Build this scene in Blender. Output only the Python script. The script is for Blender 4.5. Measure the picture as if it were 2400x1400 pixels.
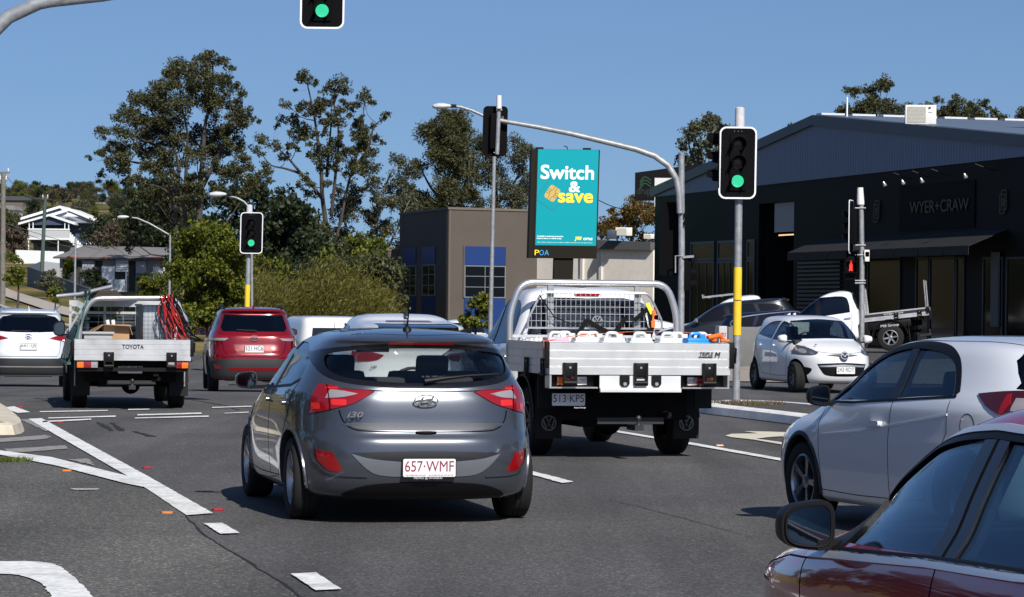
import bpy, bmesh, math, random
import numpy as np
from mathutils import Vector, Matrix

for o in list(bpy.data.objects):
    bpy.data.objects.remove(o)
scene = bpy.context.scene
COL = scene.collection
R = math.radians
PI = math.pi

# ------------------------------------------------------------------ camera
F = 6800.0                       # focal length in pixels of a 2400 px wide frame
CAM_Z = 1.66
cam_data = bpy.data.cameras.new('camera')
cam = bpy.data.objects.new('camera', cam_data)
COL.objects.link(cam)
cam_data.sensor_width = 36.0
cam_data.lens = 36.0 * F / 2400.0
cam_data.clip_start = 0.1
cam_data.clip_end = 6000.0
CAM_M = (Matrix.Translation((0, 0, CAM_Z)) @ Matrix.Rotation(R(90) + math.atan(20.0 / F), 4, 'X')
         @ Matrix.Rotation(0.010, 4, 'Z'))
cam.matrix_world = CAM_M
scene.camera = cam

# ------------------------------------------------------------------ sky, sun, exposure
SUN_DIR = Vector((0.45, -1.10, 1.02)).normalized()      # towards the sun: behind the camera, to the right
world = bpy.data.worlds.new('World')
scene.world = world
world.use_nodes = True
nt = world.node_tree
bg = nt.nodes['Background']
sky = nt.nodes.new('ShaderNodeTexSky')
sky.sky_type = 'NISHITA'
sky.sun_disc = False
sky.sun_elevation = math.asin(SUN_DIR.z)
sky.sun_rotation = math.atan2(SUN_DIR.x, SUN_DIR.y)
sky.altitude = 50
sky.air_density = 1.0
sky.dust_density = 1.0
sky.ozone_density = 3.5
# the lookup is lifted a little so the band above the horizon is the clear blue of a dry winter day
tcw = nt.nodes.new('ShaderNodeTexCoord'); adw = nt.nodes.new('ShaderNodeVectorMath'); adw.operation = 'ADD'
adw.inputs[1].default_value = (0, 0, 0.08)
nt.links.new(tcw.outputs['Generated'], adw.inputs[0]); nt.links.new(adw.outputs[0], sky.inputs['Vector'])
tint = nt.nodes.new('ShaderNodeMix'); tint.data_type = 'RGBA'; tint.blend_type = 'MULTIPLY'; tint.inputs[0].default_value = 1.0
tint.inputs[7].default_value = (0.84, 0.955, 1.13, 1)
nt.links.new(sky.outputs[0], tint.inputs[6]); nt.links.new(tint.outputs[2], bg.inputs[0])
bg.inputs[1].default_value = 0.076
sl = bpy.data.lights.new('sun', 'SUN')
sl.energy = 5.0
sl.angle = R(0.53)
sl.color = (1.0, 0.95, 0.87)
so = bpy.data.objects.new('sun', sl)
COL.objects.link(so)
so.rotation_euler = SUN_DIR.to_track_quat('Z', 'Y').to_euler()
so.location = (20, -40, 60)
scene.view_settings.view_transform = 'Standard'
scene.view_settings.look = 'None'
scene.view_settings.exposure = 0.14
scene.view_settings.gamma = 1.0

# ------------------------------------------------------------------ pixel -> world helpers (2400 x 1400 photo pixels)
def ray(px, py):
    v = Vector(((px - 1200.0) / F, (700.0 - py) / F, -1.0))
    d = CAM_M.to_3x3() @ v
    return d / d.y
def at(px, py, D):
    return Vector((0, 0, CAM_Z)) + ray(px, py) * D
def gr(px, py, z=0.0):
    d = ray(px, py)
    t = (z - CAM_Z) / d.z
    return Vector((0, 0, CAM_Z)) + d * t
def sstep(a, b, x):
    t = min(1.0, max(0.0, (x - a) / (b - a)))
    return t * t * (3 - 2 * t)
HY = [0, 108, 160, 200, 250, 300, 400, 700, 900, 4000]
HZ = [0, 0, 1.1, 2.3, 4.3, 6.1, 10.5, 27.5, 32, 32]
def height(x, y):
    dip = -0.45 * sstep(50, 78, y) * (1 - sstep(90, 115, y)) * (1 - sstep(-2.5, 3, x))
    k = 1 - sstep(-0.115, -0.082, x / max(y, 1.0))
    h = float(np.interp(y, HY, HZ)) * k if y > 108 else 0.0
    ramp = 0.43 * sstep(0.0, 3.6, (x - 6.6) + 0.12 * (y - 85)) * sstep(76, 82, y) * (1 - sstep(128, 140, y))
    return dip + h + ramp

# ------------------------------------------------------------------ object helpers
def tag(o, label=None, cat=None, group=None, kind=None):
    if label: o['label'] = label
    if cat: o['category'] = cat
    if group: o['group'] = group
    if kind: o['kind'] = kind
    return o
def empty(name, loc=(0, 0, 0), rz=0.0, label=None, cat=None, group=None):
    o = bpy.data.objects.new(name, None)
    o.empty_display_size = 0.2
    COL.objects.link(o)
    o.location = loc
    o.rotation_euler = (0, 0, rz)
    tag(o, label, cat, group)
    return o
def link(name, me, mats=None, parent=None):
    o = bpy.data.objects.new(name, me)
    COL.objects.link(o)
    if mats is not None:
        if not isinstance(mats, (list, tuple)): mats = [mats]
        ix = [0] * len(me.polygons); me.polygons.foreach_get('material_index', ix)
        me.materials.clear()
        for m in mats: me.materials.append(m)
        if len(mats) > 1: me.polygons.foreach_set('material_index', ix)
    if parent is not None: o.parent = parent
    return o
def copy_tree(o, parent=None):
    c = o.copy(); COL.objects.link(c)
    if parent is not None: c.parent = parent
    for ch in list(o.children): copy_tree(ch, c)
    return c

class MB:
    """collects simple solids and links them as one mesh object"""
    def __init__(s): s.v = []; s.f = []; s.m = []; s.sm = []
    def add(s, vs, fs, mi=0, smooth=False):
        n = len(s.v)
        s.v += [tuple(p) for p in vs]
        for f in fs:
            s.f.append(tuple(i + n for i in f)); s.m.append(mi); s.sm.append(smooth)
    def box(s, a, b, mi=0, M=None, bev=0.0):
        x0, y0, z0 = [min(p, q) for p, q in zip(a, b)]; x1, y1, z1 = [max(p, q) for p, q in zip(a, b)]
        if bev > 0:
            bm = bmesh.new()
            bmesh.ops.create_cube(bm, size=1.0)
            for v in bm.verts:
                v.co = Vector(((x0 + x1) / 2 + v.co.x * (x1 - x0), (y0 + y1) / 2 + v.co.y * (y1 - y0), (z0 + z1) / 2 + v.co.z * (z1 - z0)))
            bmesh.ops.bevel(bm, geom=bm.edges[:], offset=bev, segments=2, profile=0.6, affect='EDGES')
            bm.verts.index_update()
            vs = [v.co.copy() for v in bm.verts]; fs = [[v.index for v in f.verts] for f in bm.faces]
            bm.free()
        else:
            vs = [Vector(p) for p in ((x0,y0,z0),(x1,y0,z0),(x1,y1,z0),(x0,y1,z0),(x0,y0,z1),(x1,y0,z1),(x1,y1,z1),(x0,y1,z1))]
            fs = [(0,3,2,1),(4,5,6,7),(0,1,5,4),(1,2,6,5),(2,3,7,6),(3,0,4,7)]
        if M is not None: vs = [M @ p for p in vs]
        s.add(vs, fs, mi)
    def bar(s, p, q, w, h, mi=0, up=(0, 0, 1)):
        p = Vector(p); q = Vector(q); d = (q - p).normalized(); u = Vector(up)
        if abs(d.dot(u)) > 0.98: u = Vector((1, 0, 0))
        r = d.cross(u).normalized(); u = r.cross(d).normalized()
        vs = []
        for c in (p, q):
            for a, b in ((-1,-1),(1,-1),(1,1),(-1,1)): vs.append(c + r * (a * w / 2) + u * (b * h / 2))
        s.add(vs, [(0,1,2,3),(7,6,5,4),(4,5,1,0),(5,6,2,1),(6,7,3,2),(7,4,0,3)], mi)
    def tube(s, pts, r, n=10, mi=0, caps=True):
        pts = [Vector(p) for p in pts]
        rs = r if isinstance(r, (list, tuple)) else [r] * len(pts)
        ref = Vector((0.0, 0.0, 1.0))
        d0 = (pts[1] - pts[0]).normalized()
        if abs(d0.dot(ref)) > 0.9: ref = Vector((0, 1, 0))
        u = d0.cross(ref).normalized(); vs = []; fs = []
        for i, p in enumerate(pts):
            d = (pts[min(i + 1, len(pts) - 1)] - pts[max(i - 1, 0)]).normalized()
            u = (u - d * u.dot(d)).normalized(); w = d.cross(u)
            for k in range(n):
                a = 2 * PI * k / n
                vs.append(p + (u * math.cos(a) + w * math.sin(a)) * rs[i])
        for i in range(len(pts) - 1):
            for k in range(n):
                k2 = (k + 1) % n
                fs.append((i * n + k, i * n + k2, (i + 1) * n + k2, (i + 1) * n + k))
        s.add(vs, fs, mi, True)
        if caps:
            s.add(vs[:n], [tuple(range(n))[::-1]], mi); s.add(vs[-n:], [tuple(range(n))], mi)
    def lathe(s, prof, n=32, M=None, mi=0, smooth=True, close=False):
        """prof = (radius, height) pairs round local Z"""
        vs = []; fs = []
        for r_, h in prof:
            for k in range(n):
                a = 2 * PI * k / n; p = Vector((r_ * math.cos(a), r_ * math.sin(a), h))
                vs.append(M @ p if M is not None else p)
        m = len(prof)
        for i in range(m - 1 if not close else m):
            j = (i + 1) % m
            for k in range(n):
                k2 = (k + 1) % n
                fs.append((i * n + k, i * n + k2, j * n + k2, j * n + k))
        s.add(vs, fs, mi, smooth)
        if not close:
            if prof[0][0] > 1e-4: s.add(vs[:n], [tuple(range(n))[::-1]], mi)
            if prof[-1][0] > 1e-4: s.add(vs[-n:], [tuple(range(n))], mi)
    def prism(s, poly, d0, d1, M=None, mi=0):
        """poly in local XY, extruded along local Z from d0 to d1"""
        n = len(poly)
        vs = [Vector((p[0], p[1], d0)) for p in poly] + [Vector((p[0], p[1], d1)) for p in poly]
        if M is not None: vs = [M @ p for p in vs]
        fs = [tuple(range(n))[::-1], tuple(range(n, 2 * n))] + [(i, (i + 1) % n, (i + 1) % n + n, i + n) for i in range(n)]
        s.add(vs, fs, mi)
    def mesh(s, name):
        me = bpy.data.meshes.new(name)
        me.from_pydata(s.v, [], s.f)
        me.polygons.foreach_set('material_index', s.m)
        me.polygons.foreach_set('use_smooth', s.sm)
        me.update()
        return me
    def build(s, name, mats, parent=None, sharp=True):
        me = s.mesh(name)
        bm = bmesh.new(); bm.from_mesh(me); bmesh.ops.remove_doubles(bm, verts=bm.verts, dist=1e-5)
        bmesh.ops.recalc_face_normals(bm, faces=bm.faces); bm.to_mesh(me); bm.free()
        if sharp: me.set_sharp_from_angle(angle=R(40))
        return link(name, me, mats, parent)

# frames: M maps a panel's local XY (X right, Y up as read from outside) to 3-D, Z out of the panel
def frame(o, xdir, ydir):
    x = Vector(xdir).normalized(); y = Vector(ydir).normalized(); z = x.cross(y)
    M = Matrix(((x.x, y.x, z.x, o[0]), (x.y, y.y, z.y, o[1]), (x.z, y.z, z.z, o[2]), (0, 0, 0, 1)))
    return M
def rrect(w, h, r, n=5, cx=0.0, cy=0.0):
    pts = []
    for sx, sy, a0 in ((1, 1, 0), (-1, 1, 90), (-1, -1, 180), (1, -1, 270)):
        for k in range(n + 1):
            a = R(a0 + 90.0 * k / n)
            pts.append((cx + sx * (w / 2 - r) + r * math.cos(a), cy + sy * (h / 2 - r) + r * math.sin(a)))
    return pts
def ellipse(a, b, n=32, cx=0.0, cy=0.0):
    return [(cx + a * math.cos(2 * PI * k / n), cy + b * math.sin(2 * PI * k / n)) for k in range(n)]
def ring_into(mb, outer, inner, d0, d1, M=None, mi=0):
    n = len(outer)
    vs = [Vector((p[0], p[1], d)) for d in (d0, d1) for P in (outer, inner) for p in P]
    if M is not None: vs = [M @ p for p in vs]
    fs = []
    for i in range(n):
        j = (i + 1) % n
        fs += [(2*n + i, 2*n + j, 3*n + j, 3*n + i), (i, n + i, n + j, j), (i, j, 2*n + j, 2*n + i), (n + j, n + i, 3*n + i, 3*n + j)]
    mb.add(vs, fs, mi)

def text_mesh(txt, height, width=None, depth=0.004, bold=0.0, shear=0.0, spacing=1.0, align='CENTER'):
    """writing as a mesh lying in local XY, centred, cap height = height"""
    cu = bpy.data.curves.new('lettering', 'FONT')
    cu.body = txt; cu.size = 1.0; cu.extrude = 0.01; cu.shear = shear; cu.space_character = spacing
    cu.align_x = 'LEFT'; cu.resolution_u = 4
    ob = bpy.data.objects.new('lettering', cu)
    COL.objects.link(ob)
    dg = bpy.context.evaluated_depsgraph_get()
    me = bpy.data.meshes.new_from_object(ob.evaluated_get(dg))
    bpy.data.objects.remove(ob); bpy.data.curves.remove(cu)
    n = len(me.vertices)
    co = np.empty(n * 3); me.vertices.foreach_get('co', co); co = co.reshape(-1, 3)
    x0, x1 = co[:, 0].min(), co[:, 0].max(); y0, y1 = co[:, 1].min(), co[:, 1].max()
    sc = height / (y1 - y0) if '\n' not in txt else height / 0.72
    sx = sc if width is None else width / (x1 - x0)
    co[:, 0] = (co[:, 0] - (x0 + x1) / 2) * sx
    co[:, 1] = (co[:, 1] - (y0 + y1) / 2) * sc
    z = co[:, 2]; co[:, 2] = np.where(z > 0, depth, 0.0)
    if align == 'LEFT': co[:, 0] += (x1 - x0) * sx / 2
    me.vertices.foreach_set('co', co.ravel()); me.update()
    if bold:
        # heavier strokes: four shifted copies, each a hair further out
        bm = bmesh.new()
        for i, (dx, dy) in enumerate(((-1, -1), (1, -1), (-1, 1), (1, 1))):
            m2 = me.copy(); m2.transform(Matrix.Translation((dx * bold * sx, dy * bold * sc, i * 0.0006))); bm.from_mesh(m2); bpy.data.meshes.remove(m2)
        bm.to_mesh(me); bm.free()
    return me
def text(name, txt, height, M, mat, parent=None, **k):
    me = text_mesh(txt, height, **k)
    me.transform(M)
    return link(name, me, mat, parent)

# ------------------------------------------------------------------ materials
MATS = {}
def pbr(name, col, rough=0.6, metal=0.0, coat=0.0, spec=0.5, var=0.0, vscale=6.0, bump=0.0, bscale=40.0,
        emit=None, estr=0.0, flake=0.0, dirt=0.0, coatr=0.03):
    if name in MATS: return MATS[name]
    m = bpy.data.materials.new(name); m.use_nodes = True
    t = m.node_tree; b = t.nodes['Principled BSDF']
    b.inputs['Base Color'].default_value = (*col, 1)
    b.inputs['Roughness'].default_value = rough
    b.inputs['Metallic'].default_value = metal
    b.inputs['Specular IOR Level'].default_value = spec
    b.inputs['Coat Weight'].default_value = coat
    b.inputs['Coat Roughness'].default_value = coatr
    tc = None
    if var or bump or flake or dirt:
        tc = t.nodes.new('ShaderNodeTexCoord')
    last = None
    if var:
        n = t.nodes.new('ShaderNodeTexNoise'); n.inputs['Scale'].default_value = vscale; n.inputs['Detail'].default_value = 6
        t.links.new(tc.outputs['Object'], n.inputs['Vector'])
        mr = t.nodes.new('ShaderNodeMapRange')
        mr.inputs['From Min'].default_value = 0.3; mr.inputs['From Max'].default_value = 0.7
        mr.inputs['To Min'].default_value = 1 - var; mr.inputs['To Max'].default_value = 1 + var
        t.links.new(n.outputs['Fac'], mr.inputs['Value'])
        mx = t.nodes.new('ShaderNodeMix'); mx.data_type = 'RGBA'; mx.blend_type = 'MULTIPLY'; mx.inputs[0].default_value = 1
        mx.inputs[6].default_value = (*col, 1)
        t.links.new(mr.outputs[0], mx.inputs[7])
        last = mx.outputs[2]
    if dirt:
        n = t.nodes.new('ShaderNodeTexNoise'); n.inputs['Scale'].default_value = 3.0; n.inputs['Detail'].default_value = 8
        t.links.new(tc.outputs['Object'], n.inputs['Vector'])
        cr = t.nodes.new('ShaderNodeMapRange'); cr.inputs['From Min'].default_value = 0.45; cr.inputs['From Max'].default_value = 0.75
        cr.inputs['To Max'].default_value = dirt
        t.links.new(n.outputs['Fac'], cr.inputs['Value'])
        mx = t.nodes.new('ShaderNodeMix'); mx.data_type = 'RGBA'
        t.links.new(cr.outputs[0], mx.inputs[0])
        if last is not None: t.links.new(last, mx.inputs[6])
        else: mx.inputs[6].default_value = (*col, 1)
        mx.inputs[7].default_value = (0.12, 0.10, 0.08, 1)
        last = mx.outputs[2]
    if last is not None: t.links.new(last, b.inputs['Base Color'])
    if flake:
        v = t.nodes.new('ShaderNodeTexVoronoi'); v.inputs['Scale'].default_value = 900
        t.links.new(tc.outputs['Object'], v.inputs['Vector'])
        bp = t.nodes.new('ShaderNodeBump'); bp.inputs['Strength'].default_value = flake; bp.inputs['Distance'].default_value = 0.001
        t.links.new(v.outputs['Distance'], bp.inputs['Height']); t.links.new(bp.outputs[0], b.inputs['Normal'])
    if bump:
        n = t.nodes.new('ShaderNodeTexNoise'); n.inputs['Scale'].default_value = bscale; n.inputs['Detail'].default_value = 4
        t.links.new(tc.outputs['Object'], n.inputs['Vector'])
        bp = t.nodes.new('ShaderNodeBump'); bp.inputs['Strength'].default_value = bump; bp.inputs['Distance'].default_value = 0.02
        t.links.new(n.outputs['Fac'], bp.inputs['Height']); t.links.new(bp.outputs[0], b.inputs['Normal'])
    if emit is not None:
        b.inputs['Emission Color'].default_value = (*emit, 1); b.inputs['Emission Strength'].default_value = estr
    MATS[name] = m
    return m
def glass(name, tint, rough=0.0, spec=1.45, solid=0.0):
    """thin window glass: tinted see-through with a mirror reflection by angle"""
    if name in MATS: return MATS[name]
    m = bpy.data.materials.new(name); m.use_nodes = True
    t = m.node_tree; t.nodes.clear()
    out = t.nodes.new('ShaderNodeOutputMaterial')
    tr = t.nodes.new('ShaderNodeBsdfTransparent'); tr.inputs[0].default_value = (*tint, 1)
    gl = t.nodes.new('ShaderNodeBsdfGlossy'); gl.inputs['Roughness'].default_value = rough; gl.inputs[0].default_value = (0.9, 0.95, 1, 1)
    lw = t.nodes.new('ShaderNodeLayerWeight'); lw.inputs[0].default_value = 0.5
    pw = t.nodes.new('ShaderNodeMath'); pw.operation = 'POWER'; pw.inputs[1].default_value = 5.0
    t.links.new(lw.outputs['Facing'], pw.inputs[0])
    fr = t.nodes.new('ShaderNodeMath'); fr.operation = 'MULTIPLY_ADD'; fr.inputs[1].default_value = 0.9; fr.inputs[2].default_value = spec - 1.38
    t.links.new(pw.outputs[0], fr.inputs[0])
    mx = t.nodes.new('ShaderNodeMixShader')
    t.links.new(fr.outputs[0], mx.inputs[0]); t.links.new(tr.outputs[0], mx.inputs[1]); t.links.new(gl.outputs[0], mx.inputs[2])
    t.links.new(mx.outputs[0], out.inputs[0])
    MATS[name] = m
    return m

def leaf_mat(name, c0, c1, c2):
    if name in MATS: return MATS[name]
    m = bpy.data.materials.new(name); m.use_nodes = True
    t = m.node_tree; b = t.nodes['Principled BSDF']
    g = t.nodes.new('ShaderNodeNewGeometry')
    cr = t.nodes.new('ShaderNodeValToRGB')
    e = cr.color_ramp.elements
    e[0].position = 0.0; e[0].color = (*c0, 1); e[1].position = 1.0; e[1].color = (*c2, 1)
    k = e.new(0.55); k.color = (*c1, 1)
    t.links.new(g.outputs['Random Per Island'], cr.inputs[0])
    t.links.new(cr.outputs[0], b.inputs['Base Color'])
    b.inputs['Roughness'].default_value = 0.55
    b.inputs['Specular IOR Level'].default_value = 0.35
    trn = t.nodes.new('ShaderNodeBsdfTranslucent')
    t.links.new(cr.outputs[0], trn.inputs[0])
    mx = t.nodes.new('ShaderNodeMixShader'); mx.inputs[0].default_value = 0.25
    out = t.nodes['Material Output']
    t.links.new(b.outputs[0], mx.inputs[1]); t.links.new(trn.outputs[0], mx.inputs[2]); t.links.new(mx.outputs[0], out.inputs[0])
    MATS[name] = m
    return m

def asphalt(name, c, tint=(1, 1, 1), fleck=0.5):
    if name in MATS: return MATS[name]
    m = bpy.data.materials.new(name); m.use_nodes = True
    t = m.node_tree; b = t.nodes['Principled BSDF']
    tc = t.nodes.new('ShaderNodeTexCoord')
    def noise(scale, det=2):
        n = t.nodes.new('ShaderNodeTexNoise'); n.inputs['Scale'].default_value = scale; n.inputs['Detail'].default_value = det
        t.links.new(tc.outputs['Object'], n.inputs['Vector']); return n
    v = t.nodes.new('ShaderNodeTexVoronoi'); v.inputs['Scale'].default_value = 62.0
    t.links.new(tc.outputs['Object'], v.inputs['Vector'])
    sep = t.nodes.new('ShaderNodeSeparateColor'); t.links.new(v.outputs['Color'], sep.inputs[0])
    r1 = t.nodes.new('ShaderNodeValToRGB')       # stones: mostly dark, a few pale
    e = r1.color_ramp.elements
    e[0].position = 0.0; e[0].color = (c * 0.66, c * 0.66, c * 0.67, 1)
    e[1].position = 1.0; e[1].color = (c * (1.6 + fleck), c * (1.6 + fleck), c * (1.55 + fleck), 1)
    k = e.new(0.6); k.color = (c, c, c * 1.01, 1)
    k = e.new(0.88); k.color = (c * 1.35, c * 1.33, c * 1.3, 1)
    t.links.new(sep.outputs[0], r1.inputs[0])
    big = noise(0.35, 5)
    mr = t.nodes.new('ShaderNodeMapRange'); mr.inputs['From Min'].default_value = 0.3; mr.inputs['From Max'].default_value = 0.7
    mr.inputs['To Min'].default_value = 0.84; mr.inputs['To Max'].default_value = 1.16
    t.links.new(big.outputs['Fac'], mr.inputs['Value'])
    # long wear streaks along the lanes
    mp = t.nodes.new('ShaderNodeMapping'); mp.inputs['Rotation'].default_value = (0, 0, R(-12.7)); mp.inputs['Scale'].default_value = (1.1, 0.06, 1)
    t.links.new(tc.outputs['Object'], mp.inputs['Vector'])
    st = t.nodes.new('ShaderNodeTexNoise'); st.inputs['Scale'].default_value = 1.0; st.inputs['Detail'].default_value = 3
    t.links.new(mp.outputs[0], st.inputs['Vector'])
    mr2 = t.nodes.new('ShaderNodeMapRange'); mr2.inputs['From Min'].default_value = 0.35; mr2.inputs['From Max'].default_value = 0.65
    mr2.inputs['To Min'].default_value = 0.76; mr2.inputs['To Max'].default_value = 1.16
    t.links.new(st.outputs['Fac'], mr2.inputs['Value'])
    mu = t.nodes.new('ShaderNodeMath'); mu.operation = 'MULTIPLY'
    t.links.new(mr.outputs[0], mu.inputs[0]); t.links.new(mr2.outputs[0], mu.inputs[1])
    mx = t.nodes.new('ShaderNodeMix'); mx.data_type = 'RGBA'; mx.blend_type = 'MULTIPLY'; mx.inputs[0].default_value = 1
    t.links.new(r1.outputs[0], mx.inputs[6]); t.links.new(mu.outputs[0], mx.inputs[7])
    mx2 = t.nodes.new('ShaderNodeMix'); mx2.data_type = 'RGBA'; mx2.blend_type = 'MULTIPLY'; mx2.inputs[0].default_value = 1
    t.links.new(mx.outputs[2], mx2.inputs[6]); mx2.inputs[7].default_value = (*tint, 1)
    t.links.new(mx2.outputs[2], b.inputs['Base Color'])
    b.inputs['Roughness'].default_value = 0.88
    b.inputs['Specular IOR Level'].default_value = 0.3
    bp = t.nodes.new('ShaderNodeBump'); bp.inputs['Strength'].default_value = 0.5; bp.inputs['Distance'].default_value = 0.006
    t.links.new(v.outputs['Distance'], bp.inputs['Height']); t.links.new(bp.outputs[0], b.inputs['Normal'])
    MATS[name] = m
    return m

M_black = pbr('black_plastic', (0.005, 0.005, 0.006), 0.5, spec=0.22)
M_matt = pbr('matt_black', (0.006, 0.006, 0.006), 0.9, spec=0.2)
M_rubber = pbr('rubber', (0.014, 0.014, 0.014), 0.85, spec=0.3)
M_chrome = pbr('chrome', (0.72, 0.73, 0.75), 0.24, 0.9)
M_alu = pbr('brushed_aluminium', (0.62, 0.62, 0.63), 0.32, 0.75, var=0.10, vscale=5)
M_galv = pbr('galvanised_steel', (0.30, 0.315, 0.33), 0.5, 0.35, var=0.22, vscale=9)
M_white = pbr('white_paint', (0.75, 0.76, 0.77), 0.35, coat=0.4)
M_line = pbr('road_marking_paint', (0.70, 0.71, 0.70), 0.75, var=0.20, vscale=22, dirt=0.42)
M_oldline = pbr('worn_road_marking', (0.24, 0.23, 0.22), 0.85, var=0.25, vscale=9)
M_cream = pbr('cream_marking', (0.62, 0.57, 0.45), 0.75, var=0.08, vscale=7, dirt=0.2)
M_yellow = pbr('yellow_band', (0.85, 0.55, 0.03), 0.45, var=0.06)
M_plate = pbr('plate_white', (0.72, 0.72, 0.74), 0.4)
M_maroon = pbr('plate_maroon', (0.22, 0.015, 0.04), 0.5)
M_char = pbr('plate_black', (0.02, 0.02, 0.025), 0.5)
M_glass = glass('clear_glass', (0.52, 0.58, 0.58))
M_gclear = glass('light_glass', (0.94, 0.96, 0.955), spec=1.41)
M_gdark = glass('tinted_glass', (0.12, 0.14, 0.155))
M_gblue = glass('deep_tinted_glass', (0.30, 0.36, 0.42))
M_frit = pbr('glass_border', (0.008, 0.008, 0.010), 0.08, spec=0.5)
M_red = pbr('red_lens', (0.24, 0.004, 0.006), 0.10, coat=0.8)
M_lens = pbr('clear_lens', (0.42, 0.38, 0.39), 0.15, 0.4, coat=1.0)
M_amber = pbr('amber_lens', (0.75, 0.16, 0.01), 0.15, coat=0.8)
M_seat = pbr('seat_fabric', (0.028, 0.028, 0.032), 0.9)
M_dkgap = pbr('shut_line', (0.003, 0.003, 0.003), 0.95, spec=0.1)

# ------------------------------------------------------------------ car bodies
def pchip(xs, ys, xq):
    xs = np.asarray(xs, float); ys = np.asarray(ys, float)
    h = np.diff(xs); d = np.diff(ys) / h
    m = np.zeros(len(xs)); m[0] = d[0]; m[-1] = d[-1]
    for i in range(1, len(xs) - 1):
        if d[i-1] * d[i] > 0:
            w1 = 2*h[i] + h[i-1]; w2 = h[i] + 2*h[i-1]
            m[i] = (w1 + w2) / (w1 / d[i-1] + w2 / d[i])
    idx = np.clip(np.searchsorted(xs, xq) - 1, 0, len(h) - 1)
    t = (xq - xs[idx]) / h[idx]; t2 = t*t; t3 = t2*t
    return (2*t3-3*t2+1)*ys[idx] + (t3-2*t2+t)*h[idx]*m[idx] + (-2*t3+3*t2)*ys[idx+1] + (t3-t2)*h[idx]*m[idx+1]

_tmp_scene_objs = []
def boolean(meA, meB, op='DIFFERENCE'):
    a = bpy.data.objects.new('a', meA); b = bpy.data.objects.new('b', meB)
    COL.objects.link(a); COL.objects.link(b)
    while len(meA.materials) < 2: meA.materials.append(None)
    while len(meB.materials) < 2: meB.materials.append(None)
    res = None
    for solver in ('MANIFOLD', 'EXACT'):
        md = a.modifiers.new('b', 'BOOLEAN'); md.object = b; md.operation = op
        try: md.solver = solver
        except Exception: a.modifiers.clear(); continue
        try: md.material_mode = 'INDEX'
        except Exception: pass
        dg = bpy.context.evaluated_depsgraph_get(); dg.update()
        res = bpy.data.meshes.new_from_object(a.evaluated_get(dg))
        a.modifiers.clear()
        bad = (len(res.polygons) == 0) or (op == 'DIFFERENCE' and len(res.polygons) == len(meA.polygons) and len(res.vertices) == len(meA.vertices))
        if not bad: break
    bpy.data.objects.remove(a); bpy.data.objects.remove(b)
    return res
def mb_mesh(mb, mi=1):
    me = mb.mesh('cut')
    bm = bmesh.new(); bm.from_mesh(me); bmesh.ops.remove_doubles(bm, verts=bm.verts, dist=1e-6)
    bmesh.ops.recalc_face_normals(bm, faces=bm.faces)
    for f in bm.faces: f.material_index = mi; f.smooth = False
    bm.to_mesh(me); bm.free()
    return me
VIEW = {  # local XY of the outline -> car axes
    'rear': Matrix(((1,0,0,0),(0,0,1,0),(0,1,0,0),(0,0,0,1))),     # (x, z), depth = y
    'side': Matrix(((0,0,1,0),(1,0,0,0),(0,1,0,0),(0,0,0,1))),     # (y, z), depth = x
    'top':  Matrix.Identity(4),                                    # (x, y), depth = z
}
def cutter(poly, view, d0, d1, mi=1):
    mb = MB(); mb.prism(poly, d0, d1, VIEW[view]); return mb_mesh(mb, mi)
def stripe(pts, w):
    pts = [Vector(p) for p in pts]; L = []; Rr = []
    for i, p in enumerate(pts):
        d = (pts[min(i+1, len(pts)-1)] - pts[max(i-1, 0)]).normalized(); n = Vector((-d.y, d.x))
        L.append(p + n * w / 2); Rr.append(p - n * w / 2)
    return [tuple(p) for p in L + Rr[::-1]]
def smooth_poly(pts, n=4, closed=True):
    """rounds an outline with a Catmull-Rom curve; points given as (x, y, 's') stay sharp"""
    out = []; N = len(pts)
    P = [Vector(p[:2]) for p in pts]
    for i in range(N if closed else N - 1):
        p1, p2 = P[i], P[(i+1) % N]
        p0 = P[i-1] if (closed or i > 0) else p1
        p3 = P[(i+2) % N] if (closed or i + 2 < N) else p2
        if len(pts[i]) > 2: p0 = p1 - (p2 - p1) * 0.3
        if len(pts[(i+1) % N]) > 2: p3 = p2 + (p2 - p1) * 0.3
        for k in range(n):
            t = k / n
            out.append(tuple(0.5 * ((2*p1) + (-p0+p2)*t + (2*p0-5*p1+4*p2-p3)*t*t + (-p0+3*p1-3*p2+p3)*t**3)))
    if not closed: out.append(tuple(P[-1]))
    return out

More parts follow.
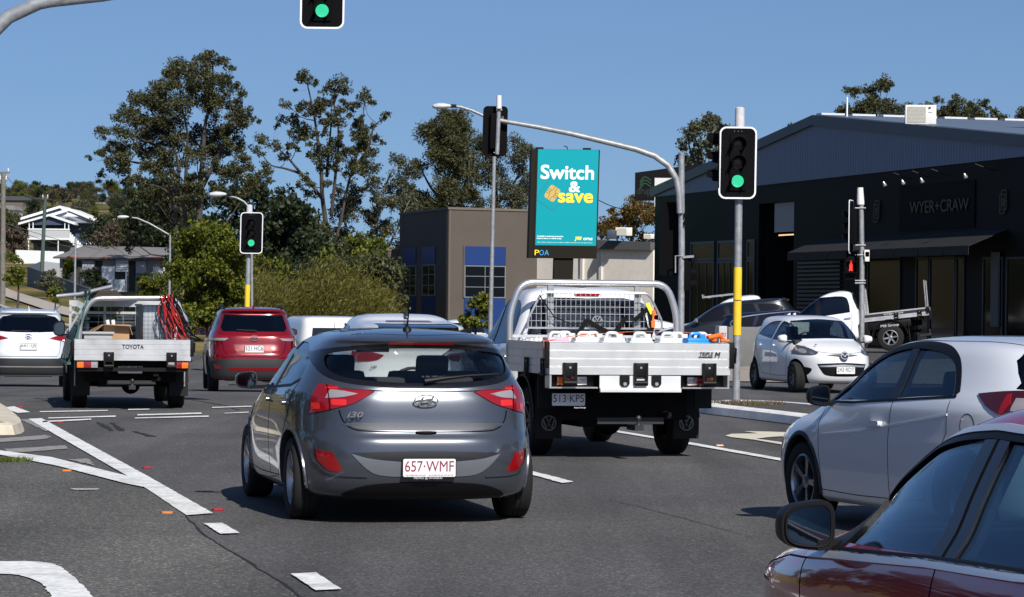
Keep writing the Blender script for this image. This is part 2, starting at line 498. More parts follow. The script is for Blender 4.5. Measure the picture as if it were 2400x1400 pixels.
class Body:
    def __init__(s, levels, er=4.0, ef=3.2, N=80, sub=4):
        L = [list(l) + [er, ef][len(l)-4:] if len(l) < 6 else list(l) for l in levels]
        k = np.arange(len(L)); q = np.linspace(0, len(L) - 1, (len(L) - 1) * sub + 1)
        A = np.array(L, float)
        s.rows = np.stack([pchip(k, A[:, c], q) for c in range(6)], 1)
        s.N = N; s.cache = {}
        s.W = A[:, 3].max(); s.y0 = A[:, 1].min(); s.y1 = A[:, 2].max(); s.H = A[:, 0].max(); s.z0 = A[:, 0].min()
    def loop(s, row):
        z, yr, yf, w, er, ef = row
        M = 240
        t = (np.arange(M) + 0.0) / M * 2 * PI
        ex = np.where(np.sin(t) >= 0, ef, er)
        c = np.cos(t); sn = np.sin(t)
        x = w * np.sign(c) * np.abs(c) ** (2 / ex)
        ym = (yr + yf) / 2; hl = (yf - yr) / 2
        y = ym + hl * np.sign(sn) * np.abs(sn) ** (2 / ex)
        P = np.stack([x, y], 1)
        d = np.linalg.norm(np.diff(np.vstack([P, P[:1]]), axis=0), axis=1)
        cum = np.concatenate([[0], np.cumsum(d)]); Pc = np.vstack([P, P[:1]])
        q = np.arange(s.N) / s.N * cum[-1]
        return np.stack([np.interp(q, cum, Pc[:, 0]), np.interp(q, cum, Pc[:, 1]), np.full(s.N, z)], 1)
    def arrays(s, off=0.0):
        V = np.concatenate([s.loop(r) for r in s.rows])
        if off:
            yc = (s.y0 + s.y1) / 2; hl = (s.y1 - s.y0) / 2; zc = 0.5
            V[:, 0] *= (s.W + off) / s.W
            V[:, 1] = yc + (V[:, 1] - yc) * (hl + off) / hl
            V[:, 2] = np.where(V[:, 2] > zc, zc + (V[:, 2] - zc) * (s.H - zc + off) / (s.H - zc), zc + (V[:, 2] - zc) * (zc - s.z0 + off) / (zc - s.z0))
        n = s.N; m = len(s.rows); fs = []
        for i in range(m - 1):
            for k in range(n):
                k2 = (k + 1) % n
                fs.append((i*n+k, i*n+k2, (i+1)*n+k2, (i+1)*n+k))
        fs.append(tuple(range(n))[::-1]); fs.append(tuple(range((m-1)*n, m*n)))
        return V, fs
    def solid(s, off=0.0):
        V, fs = s.arrays(off)
        me = bpy.data.meshes.new('solid'); me.from_pydata(V.tolist(), [], fs)
        me.polygons.foreach_set('use_smooth', [True] * len(fs)); me.update()
        return me
    def shell(s, o, i):
        key = (o, i)
        if key not in s.cache:
            V1, f1 = s.arrays(o); V2, f2 = s.arrays(i); n = len(V1)
            fs = f1 + [tuple(k + n for k in f[::-1]) for f in f2]
            me = bpy.data.meshes.new('shell'); me.from_pydata(V1.tolist() + V2.tolist(), [], fs)
            me.polygons.foreach_set('use_smooth', [True] * len(fs)); me.update()
            s.cache[key] = me
        return s.cache[key]
    def piece(s, poly, view, side=1, out=0.004, inn=-0.012, cut=None, y_split=0.0):
        """a skin piece that follows the body, outlined by poly"""
        if view == 'rear': d = (-5, y_split)
        elif view == 'front': d = (y_split, 5)
        elif view == 'side': d = (0.45, 3) if side > 0 else (-3, -0.45)
        else: d = (0.6, 4)
        v = 'rear' if view == 'front' else view
        me = boolean(s.shell(out, inn), cutter(poly, v, d[0], d[1], 0), 'INTERSECT')
        if cut: me = boolean(me, cutter(cut, v, d[0], d[1], 0), 'DIFFERENCE')
        me.set_sharp_from_angle(angle=R(35))
        return me
    def hull(s, cavity=None, windows=(), wells=(), wall=0.05):
        """body with a cabin inside, window openings and wheel wells"""
        me = s.solid()
        if cavity:
            y0, y1, z0 = cavity
            mb = MB(); mb.box((-3, y0, z0), (3, y1, 3))
            inner = boolean(s.solid(-wall), mb_mesh(mb, 1), 'INTERSECT')
            inner.polygons.foreach_set('material_index', [1] * len(inner.polygons))
            me = boolean(me, inner)
        for poly, view, side in windows:
            if view == 'rear': d = (-5, 0.0)
            elif view == 'front': d = (0.0, 5)
            elif view == 'side': d = (0.3, 3) if side > 0 else (-3, -0.3)
            else: d = (0.8, 4)
            me = boolean(me, cutter(poly, 'rear' if view == 'front' else view, d[0], d[1], 1))
        for y, z, r, x0 in wells:
            for sg in (-1, 1):
                mb = MB(); mb.prism(ellipse(r, r, 40, y, z), sg * x0, sg * 3.0, VIEW['side'])
                me = boolean(me, mb_mesh(mb, 1))
        me.set_sharp_from_angle(angle=R(35))
        return me

_wheels = {}
def wheel_meshes(r, wd, rim_r, style, rim_mat):
    key = (r, wd, rim_r, style, rim_mat.name)
    if key in _wheels: return _wheels[key]
    X = Matrix.Rotation(R(90), 4, 'Y')         # local Z -> +X (outer face towards +X)
    ty = MB()
    h = wd / 2
    ty.lathe([(rim_r, -h*0.75), (rim_r+0.01, -h*0.95), (r-0.03, -h), (r-0.008, -h*0.86), (r, -h*0.6), (r, -h*0.2), (r-0.006, -h*0.17), (r, -h*0.14),
              (r, h*0.14), (r-0.006, h*0.17), (r, h*0.2), (r, h*0.6), (r-0.008, h*0.86), (r-0.03, h), (rim_r+0.01, h*0.95), (rim_r, h*0.75)], 40, X, close=True)
    me_t = ty.mesh('tyre'); me_t.set_sharp_from_angle(angle=R(50))
    ri = MB()
    ri.lathe([(rim_r+0.004, h*0.86), (rim_r-0.012, h*0.90), (rim_r-0.022, h*0.72), (rim_r-0.03, -h*0.7), (rim_r-0.005, -h*0.7)], 40, X, close=True)
    ri.lathe([(0.001, -h*0.25), (rim_r-0.025, -h*0.3)], 32, X, mi=1)
    ri.lathe([(0.001, h*0.70), (0.03, h*0.70), (0.055, h*0.62), (0.06, h*0.3)], 20, X)
    ns, kind = style
    for k in range(ns):
        a = 2 * PI * k / ns
        offs = (0.0,) if kind == 'single' else (-0.085, 0.085)
        for da in offs:
            a1 = a + da * (1.0 if kind == 'twin' else 1.0)
            w0, w1 = (0.028, 0.022) if kind == 'twin' else (0.05, 0.038)
            if kind == 'steel': w0, w1 = 0.07, 0.09
            c0 = Vector((math.cos(a + da*0.5), math.sin(a + da*0.5), 0)); c1 = Vector((math.cos(a1), math.sin(a1), 0))
            p0 = c0 * 0.04; p1 = c1 * (rim_r - 0.015); t = Vector((-c1.y, c1.x, 0))
            vs = [X @ v for v in (p0 - t*w0/2 + Vector((0,0,h*0.62)), p0 + t*w0/2 + Vector((0,0,h*0.62)), p1 + t*w1/2 + Vector((0,0,h*0.82)), p1 - t*w1/2 + Vector((0,0,h*0.82)),
                  p0 - t*w0/2 + Vector((0,0,h*0.1)), p0 + t*w0/2 + Vector((0,0,h*0.1)), p1 + t*w1/2 + Vector((0,0,h*0.35)), p1 - t*w1/2 + Vector((0,0,h*0.35)))]
            ri.add(vs, [(0,1,2,3),(7,6,5,4),(0,4,5,1),(1,5,6,2),(2,6,7,3),(3,7,4,0)])
    me_r = ri.mesh('rim'); me_r.set_sharp_from_angle(angle=R(40))
    _wheels[key] = (me_t, me_r); return _wheels[key]
def add_wheels(root, axles, half_track, r, wd=0.21, rim_r=0.21, style=(5, 'twin'), rim_mat=None, steer=0.0, hubcap=None):
    rim_mat = rim_mat or M_alu
    mt, mr = wheel_meshes(r, wd, rim_r, style, rim_mat)
    for i, y in enumerate(axles):
        for sg in (-1, 1):
            w = link('wheel', mt, M_rubber, root); w.location = (sg * half_track, y, r)
            rz = 0 if sg > 0 else PI
            w.rotation_euler = (random.uniform(0, 6) * 0 + 0.3 * (i + 1), 0, rz + (steer if i == 0 else 0))
            link('rim', mr, [rim_mat, M_matt], w)
def plate(root, M, txt, sub=None, w=0.372, h=0.134, col=None, name='number_plate', frame_mat=None):
    mb = MB(); mb.prism(rrect(w + 0.012, h + 0.012, 0.012, 3), 0.0, 0.006, M)
    b = mb.build('plate_holder', frame_mat or M_black, root)
    mb = MB(); mb.prism(rrect(w, h, 0.010, 3), 0.0065, 0.010, M)
    p = mb.build(name, M_plate, root)
    T = M @ Matrix.Translation((0, 0.012, 0.0102))
    text('lettering', txt, h * 0.60, T, col or M_maroon, p, width=w * 0.93, depth=0.0015, bold=0.0)
    if sub: text('lettering', sub, h * 0.085, M @ Matrix.Translation((0, -h*0.42, 0.0102)), col or M_maroon, p, width=w * 0.9, depth=0.001)
    return p
def mirror_pair(root, y, z, x, mat, size=(0.20, 0.14, 0.12), glass_face=True, sides=(-1, 1)):
    """door mirrors: rounded housing (rounded front, flat rear with the glass let in)"""
    w, h, d = size
    for sg in sides:
        n = 28; prof = []
        for t, k in ((0.0, 1.0), (0.25, 1.0), (0.55, 0.93), (0.8, 0.76), (0.95, 0.5), (1.0, 0.2)):
            loop = []
            for i in range(n):
                a = 2 * PI * i / n; c = math.cos(a); s_ = math.sin(a)
                px = 0.5 * w * math.copysign(abs(c) ** 0.62, c); pz = 0.5 * h * math.copysign(abs(s_) ** 0.62, s_)
                pz *= 1.0 - 0.16 * (px / (w / 2))            # narrower outboard end
                pz += 0.10 * h * (0.5 - px / w) * 0.3
                loop.append(Vector((sg * (x + 0.05 + w / 2 + px * k), y + t * d * 0.8 + 0.05 * px, z + pz * k)))
            prof.append(loop)
        mb = MB(); vs = [p for l in prof for p in l]; fs = []
        for j in range(len(prof) - 1):
            for i in range(n):
                i2 = (i + 1) % n; fs.append((j*n+i, j*n+i2, (j+1)*n+i2, (j+1)*n+i))
        fs += [tuple(range(n)), tuple(range((len(prof)-1)*n, len(prof)*n))]
        mb.add(vs, fs, 0, True)
        m = mb.build('door_mirror', mat, root)
        mb = MB()
        mb.bar((sg * (x - 0.10), y + 0.04, z - h * 0.36), (sg * (x + 0.05 + w * 0.35), y + 0.03, z - h * 0.38), 0.075, 0.03)
        mb.build('mirror_arm', M_black, m)
        if glass_face:
            c = Vector((sg * (x + 0.05 + w / 2), y - 0.002, z))
            pts = []
            for i in range(n):
                a = 2 * PI * i / n; cc = math.cos(a); s_ = math.sin(a)
                px = 0.43 * w * math.copysign(abs(cc) ** 0.62, cc); pz = 0.42 * h * math.copysign(abs(s_) ** 0.62, s_)
                pz *= 1.0 - 0.16 * (px / (w / 2))
                pts.append(Vector((sg * (x + 0.05 + w / 2 + px), y - 0.003 + 0.05 * px, z + pz + 0.03 * h * (0.5 - px / w))))
            mb = MB(); mb.add(pts, [tuple(range(n))]); q = [p + Vector((0, 0.002, 0)) for p in pts]; mb.add(q, [tuple(range(n))[::-1]])
            g = mb.build('mirror_glass', pbr('mirror_glass', (0.10, 0.12, 0.14), 0.04, 1.0), m)
            rim = MB(); rim.tube(pts + [pts[0]], 0.005, 6, caps=False); rim.build('mirror_edge', M_black, m)
def seats(root, rows, z0=0.62, mat=None):
    """rows: (y, z_top, xs)"""
    for y, zt, xs in rows:
        for x in xs:
            mb = MB()
            hh = zt - 0.20 - z0
            T = Matrix.Translation((x, y, z0)) @ Matrix.Rotation(R(12), 4, 'X')
            mb.box((-0.24, -0.06, -0.1), (0.24, 0.06, hh), M=T, bev=0.045)
            mb.box((-0.125, -0.05, hh + 0.02), (0.125, 0.045, hh + 0.19), M=T, bev=0.04)
            mb.tube([T @ Vector((-0.05, 0, hh - 0.02)), T @ Vector((-0.05, 0, hh + 0.05))], 0.007, 6)
            mb.tube([T @ Vector((0.05, 0, hh - 0.02)), T @ Vector((0.05, 0, hh + 0.05))], 0.007, 6)
            s = mb.build('seat', mat or M_seat, root)
def cabin(root, y_dash, z_dash, w, y_back, z_floor=0.60, wheel_x=0.36):
    mb = MB()
    mb.box((-w, y_back, z_floor - 0.02), (w, y_dash, z_floor), 0)
    mb.box((-w, y_dash - 0.25, z_floor), (w, y_dash + 0.05, z_dash), 0, bev=0.04)
    mb.build('dashboard', M_seat, root)
    mb = MB(); c = Vector((wheel_x, y_dash - 0.34, z_dash - 0.02)); T = Matrix.Translation(c) @ Matrix.Rotation(R(65), 4, 'X')
    pts = [T @ Vector((0.18 * math.cos(a), 0.18 * math.sin(a), 0)) for a in np.linspace(0, 2*PI, 25)]
    mb.tube(pts, 0.014, 8, caps=False)
    for a in (0.2, PI - 0.2, 1.5 * PI): mb.bar(T @ Vector((0, 0, 0)), T @ Vector((0.17*math.cos(a), 0.17*math.sin(a), 0)), 0.03, 0.015)
    mb.lathe([(0.001, 0.02), (0.06, 0.015), (0.065, -0.01)], 16, T)
    mb.build('steering_wheel', M_black, root)
def logo_rings(root, M, kind, sc, mat, name='emblem'):
    """maker's mark on a panel"""
    mb = MB()
    S = M @ Matrix.Diagonal((sc, sc, 1, 1))
    def el(a, b, w, cx=0, cy=0): ring_into(mb, ellipse(a, b, 28, cx, cy), ellipse(a - w, b - w, 28, cx, cy), 0.0, 0.008, S)
    def st(pts, w): mb.prism(stripe(pts, w), 0.0, 0.008, S)
    if kind == 'oval_h':
        el(0.5, 0.27, 0.05)
        st([(-0.30, -0.19), (-0.20, 0.0), (-0.11, 0.17)], 0.08); st([(0.11, -0.17), (0.20, 0.0), (0.30, 0.19)], 0.08)
        st([(-0.20, -0.05), (0.0, 0.035), (0.20, 0.07)], 0.08)
    elif kind == 'ring_vw':
        el(0.5, 0.5, 0.07)
        st([(-0.20, 0.40), (0.0, 0.06), (0.20, 0.40)], 0.085); st([(-0.38, 0.22), (-0.18, -0.34), (0.0, -0.02), (0.18, -0.34), (0.38, 0.22)], 0.085)
    elif kind == 'ellipses_t':
        el(0.5, 0.33, 0.06); el(0.14, 0.31, 0.05, 0, 0.0); el(0.36, 0.13, 0.05, 0, 0.14)
    elif kind == 'wings':
        el(0.5, 0.40, 0.06); st([(-0.44, 0.10), (-0.2, 0.14), (0.0, -0.10), (0.2, 0.14), (0.44, 0.10)], 0.09)
    elif kind == 'oval_k':
        el(0.5, 0.26, 0.05)
    mb.build(name, mat, root)

# ------------------------------------------------------------------ grey hatchback (nearest car, middle)
def mir(poly): return [(-p[0],) + tuple(p[1:]) for p in poly]
def make_hatch():
    paint = pbr('grey_metallic', (0.074, 0.082, 0.102), 0.25, 0.55, coat=1.0, flake=0.02)
    B = Body([
        (0.19, -1.96, 1.98, 0.80, 5, 3.8), (0.23, -2.04, 2.08, 0.85, 5.0, 3.6), (0.34, -2.11, 2.16, 0.876, 4.8, 3.6), (0.50, -2.135, 2.18, 0.888, 4.6, 3.5),
        (0.62, -2.12, 2.16, 0.892, 4.5, 3.4), (0.70, -2.075, 2.08, 0.890, 4.5, 3.4), (0.78, -2.055, 1.88, 0.886, 4.4, 3.3), (0.86, -2.04, 1.60, 0.878, 4.3, 3.3), (0.94, -2.02, 1.25, 0.864, 4.2, 3.4),
        (1.00, -1.995, 0.98, 0.845, 4.1, 3.6), (1.045, -1.975, 0.88, 0.822, 4.0, 3.8), (1.12, -1.92, 0.76, 0.782, 4.0, 3.9), (1.22, -1.855, 0.58, 0.730, 4.0, 4), (1.31, -1.805, 0.40, 0.680, 4.0, 4), (1.355, -1.83, 0.29, 0.640, 3.8, 3.6),
        (1.385, -1.845, 0.20, 0.605, 4.2, 3.4), (1.415, -1.74, 0.08, 0.555, 4.2, 3.2), (1.445, -1.52, -0.08, 0.45, 3.6, 3.0), (1.464, -1.25, -0.28, 0.28, 3.2, 3.0), (1.470, -1.0, -0.45, 0.05, 3.0, 3.0)], N=112, sub=5)
    root = empty('hatchback_car', (0, 0, 0), 0, 'dark grey hatchback waiting in the lane in front of the camera, number plate 657 WMF', 'car', 'vehicles at the intersection')
    rw = smooth_poly([(-0.60, 1.285), (-0.30, 1.318), (0.0, 1.325), (0.30, 1.318), (0.60, 1.285), (0.655, 1.22), (0.625, 1.14), (0.50, 1.095), (0.25, 1.07), (0, 1.062), (-0.25, 1.07), (-0.50, 1.095), (-0.625, 1.14), (-0.655, 1.22)], 3)
    rw_out = [(x * 1.09 + 0, 1.2 + (z - 1.2) * 1.30) for x, z in rw]
    sw1 = smooth_poly([(1.02, 0.985, 's'), (0.70, 1.115), (0.36, 1.25), (0.02, 1.335), (-0.22, 1.352, 's'), (-0.27, 1.00, 's'), (0.4, 0.99)], 4)
    sw2 = smooth_poly([(-0.33, 1.354, 's'), (-0.65, 1.35), (-0.98, 1.315), (-1.17, 1.25), (-1.28, 1.155), (-1.30, 1.085, 's'), (-1.1, 1.04), (-0.36, 1.003, 's')], 4)
    ws = [(-0.70, 1.04), (0.70, 1.04), (0.56, 1.36), (-0.56, 1.36)]
    wins = [(rw, 'rear', 0), (ws, 'front', 0)] + [(p, 'side', sg) for p in (sw1, sw2) for sg in (-1, 1)]
    hull = B.hull((-1.88, 1.05, 0.66), wins, [(1.325, 0.315, 0.375, 0.60), (-1.325, 0.315, 0.375, 0.60)])
    link('body', hull, [paint, M_black], root)
    P = lambda name, poly, view, mat, side=1, out=0.004, inn=-0.014, cut=None: link(name, B.piece(poly, view, side, out, inn, cut), mat, root)
    g = P('rear_window', rw, 'rear', M_gclear, out=-0.006, inn=-0.011)
    P('rear_window_border', rw_out, 'rear', M_frit, out=0.002, inn=-0.012, cut=rw)
    P('windscreen', ws, 'front', M_gclear, out=-0.006, inn=-0.011)
    for sg in (-1, 1):
        P('side_window', sw1, 'side', M_gblue, sg, -0.006, -0.011); P('side_window', sw2, 'side', M_gblue, sg, -0.006, -0.011)
        bl = [(-0.27, 0.992), (-0.36, 0.992), (-0.33, 1.36), (-0.22, 1.36)]
        P('door_pillar', bl, 'side', M_frit, sg, 0.0015, -0.01)
        strip = stripe([(1.06, 0.972), (0.4, 0.978), (-0.33, 0.99), (-1.1, 1.025), (-1.33, 1.075)], 0.022)
        P('window_trim', strip, 'side', M_black, sg, 0.003, -0.01)
        # tail lamps wrap round the corner
        f = (lambda q: q) if sg > 0 else mir
        lamp = smooth_poly([(0.355, 1.002, 's'), (0.60, 1.042), (0.72, 1.052), (0.95, 1.05, 's'), (0.95, 0.80, 's'), (0.80, 0.825), (0.62, 0.875), (0.50, 0.915)], 4)
        me = B.piece(f(lamp), 'rear', out=0.008, inn=-0.02)
        me2 = boolean(me, cutter([(-3, -1.72), (3, -1.72), (3, 0), (-3, 0)], 'top', 0.2, 2.0, 0)); me2.set_sharp_from_angle(angle=R(35))
        tl = link('tail_light', me2, M_red, root)
        clr = smooth_poly([(0.47, 0.985, 's'), (0.62, 1.012), (0.80, 1.012), (0.86, 0.955), (0.74, 0.945), (0.60, 0.955), (0.53, 0.968)], 3)
        me = boolean(B.piece(f(clr), 'rear', out=0.0105, inn=-0.004), cutter([(-3, -1.86), (3, -1.86), (3, 0), (-3, 0)], 'top', 0.2, 2.0, 0))
        link('reversing_lens', me, M_lens, tl)
        glow = pbr('bright_red_lens', (0.62, 0.02, 0.015), 0.15, coat=0.8)
        for pts in (rrect(0.10, 0.045, 0.012, 3, 0.60, 0.918), rrect(0.05, 0.05, 0.012, 3, 0.745, 0.885), rrect(0.16, 0.012, 0.005, 3, 0.60, 1.026)):
            link('lamp_inner', B.piece(f(pts), 'rear', out=0.0100, inn=0.0), glow, tl)
        gap = f([(0.665, 1.05), (0.671, 1.05), (0.661, 0.86), (0.655, 0.86)])
        link('lamp_joint', B.piece(gap, 'rear', out=0.0112, inn=0.0), M_dkgap, tl)
        # bumper reflectors with a bright lip
        rf = smooth_poly([(0.655, 0.545, 's'), (0.755, 0.56, 's'), (0.745, 0.49), (0.70, 0.43), (0.665, 0.405, 's'), (0.585, 0.402, 's'), (0.61, 0.46)], 3)
        P('bumper_reflector', f(rf), 'rear', M_red, 1, 0.003, -0.02)
        lip = smooth_poly([(0.772, 0.565), (0.762, 0.49), (0.715, 0.42), (0.66, 0.385), (0.55, 0.372), (0.42, 0.368)], 4, closed=False)
        P('reflector_lip', f(stripe(lip, 0.014)), 'rear', paint, 1, 0.010, -0.02)
        # shut lines
        lines = [[(0.93, 0.97), (0.90, 0.75), (0.80, 0.50), (0.80, 0.30)], [(-0.30, 0.99), (-0.31, 0.70), (-0.33, 0.45), (-0.34, 0.30)],
                 [(-0.34, 0.30), (0.2, 0.29), (0.80, 0.30)], [(-0.34, 0.30), (-0.80, 0.31), (-0.93, 0.45), (-1.08, 0.66), (-1.20, 0.80), (-1.33, 1.05)]]
        for l in lines: P('shut_line', stripe(l, 0.007), 'side', M_dkgap, sg, 0.0012, -0.004)
        arch = [(1.325 * q + 0.378 * math.cos(a), 0.315 + 0.378 * math.sin(a)) for q in (1,) for a in np.linspace(-0.1, PI + 0.1, 26)]
        for q in (1, -1):
            arch = [(1.325 * q + 0.383 * math.cos(a), 0.315 + 0.383 * math.sin(a)) for a in np.linspace(-0.15, PI + 0.15, 26)]
            P('wheel_arch_lip', stripe(arch, 0.022), 'side', paint, sg, 0.010, -0.03)
        for hy in (-0.16, -1.02):
            P('door_handle', rrect(0.20, 0.035, 0.015, 3, hy, 0.885), 'side', paint, sg, 0.028, -0.004)
        swage = smooth_poly([(1.0, 0.80), (0.2, 0.865), (-0.6, 0.915), (-1.2, 0.955)], 5, closed=False)
        P('body_crease', stripe(swage, 0.012), 'side', paint, sg, 0.004, -0.02)
    # hatch outline, crease, lower valance
    hl = smooth_poly([(-0.60, 0.86), (-0.575, 0.78), (-0.52, 0.725), (-0.40, 0.705), (0, 0.70), (0.40, 0.705), (0.52, 0.725), (0.575, 0.78), (0.60, 0.86)], 4, closed=False)
    P('hatch_shut_line', stripe(hl, 0.009), 'rear', M_dkgap, 1, 0.0012, -0.004)
    cr = smooth_poly([(-0.60, 1.032), (-0.3, 1.018), (0, 1.014), (0.3, 1.018), (0.60, 1.032)], 5, closed=False)
    P('hatch_crease', stripe(cr, 0.016), 'rear', paint, 1, 0.012, -0.02)
    P('hatch_lower_lip', smooth_poly([(-0.555, 0.765), (0, 0.765), (0.555, 0.765), (0.51, 0.735), (0.40, 0.716), (0, 0.712), (-0.40, 0.716), (-0.51, 0.735)], 3), 'rear',
      pbr('grey_lower_lip', (0.06, 0.062, 0.07), 0.5, 0.5, coat=0.5), 1, 0.003, -0.02)
    mb = MB(); mb.prism(smooth_poly([(-0.07, 0.706), (-0.04, 0.692), (0.04, 0.692), (0.07, 0.706)], 3), -2.10, -2.05, VIEW['rear']); mb.build('hatch_release', M_black, root)
    # plate recess: shade painted into the upper wedge, light into the lower scoop
    P('plate_recess', smooth_poly([(-0.53, 0.545, 's'), (0, 0.56), (0.53, 0.545, 's'), (0.36, 0.50), (0, 0.475), (-0.36, 0.50)], 4), 'rear', pbr('recess_shade_grey', (0.008, 0.009, 0.013), 0.5, 0.1), 1, 0.003, -0.02)
    P('plate_scoop', smooth_poly([(-0.53, 0.537, 's'), (-0.36, 0.495), (0, 0.47), (0.36, 0.495), (0.53, 0.537, 's'), (0.42, 0.42), (0.30, 0.372), (0, 0.365), (-0.30, 0.372), (-0.42, 0.42)], 4), 'rear', pbr('scoop_lit_grey', (0.15, 0.16, 0.185), 0.4, 0.3, coat=0.6), 1, 0.006, -0.02)
    P('bumper_valance', smooth_poly([(-0.42, 0.30), (0, 0.325), (0.42, 0.30), (0.56, 0.20), (0.0, 0.185), (-0.56, 0.20)], 4), 'rear', M_black, 1, 0.006, -0.02)
    plate(root, frame((0.01, -2.155, 0.435), (1, 0, 0), (0, 0, 1)), '657\u00b7WMF', 'QUEENSLAND \u00b7 SUNSHINE STATE')
    text('dealer_lettering', 'METRO @ HYUNDAI', 0.016, frame((0.0, -2.166, 0.357), (1, 0, 0), (0, 0, 1)), M_plate, root, width=0.20)
    logo_rings(root, frame((0.0, -2.058, 0.935), (1, 0, 0), (0, -0.18, 1)), 'oval_h', 0.175, M_chrome)
    text('model_lettering', 'i30', 0.042, frame((-0.50, -2.055, 0.83), (0.985, -0.10, 0), (0, -0.12, 1)), M_chrome, root, width=0.11, bold=0.012, shear=0.25, depth=0.006)
    # high brake light, antenna, wiper
    P('high_brake_light', [(-0.235, 1.352), (0.235, 1.352), (0.225, 1.368), (-0.225, 1.368)], 'rear', M_red, 1, 0.004, -0.01)
    mb = MB(); mb.lathe([(0.035, 0), (0.03, 0.02), (0.012, 0.04)], 14, Matrix.Translation((-0.02, -1.35, 1.452)))
    mb.tube([(-0.02, -1.35, 1.48), (-0.02, -1.38, 1.54), (-0.02, -1.43, 1.62)], [0.008, 0.006, 0.004], 8); mb.build('antenna', M_black, root)
    mb = MB(); mb.tube([(-0.02 + 0.02, -1.985, 1.078), (0.14, -1.975, 1.10), (0.36, -1.925, 1.125), (0.46, -1.90, 1.13)], [0.022, 0.016, 0.010, 0.006], 8)
    mb.tube([(0.10, -1.985, 1.105), (0.55, -1.895, 1.135)], 0.007, 6); mb.build('rear_wiper', M_black, root)
    # roof panel line and a dark patch painting a reflection at left rear
    P('roof_joint', stripe(smooth_poly([(-0.44, -1.55), (-0.2, -1.66), (0, -1.69), (0.2, -1.66), (0.44, -1.55)], 4, closed=False), 0.008), 'top', M_dkgap, 1, 0.0012, -0.004)
    mb = MB(); mb.prism([(-0.50, -1.18), (-0.26, -1.22), (-0.20, -1.06), (-0.44, -1.02)], 1.44, 1.463, VIEW['top']); me = boolean(B.shell(0.002, -0.01), mb_mesh(mb, 0), 'INTERSECT'); link('roof_reflection', me, M_frit, root)
    mirror_pair(root, 0.74, 1.01, 0.80, paint, (0.17, 0.145, 0.13))
    add_wheels(root, (1.325, -1.325), 0.765, 0.315, 0.205, 0.205, (5, 'twin'), pbr('wheel_silver', (0.42, 0.42, 0.44), 0.3, 0.8))
    seats(root, [(-0.15, 1.27, (-0.36, 0.36)), (-1.05, 1.16, (-0.42, 0.0, 0.42))], 0.66)
    cabin(root, 0.85, 0.98, 0.74, -1.85, 0.66)
    mb = MB()
    mb.box((-0.6, -1.80, 0.9), (0.6, -1.2, 0.92)); mb.box((-0.30, -1.7, 0.95), (-0.08, -1.5, 1.10), bev=0.04); mb.box((0.12, -1.72, 0.95), (0.42, -1.45, 1.11), bev=0.06)
    mb.build('parcel_shelf', M_seat, root)
    mb = MB(); mb.box((-0.02 - 0.12, 0.28, 1.26), (0.12, 0.30, 1.32), bev=0.01); mb.build('rear_view_mirror', M_black, root)
    # underbody, exhaust
    mb = MB(); mb.box((-0.60, -1.9, 0.20), (0.60, 1.9, 0.30), 0); mb.tube([(0.42, -1.0, 0.24), (0.42, -2.0, 0.25)], 0.03, 10); mb.tube([(0.2, -1.85, 0.24), (0.42, -1.95, 0.25)], 0.055, 10)
    mb.box((-0.9 * 0.8, -1.36, 0.2), (0.72, -1.29, 0.28)); mb.build('underbody', M_matt, root)
    return root
i30 = make_hatch()
i30.scale = (1.085, 1.0, 1.008)
i30.location = (-1.09, 24.04, 0); i30.rotation_euler = (0, 0, R(12.5))

# ------------------------------------------------------------------ other passenger cars, from one builder
def std_car(name, label, paint, levels, ax, r, ht, side_w, ws, rw, loc, heading, cat='car', N=80, sub=4, wd=0.21, rim_r=0.2, style=(5, 'twin'), rim=None,
            gl_side=None, gl_rear=None, gl_front=None, cav=None, well=0.06, scale=(1, 1, 1), group='vehicles at the intersection', arch=None, mirror=(0.72, 1.02, 0.80), mirror_mat=None, msize=(0.2, 0.15, 0.14),
            seat_rows=(), dash=None, rims=True, trim=None, steer=0.0):
    B = Body(levels, N=N, sub=sub)
    root = empty(name, loc, R(heading), label, cat, group); root.scale = scale
    wins = []
    if rw: wins.append((rw, 'rear', 0))
    if ws: wins.append((ws, 'front', 0))
    for p in side_w:
        for sg in (-1, 1): wins.append((p, 'side', sg))
    hull = B.hull(cav, wins if cav else (), [(y, r, r + well, 0.56) for y in ax])
    link('body', hull, [paint, M_black], root)
    gs = gl_side or M_gdark; gw = gl_front or M_glass; gb = gl_rear or M_gdark
    o, i = (-0.006, -0.011) if cav else (0.003, -0.01)
    if rw: link('rear_window', B.piece(rw, 'rear', 1, o, i), gb if cav else M_frit, root)
    if ws: link('windscreen', B.piece(ws, 'front', 1, o, i), gw if cav else M_frit, root)
    for p in side_w:
        for sg in (-1, 1): link('side_window', B.piece(p, 'side', sg, o, i), gs if cav else M_frit, root)
    for y in ax:
        if arch:
            for sg in (-1, 1):
                a_ = [(y + (r + well + 0.03) * math.cos(a), r + (r + well + 0.03) * math.sin(a)) for a in np.linspace(-0.2, PI + 0.2, 22)]
                link('wheel_arch_trim', B.piece(stripe(a_, 0.07), 'side', sg, 0.012, -0.03), arch, root)
    if mirror: mirror_pair(root, mirror[0], mirror[1], mirror[2], mirror_mat or paint, msize)
    add_wheels(root, ax, ht, r, wd, rim_r, style, rim, steer)
    if seat_rows: seats(root, seat_rows, cav[2])
    if dash: cabin(root, dash[0], dash[1], dash[2], cav[0] + 0.05, cav[2])
    mb = MB(); mb.box((-0.55, ax[1] - 0.45, r * 0.7), (0.55, ax[0] + 0.4, r * 1.2)); mb.build('underbody', M_matt, root)
    return root, B
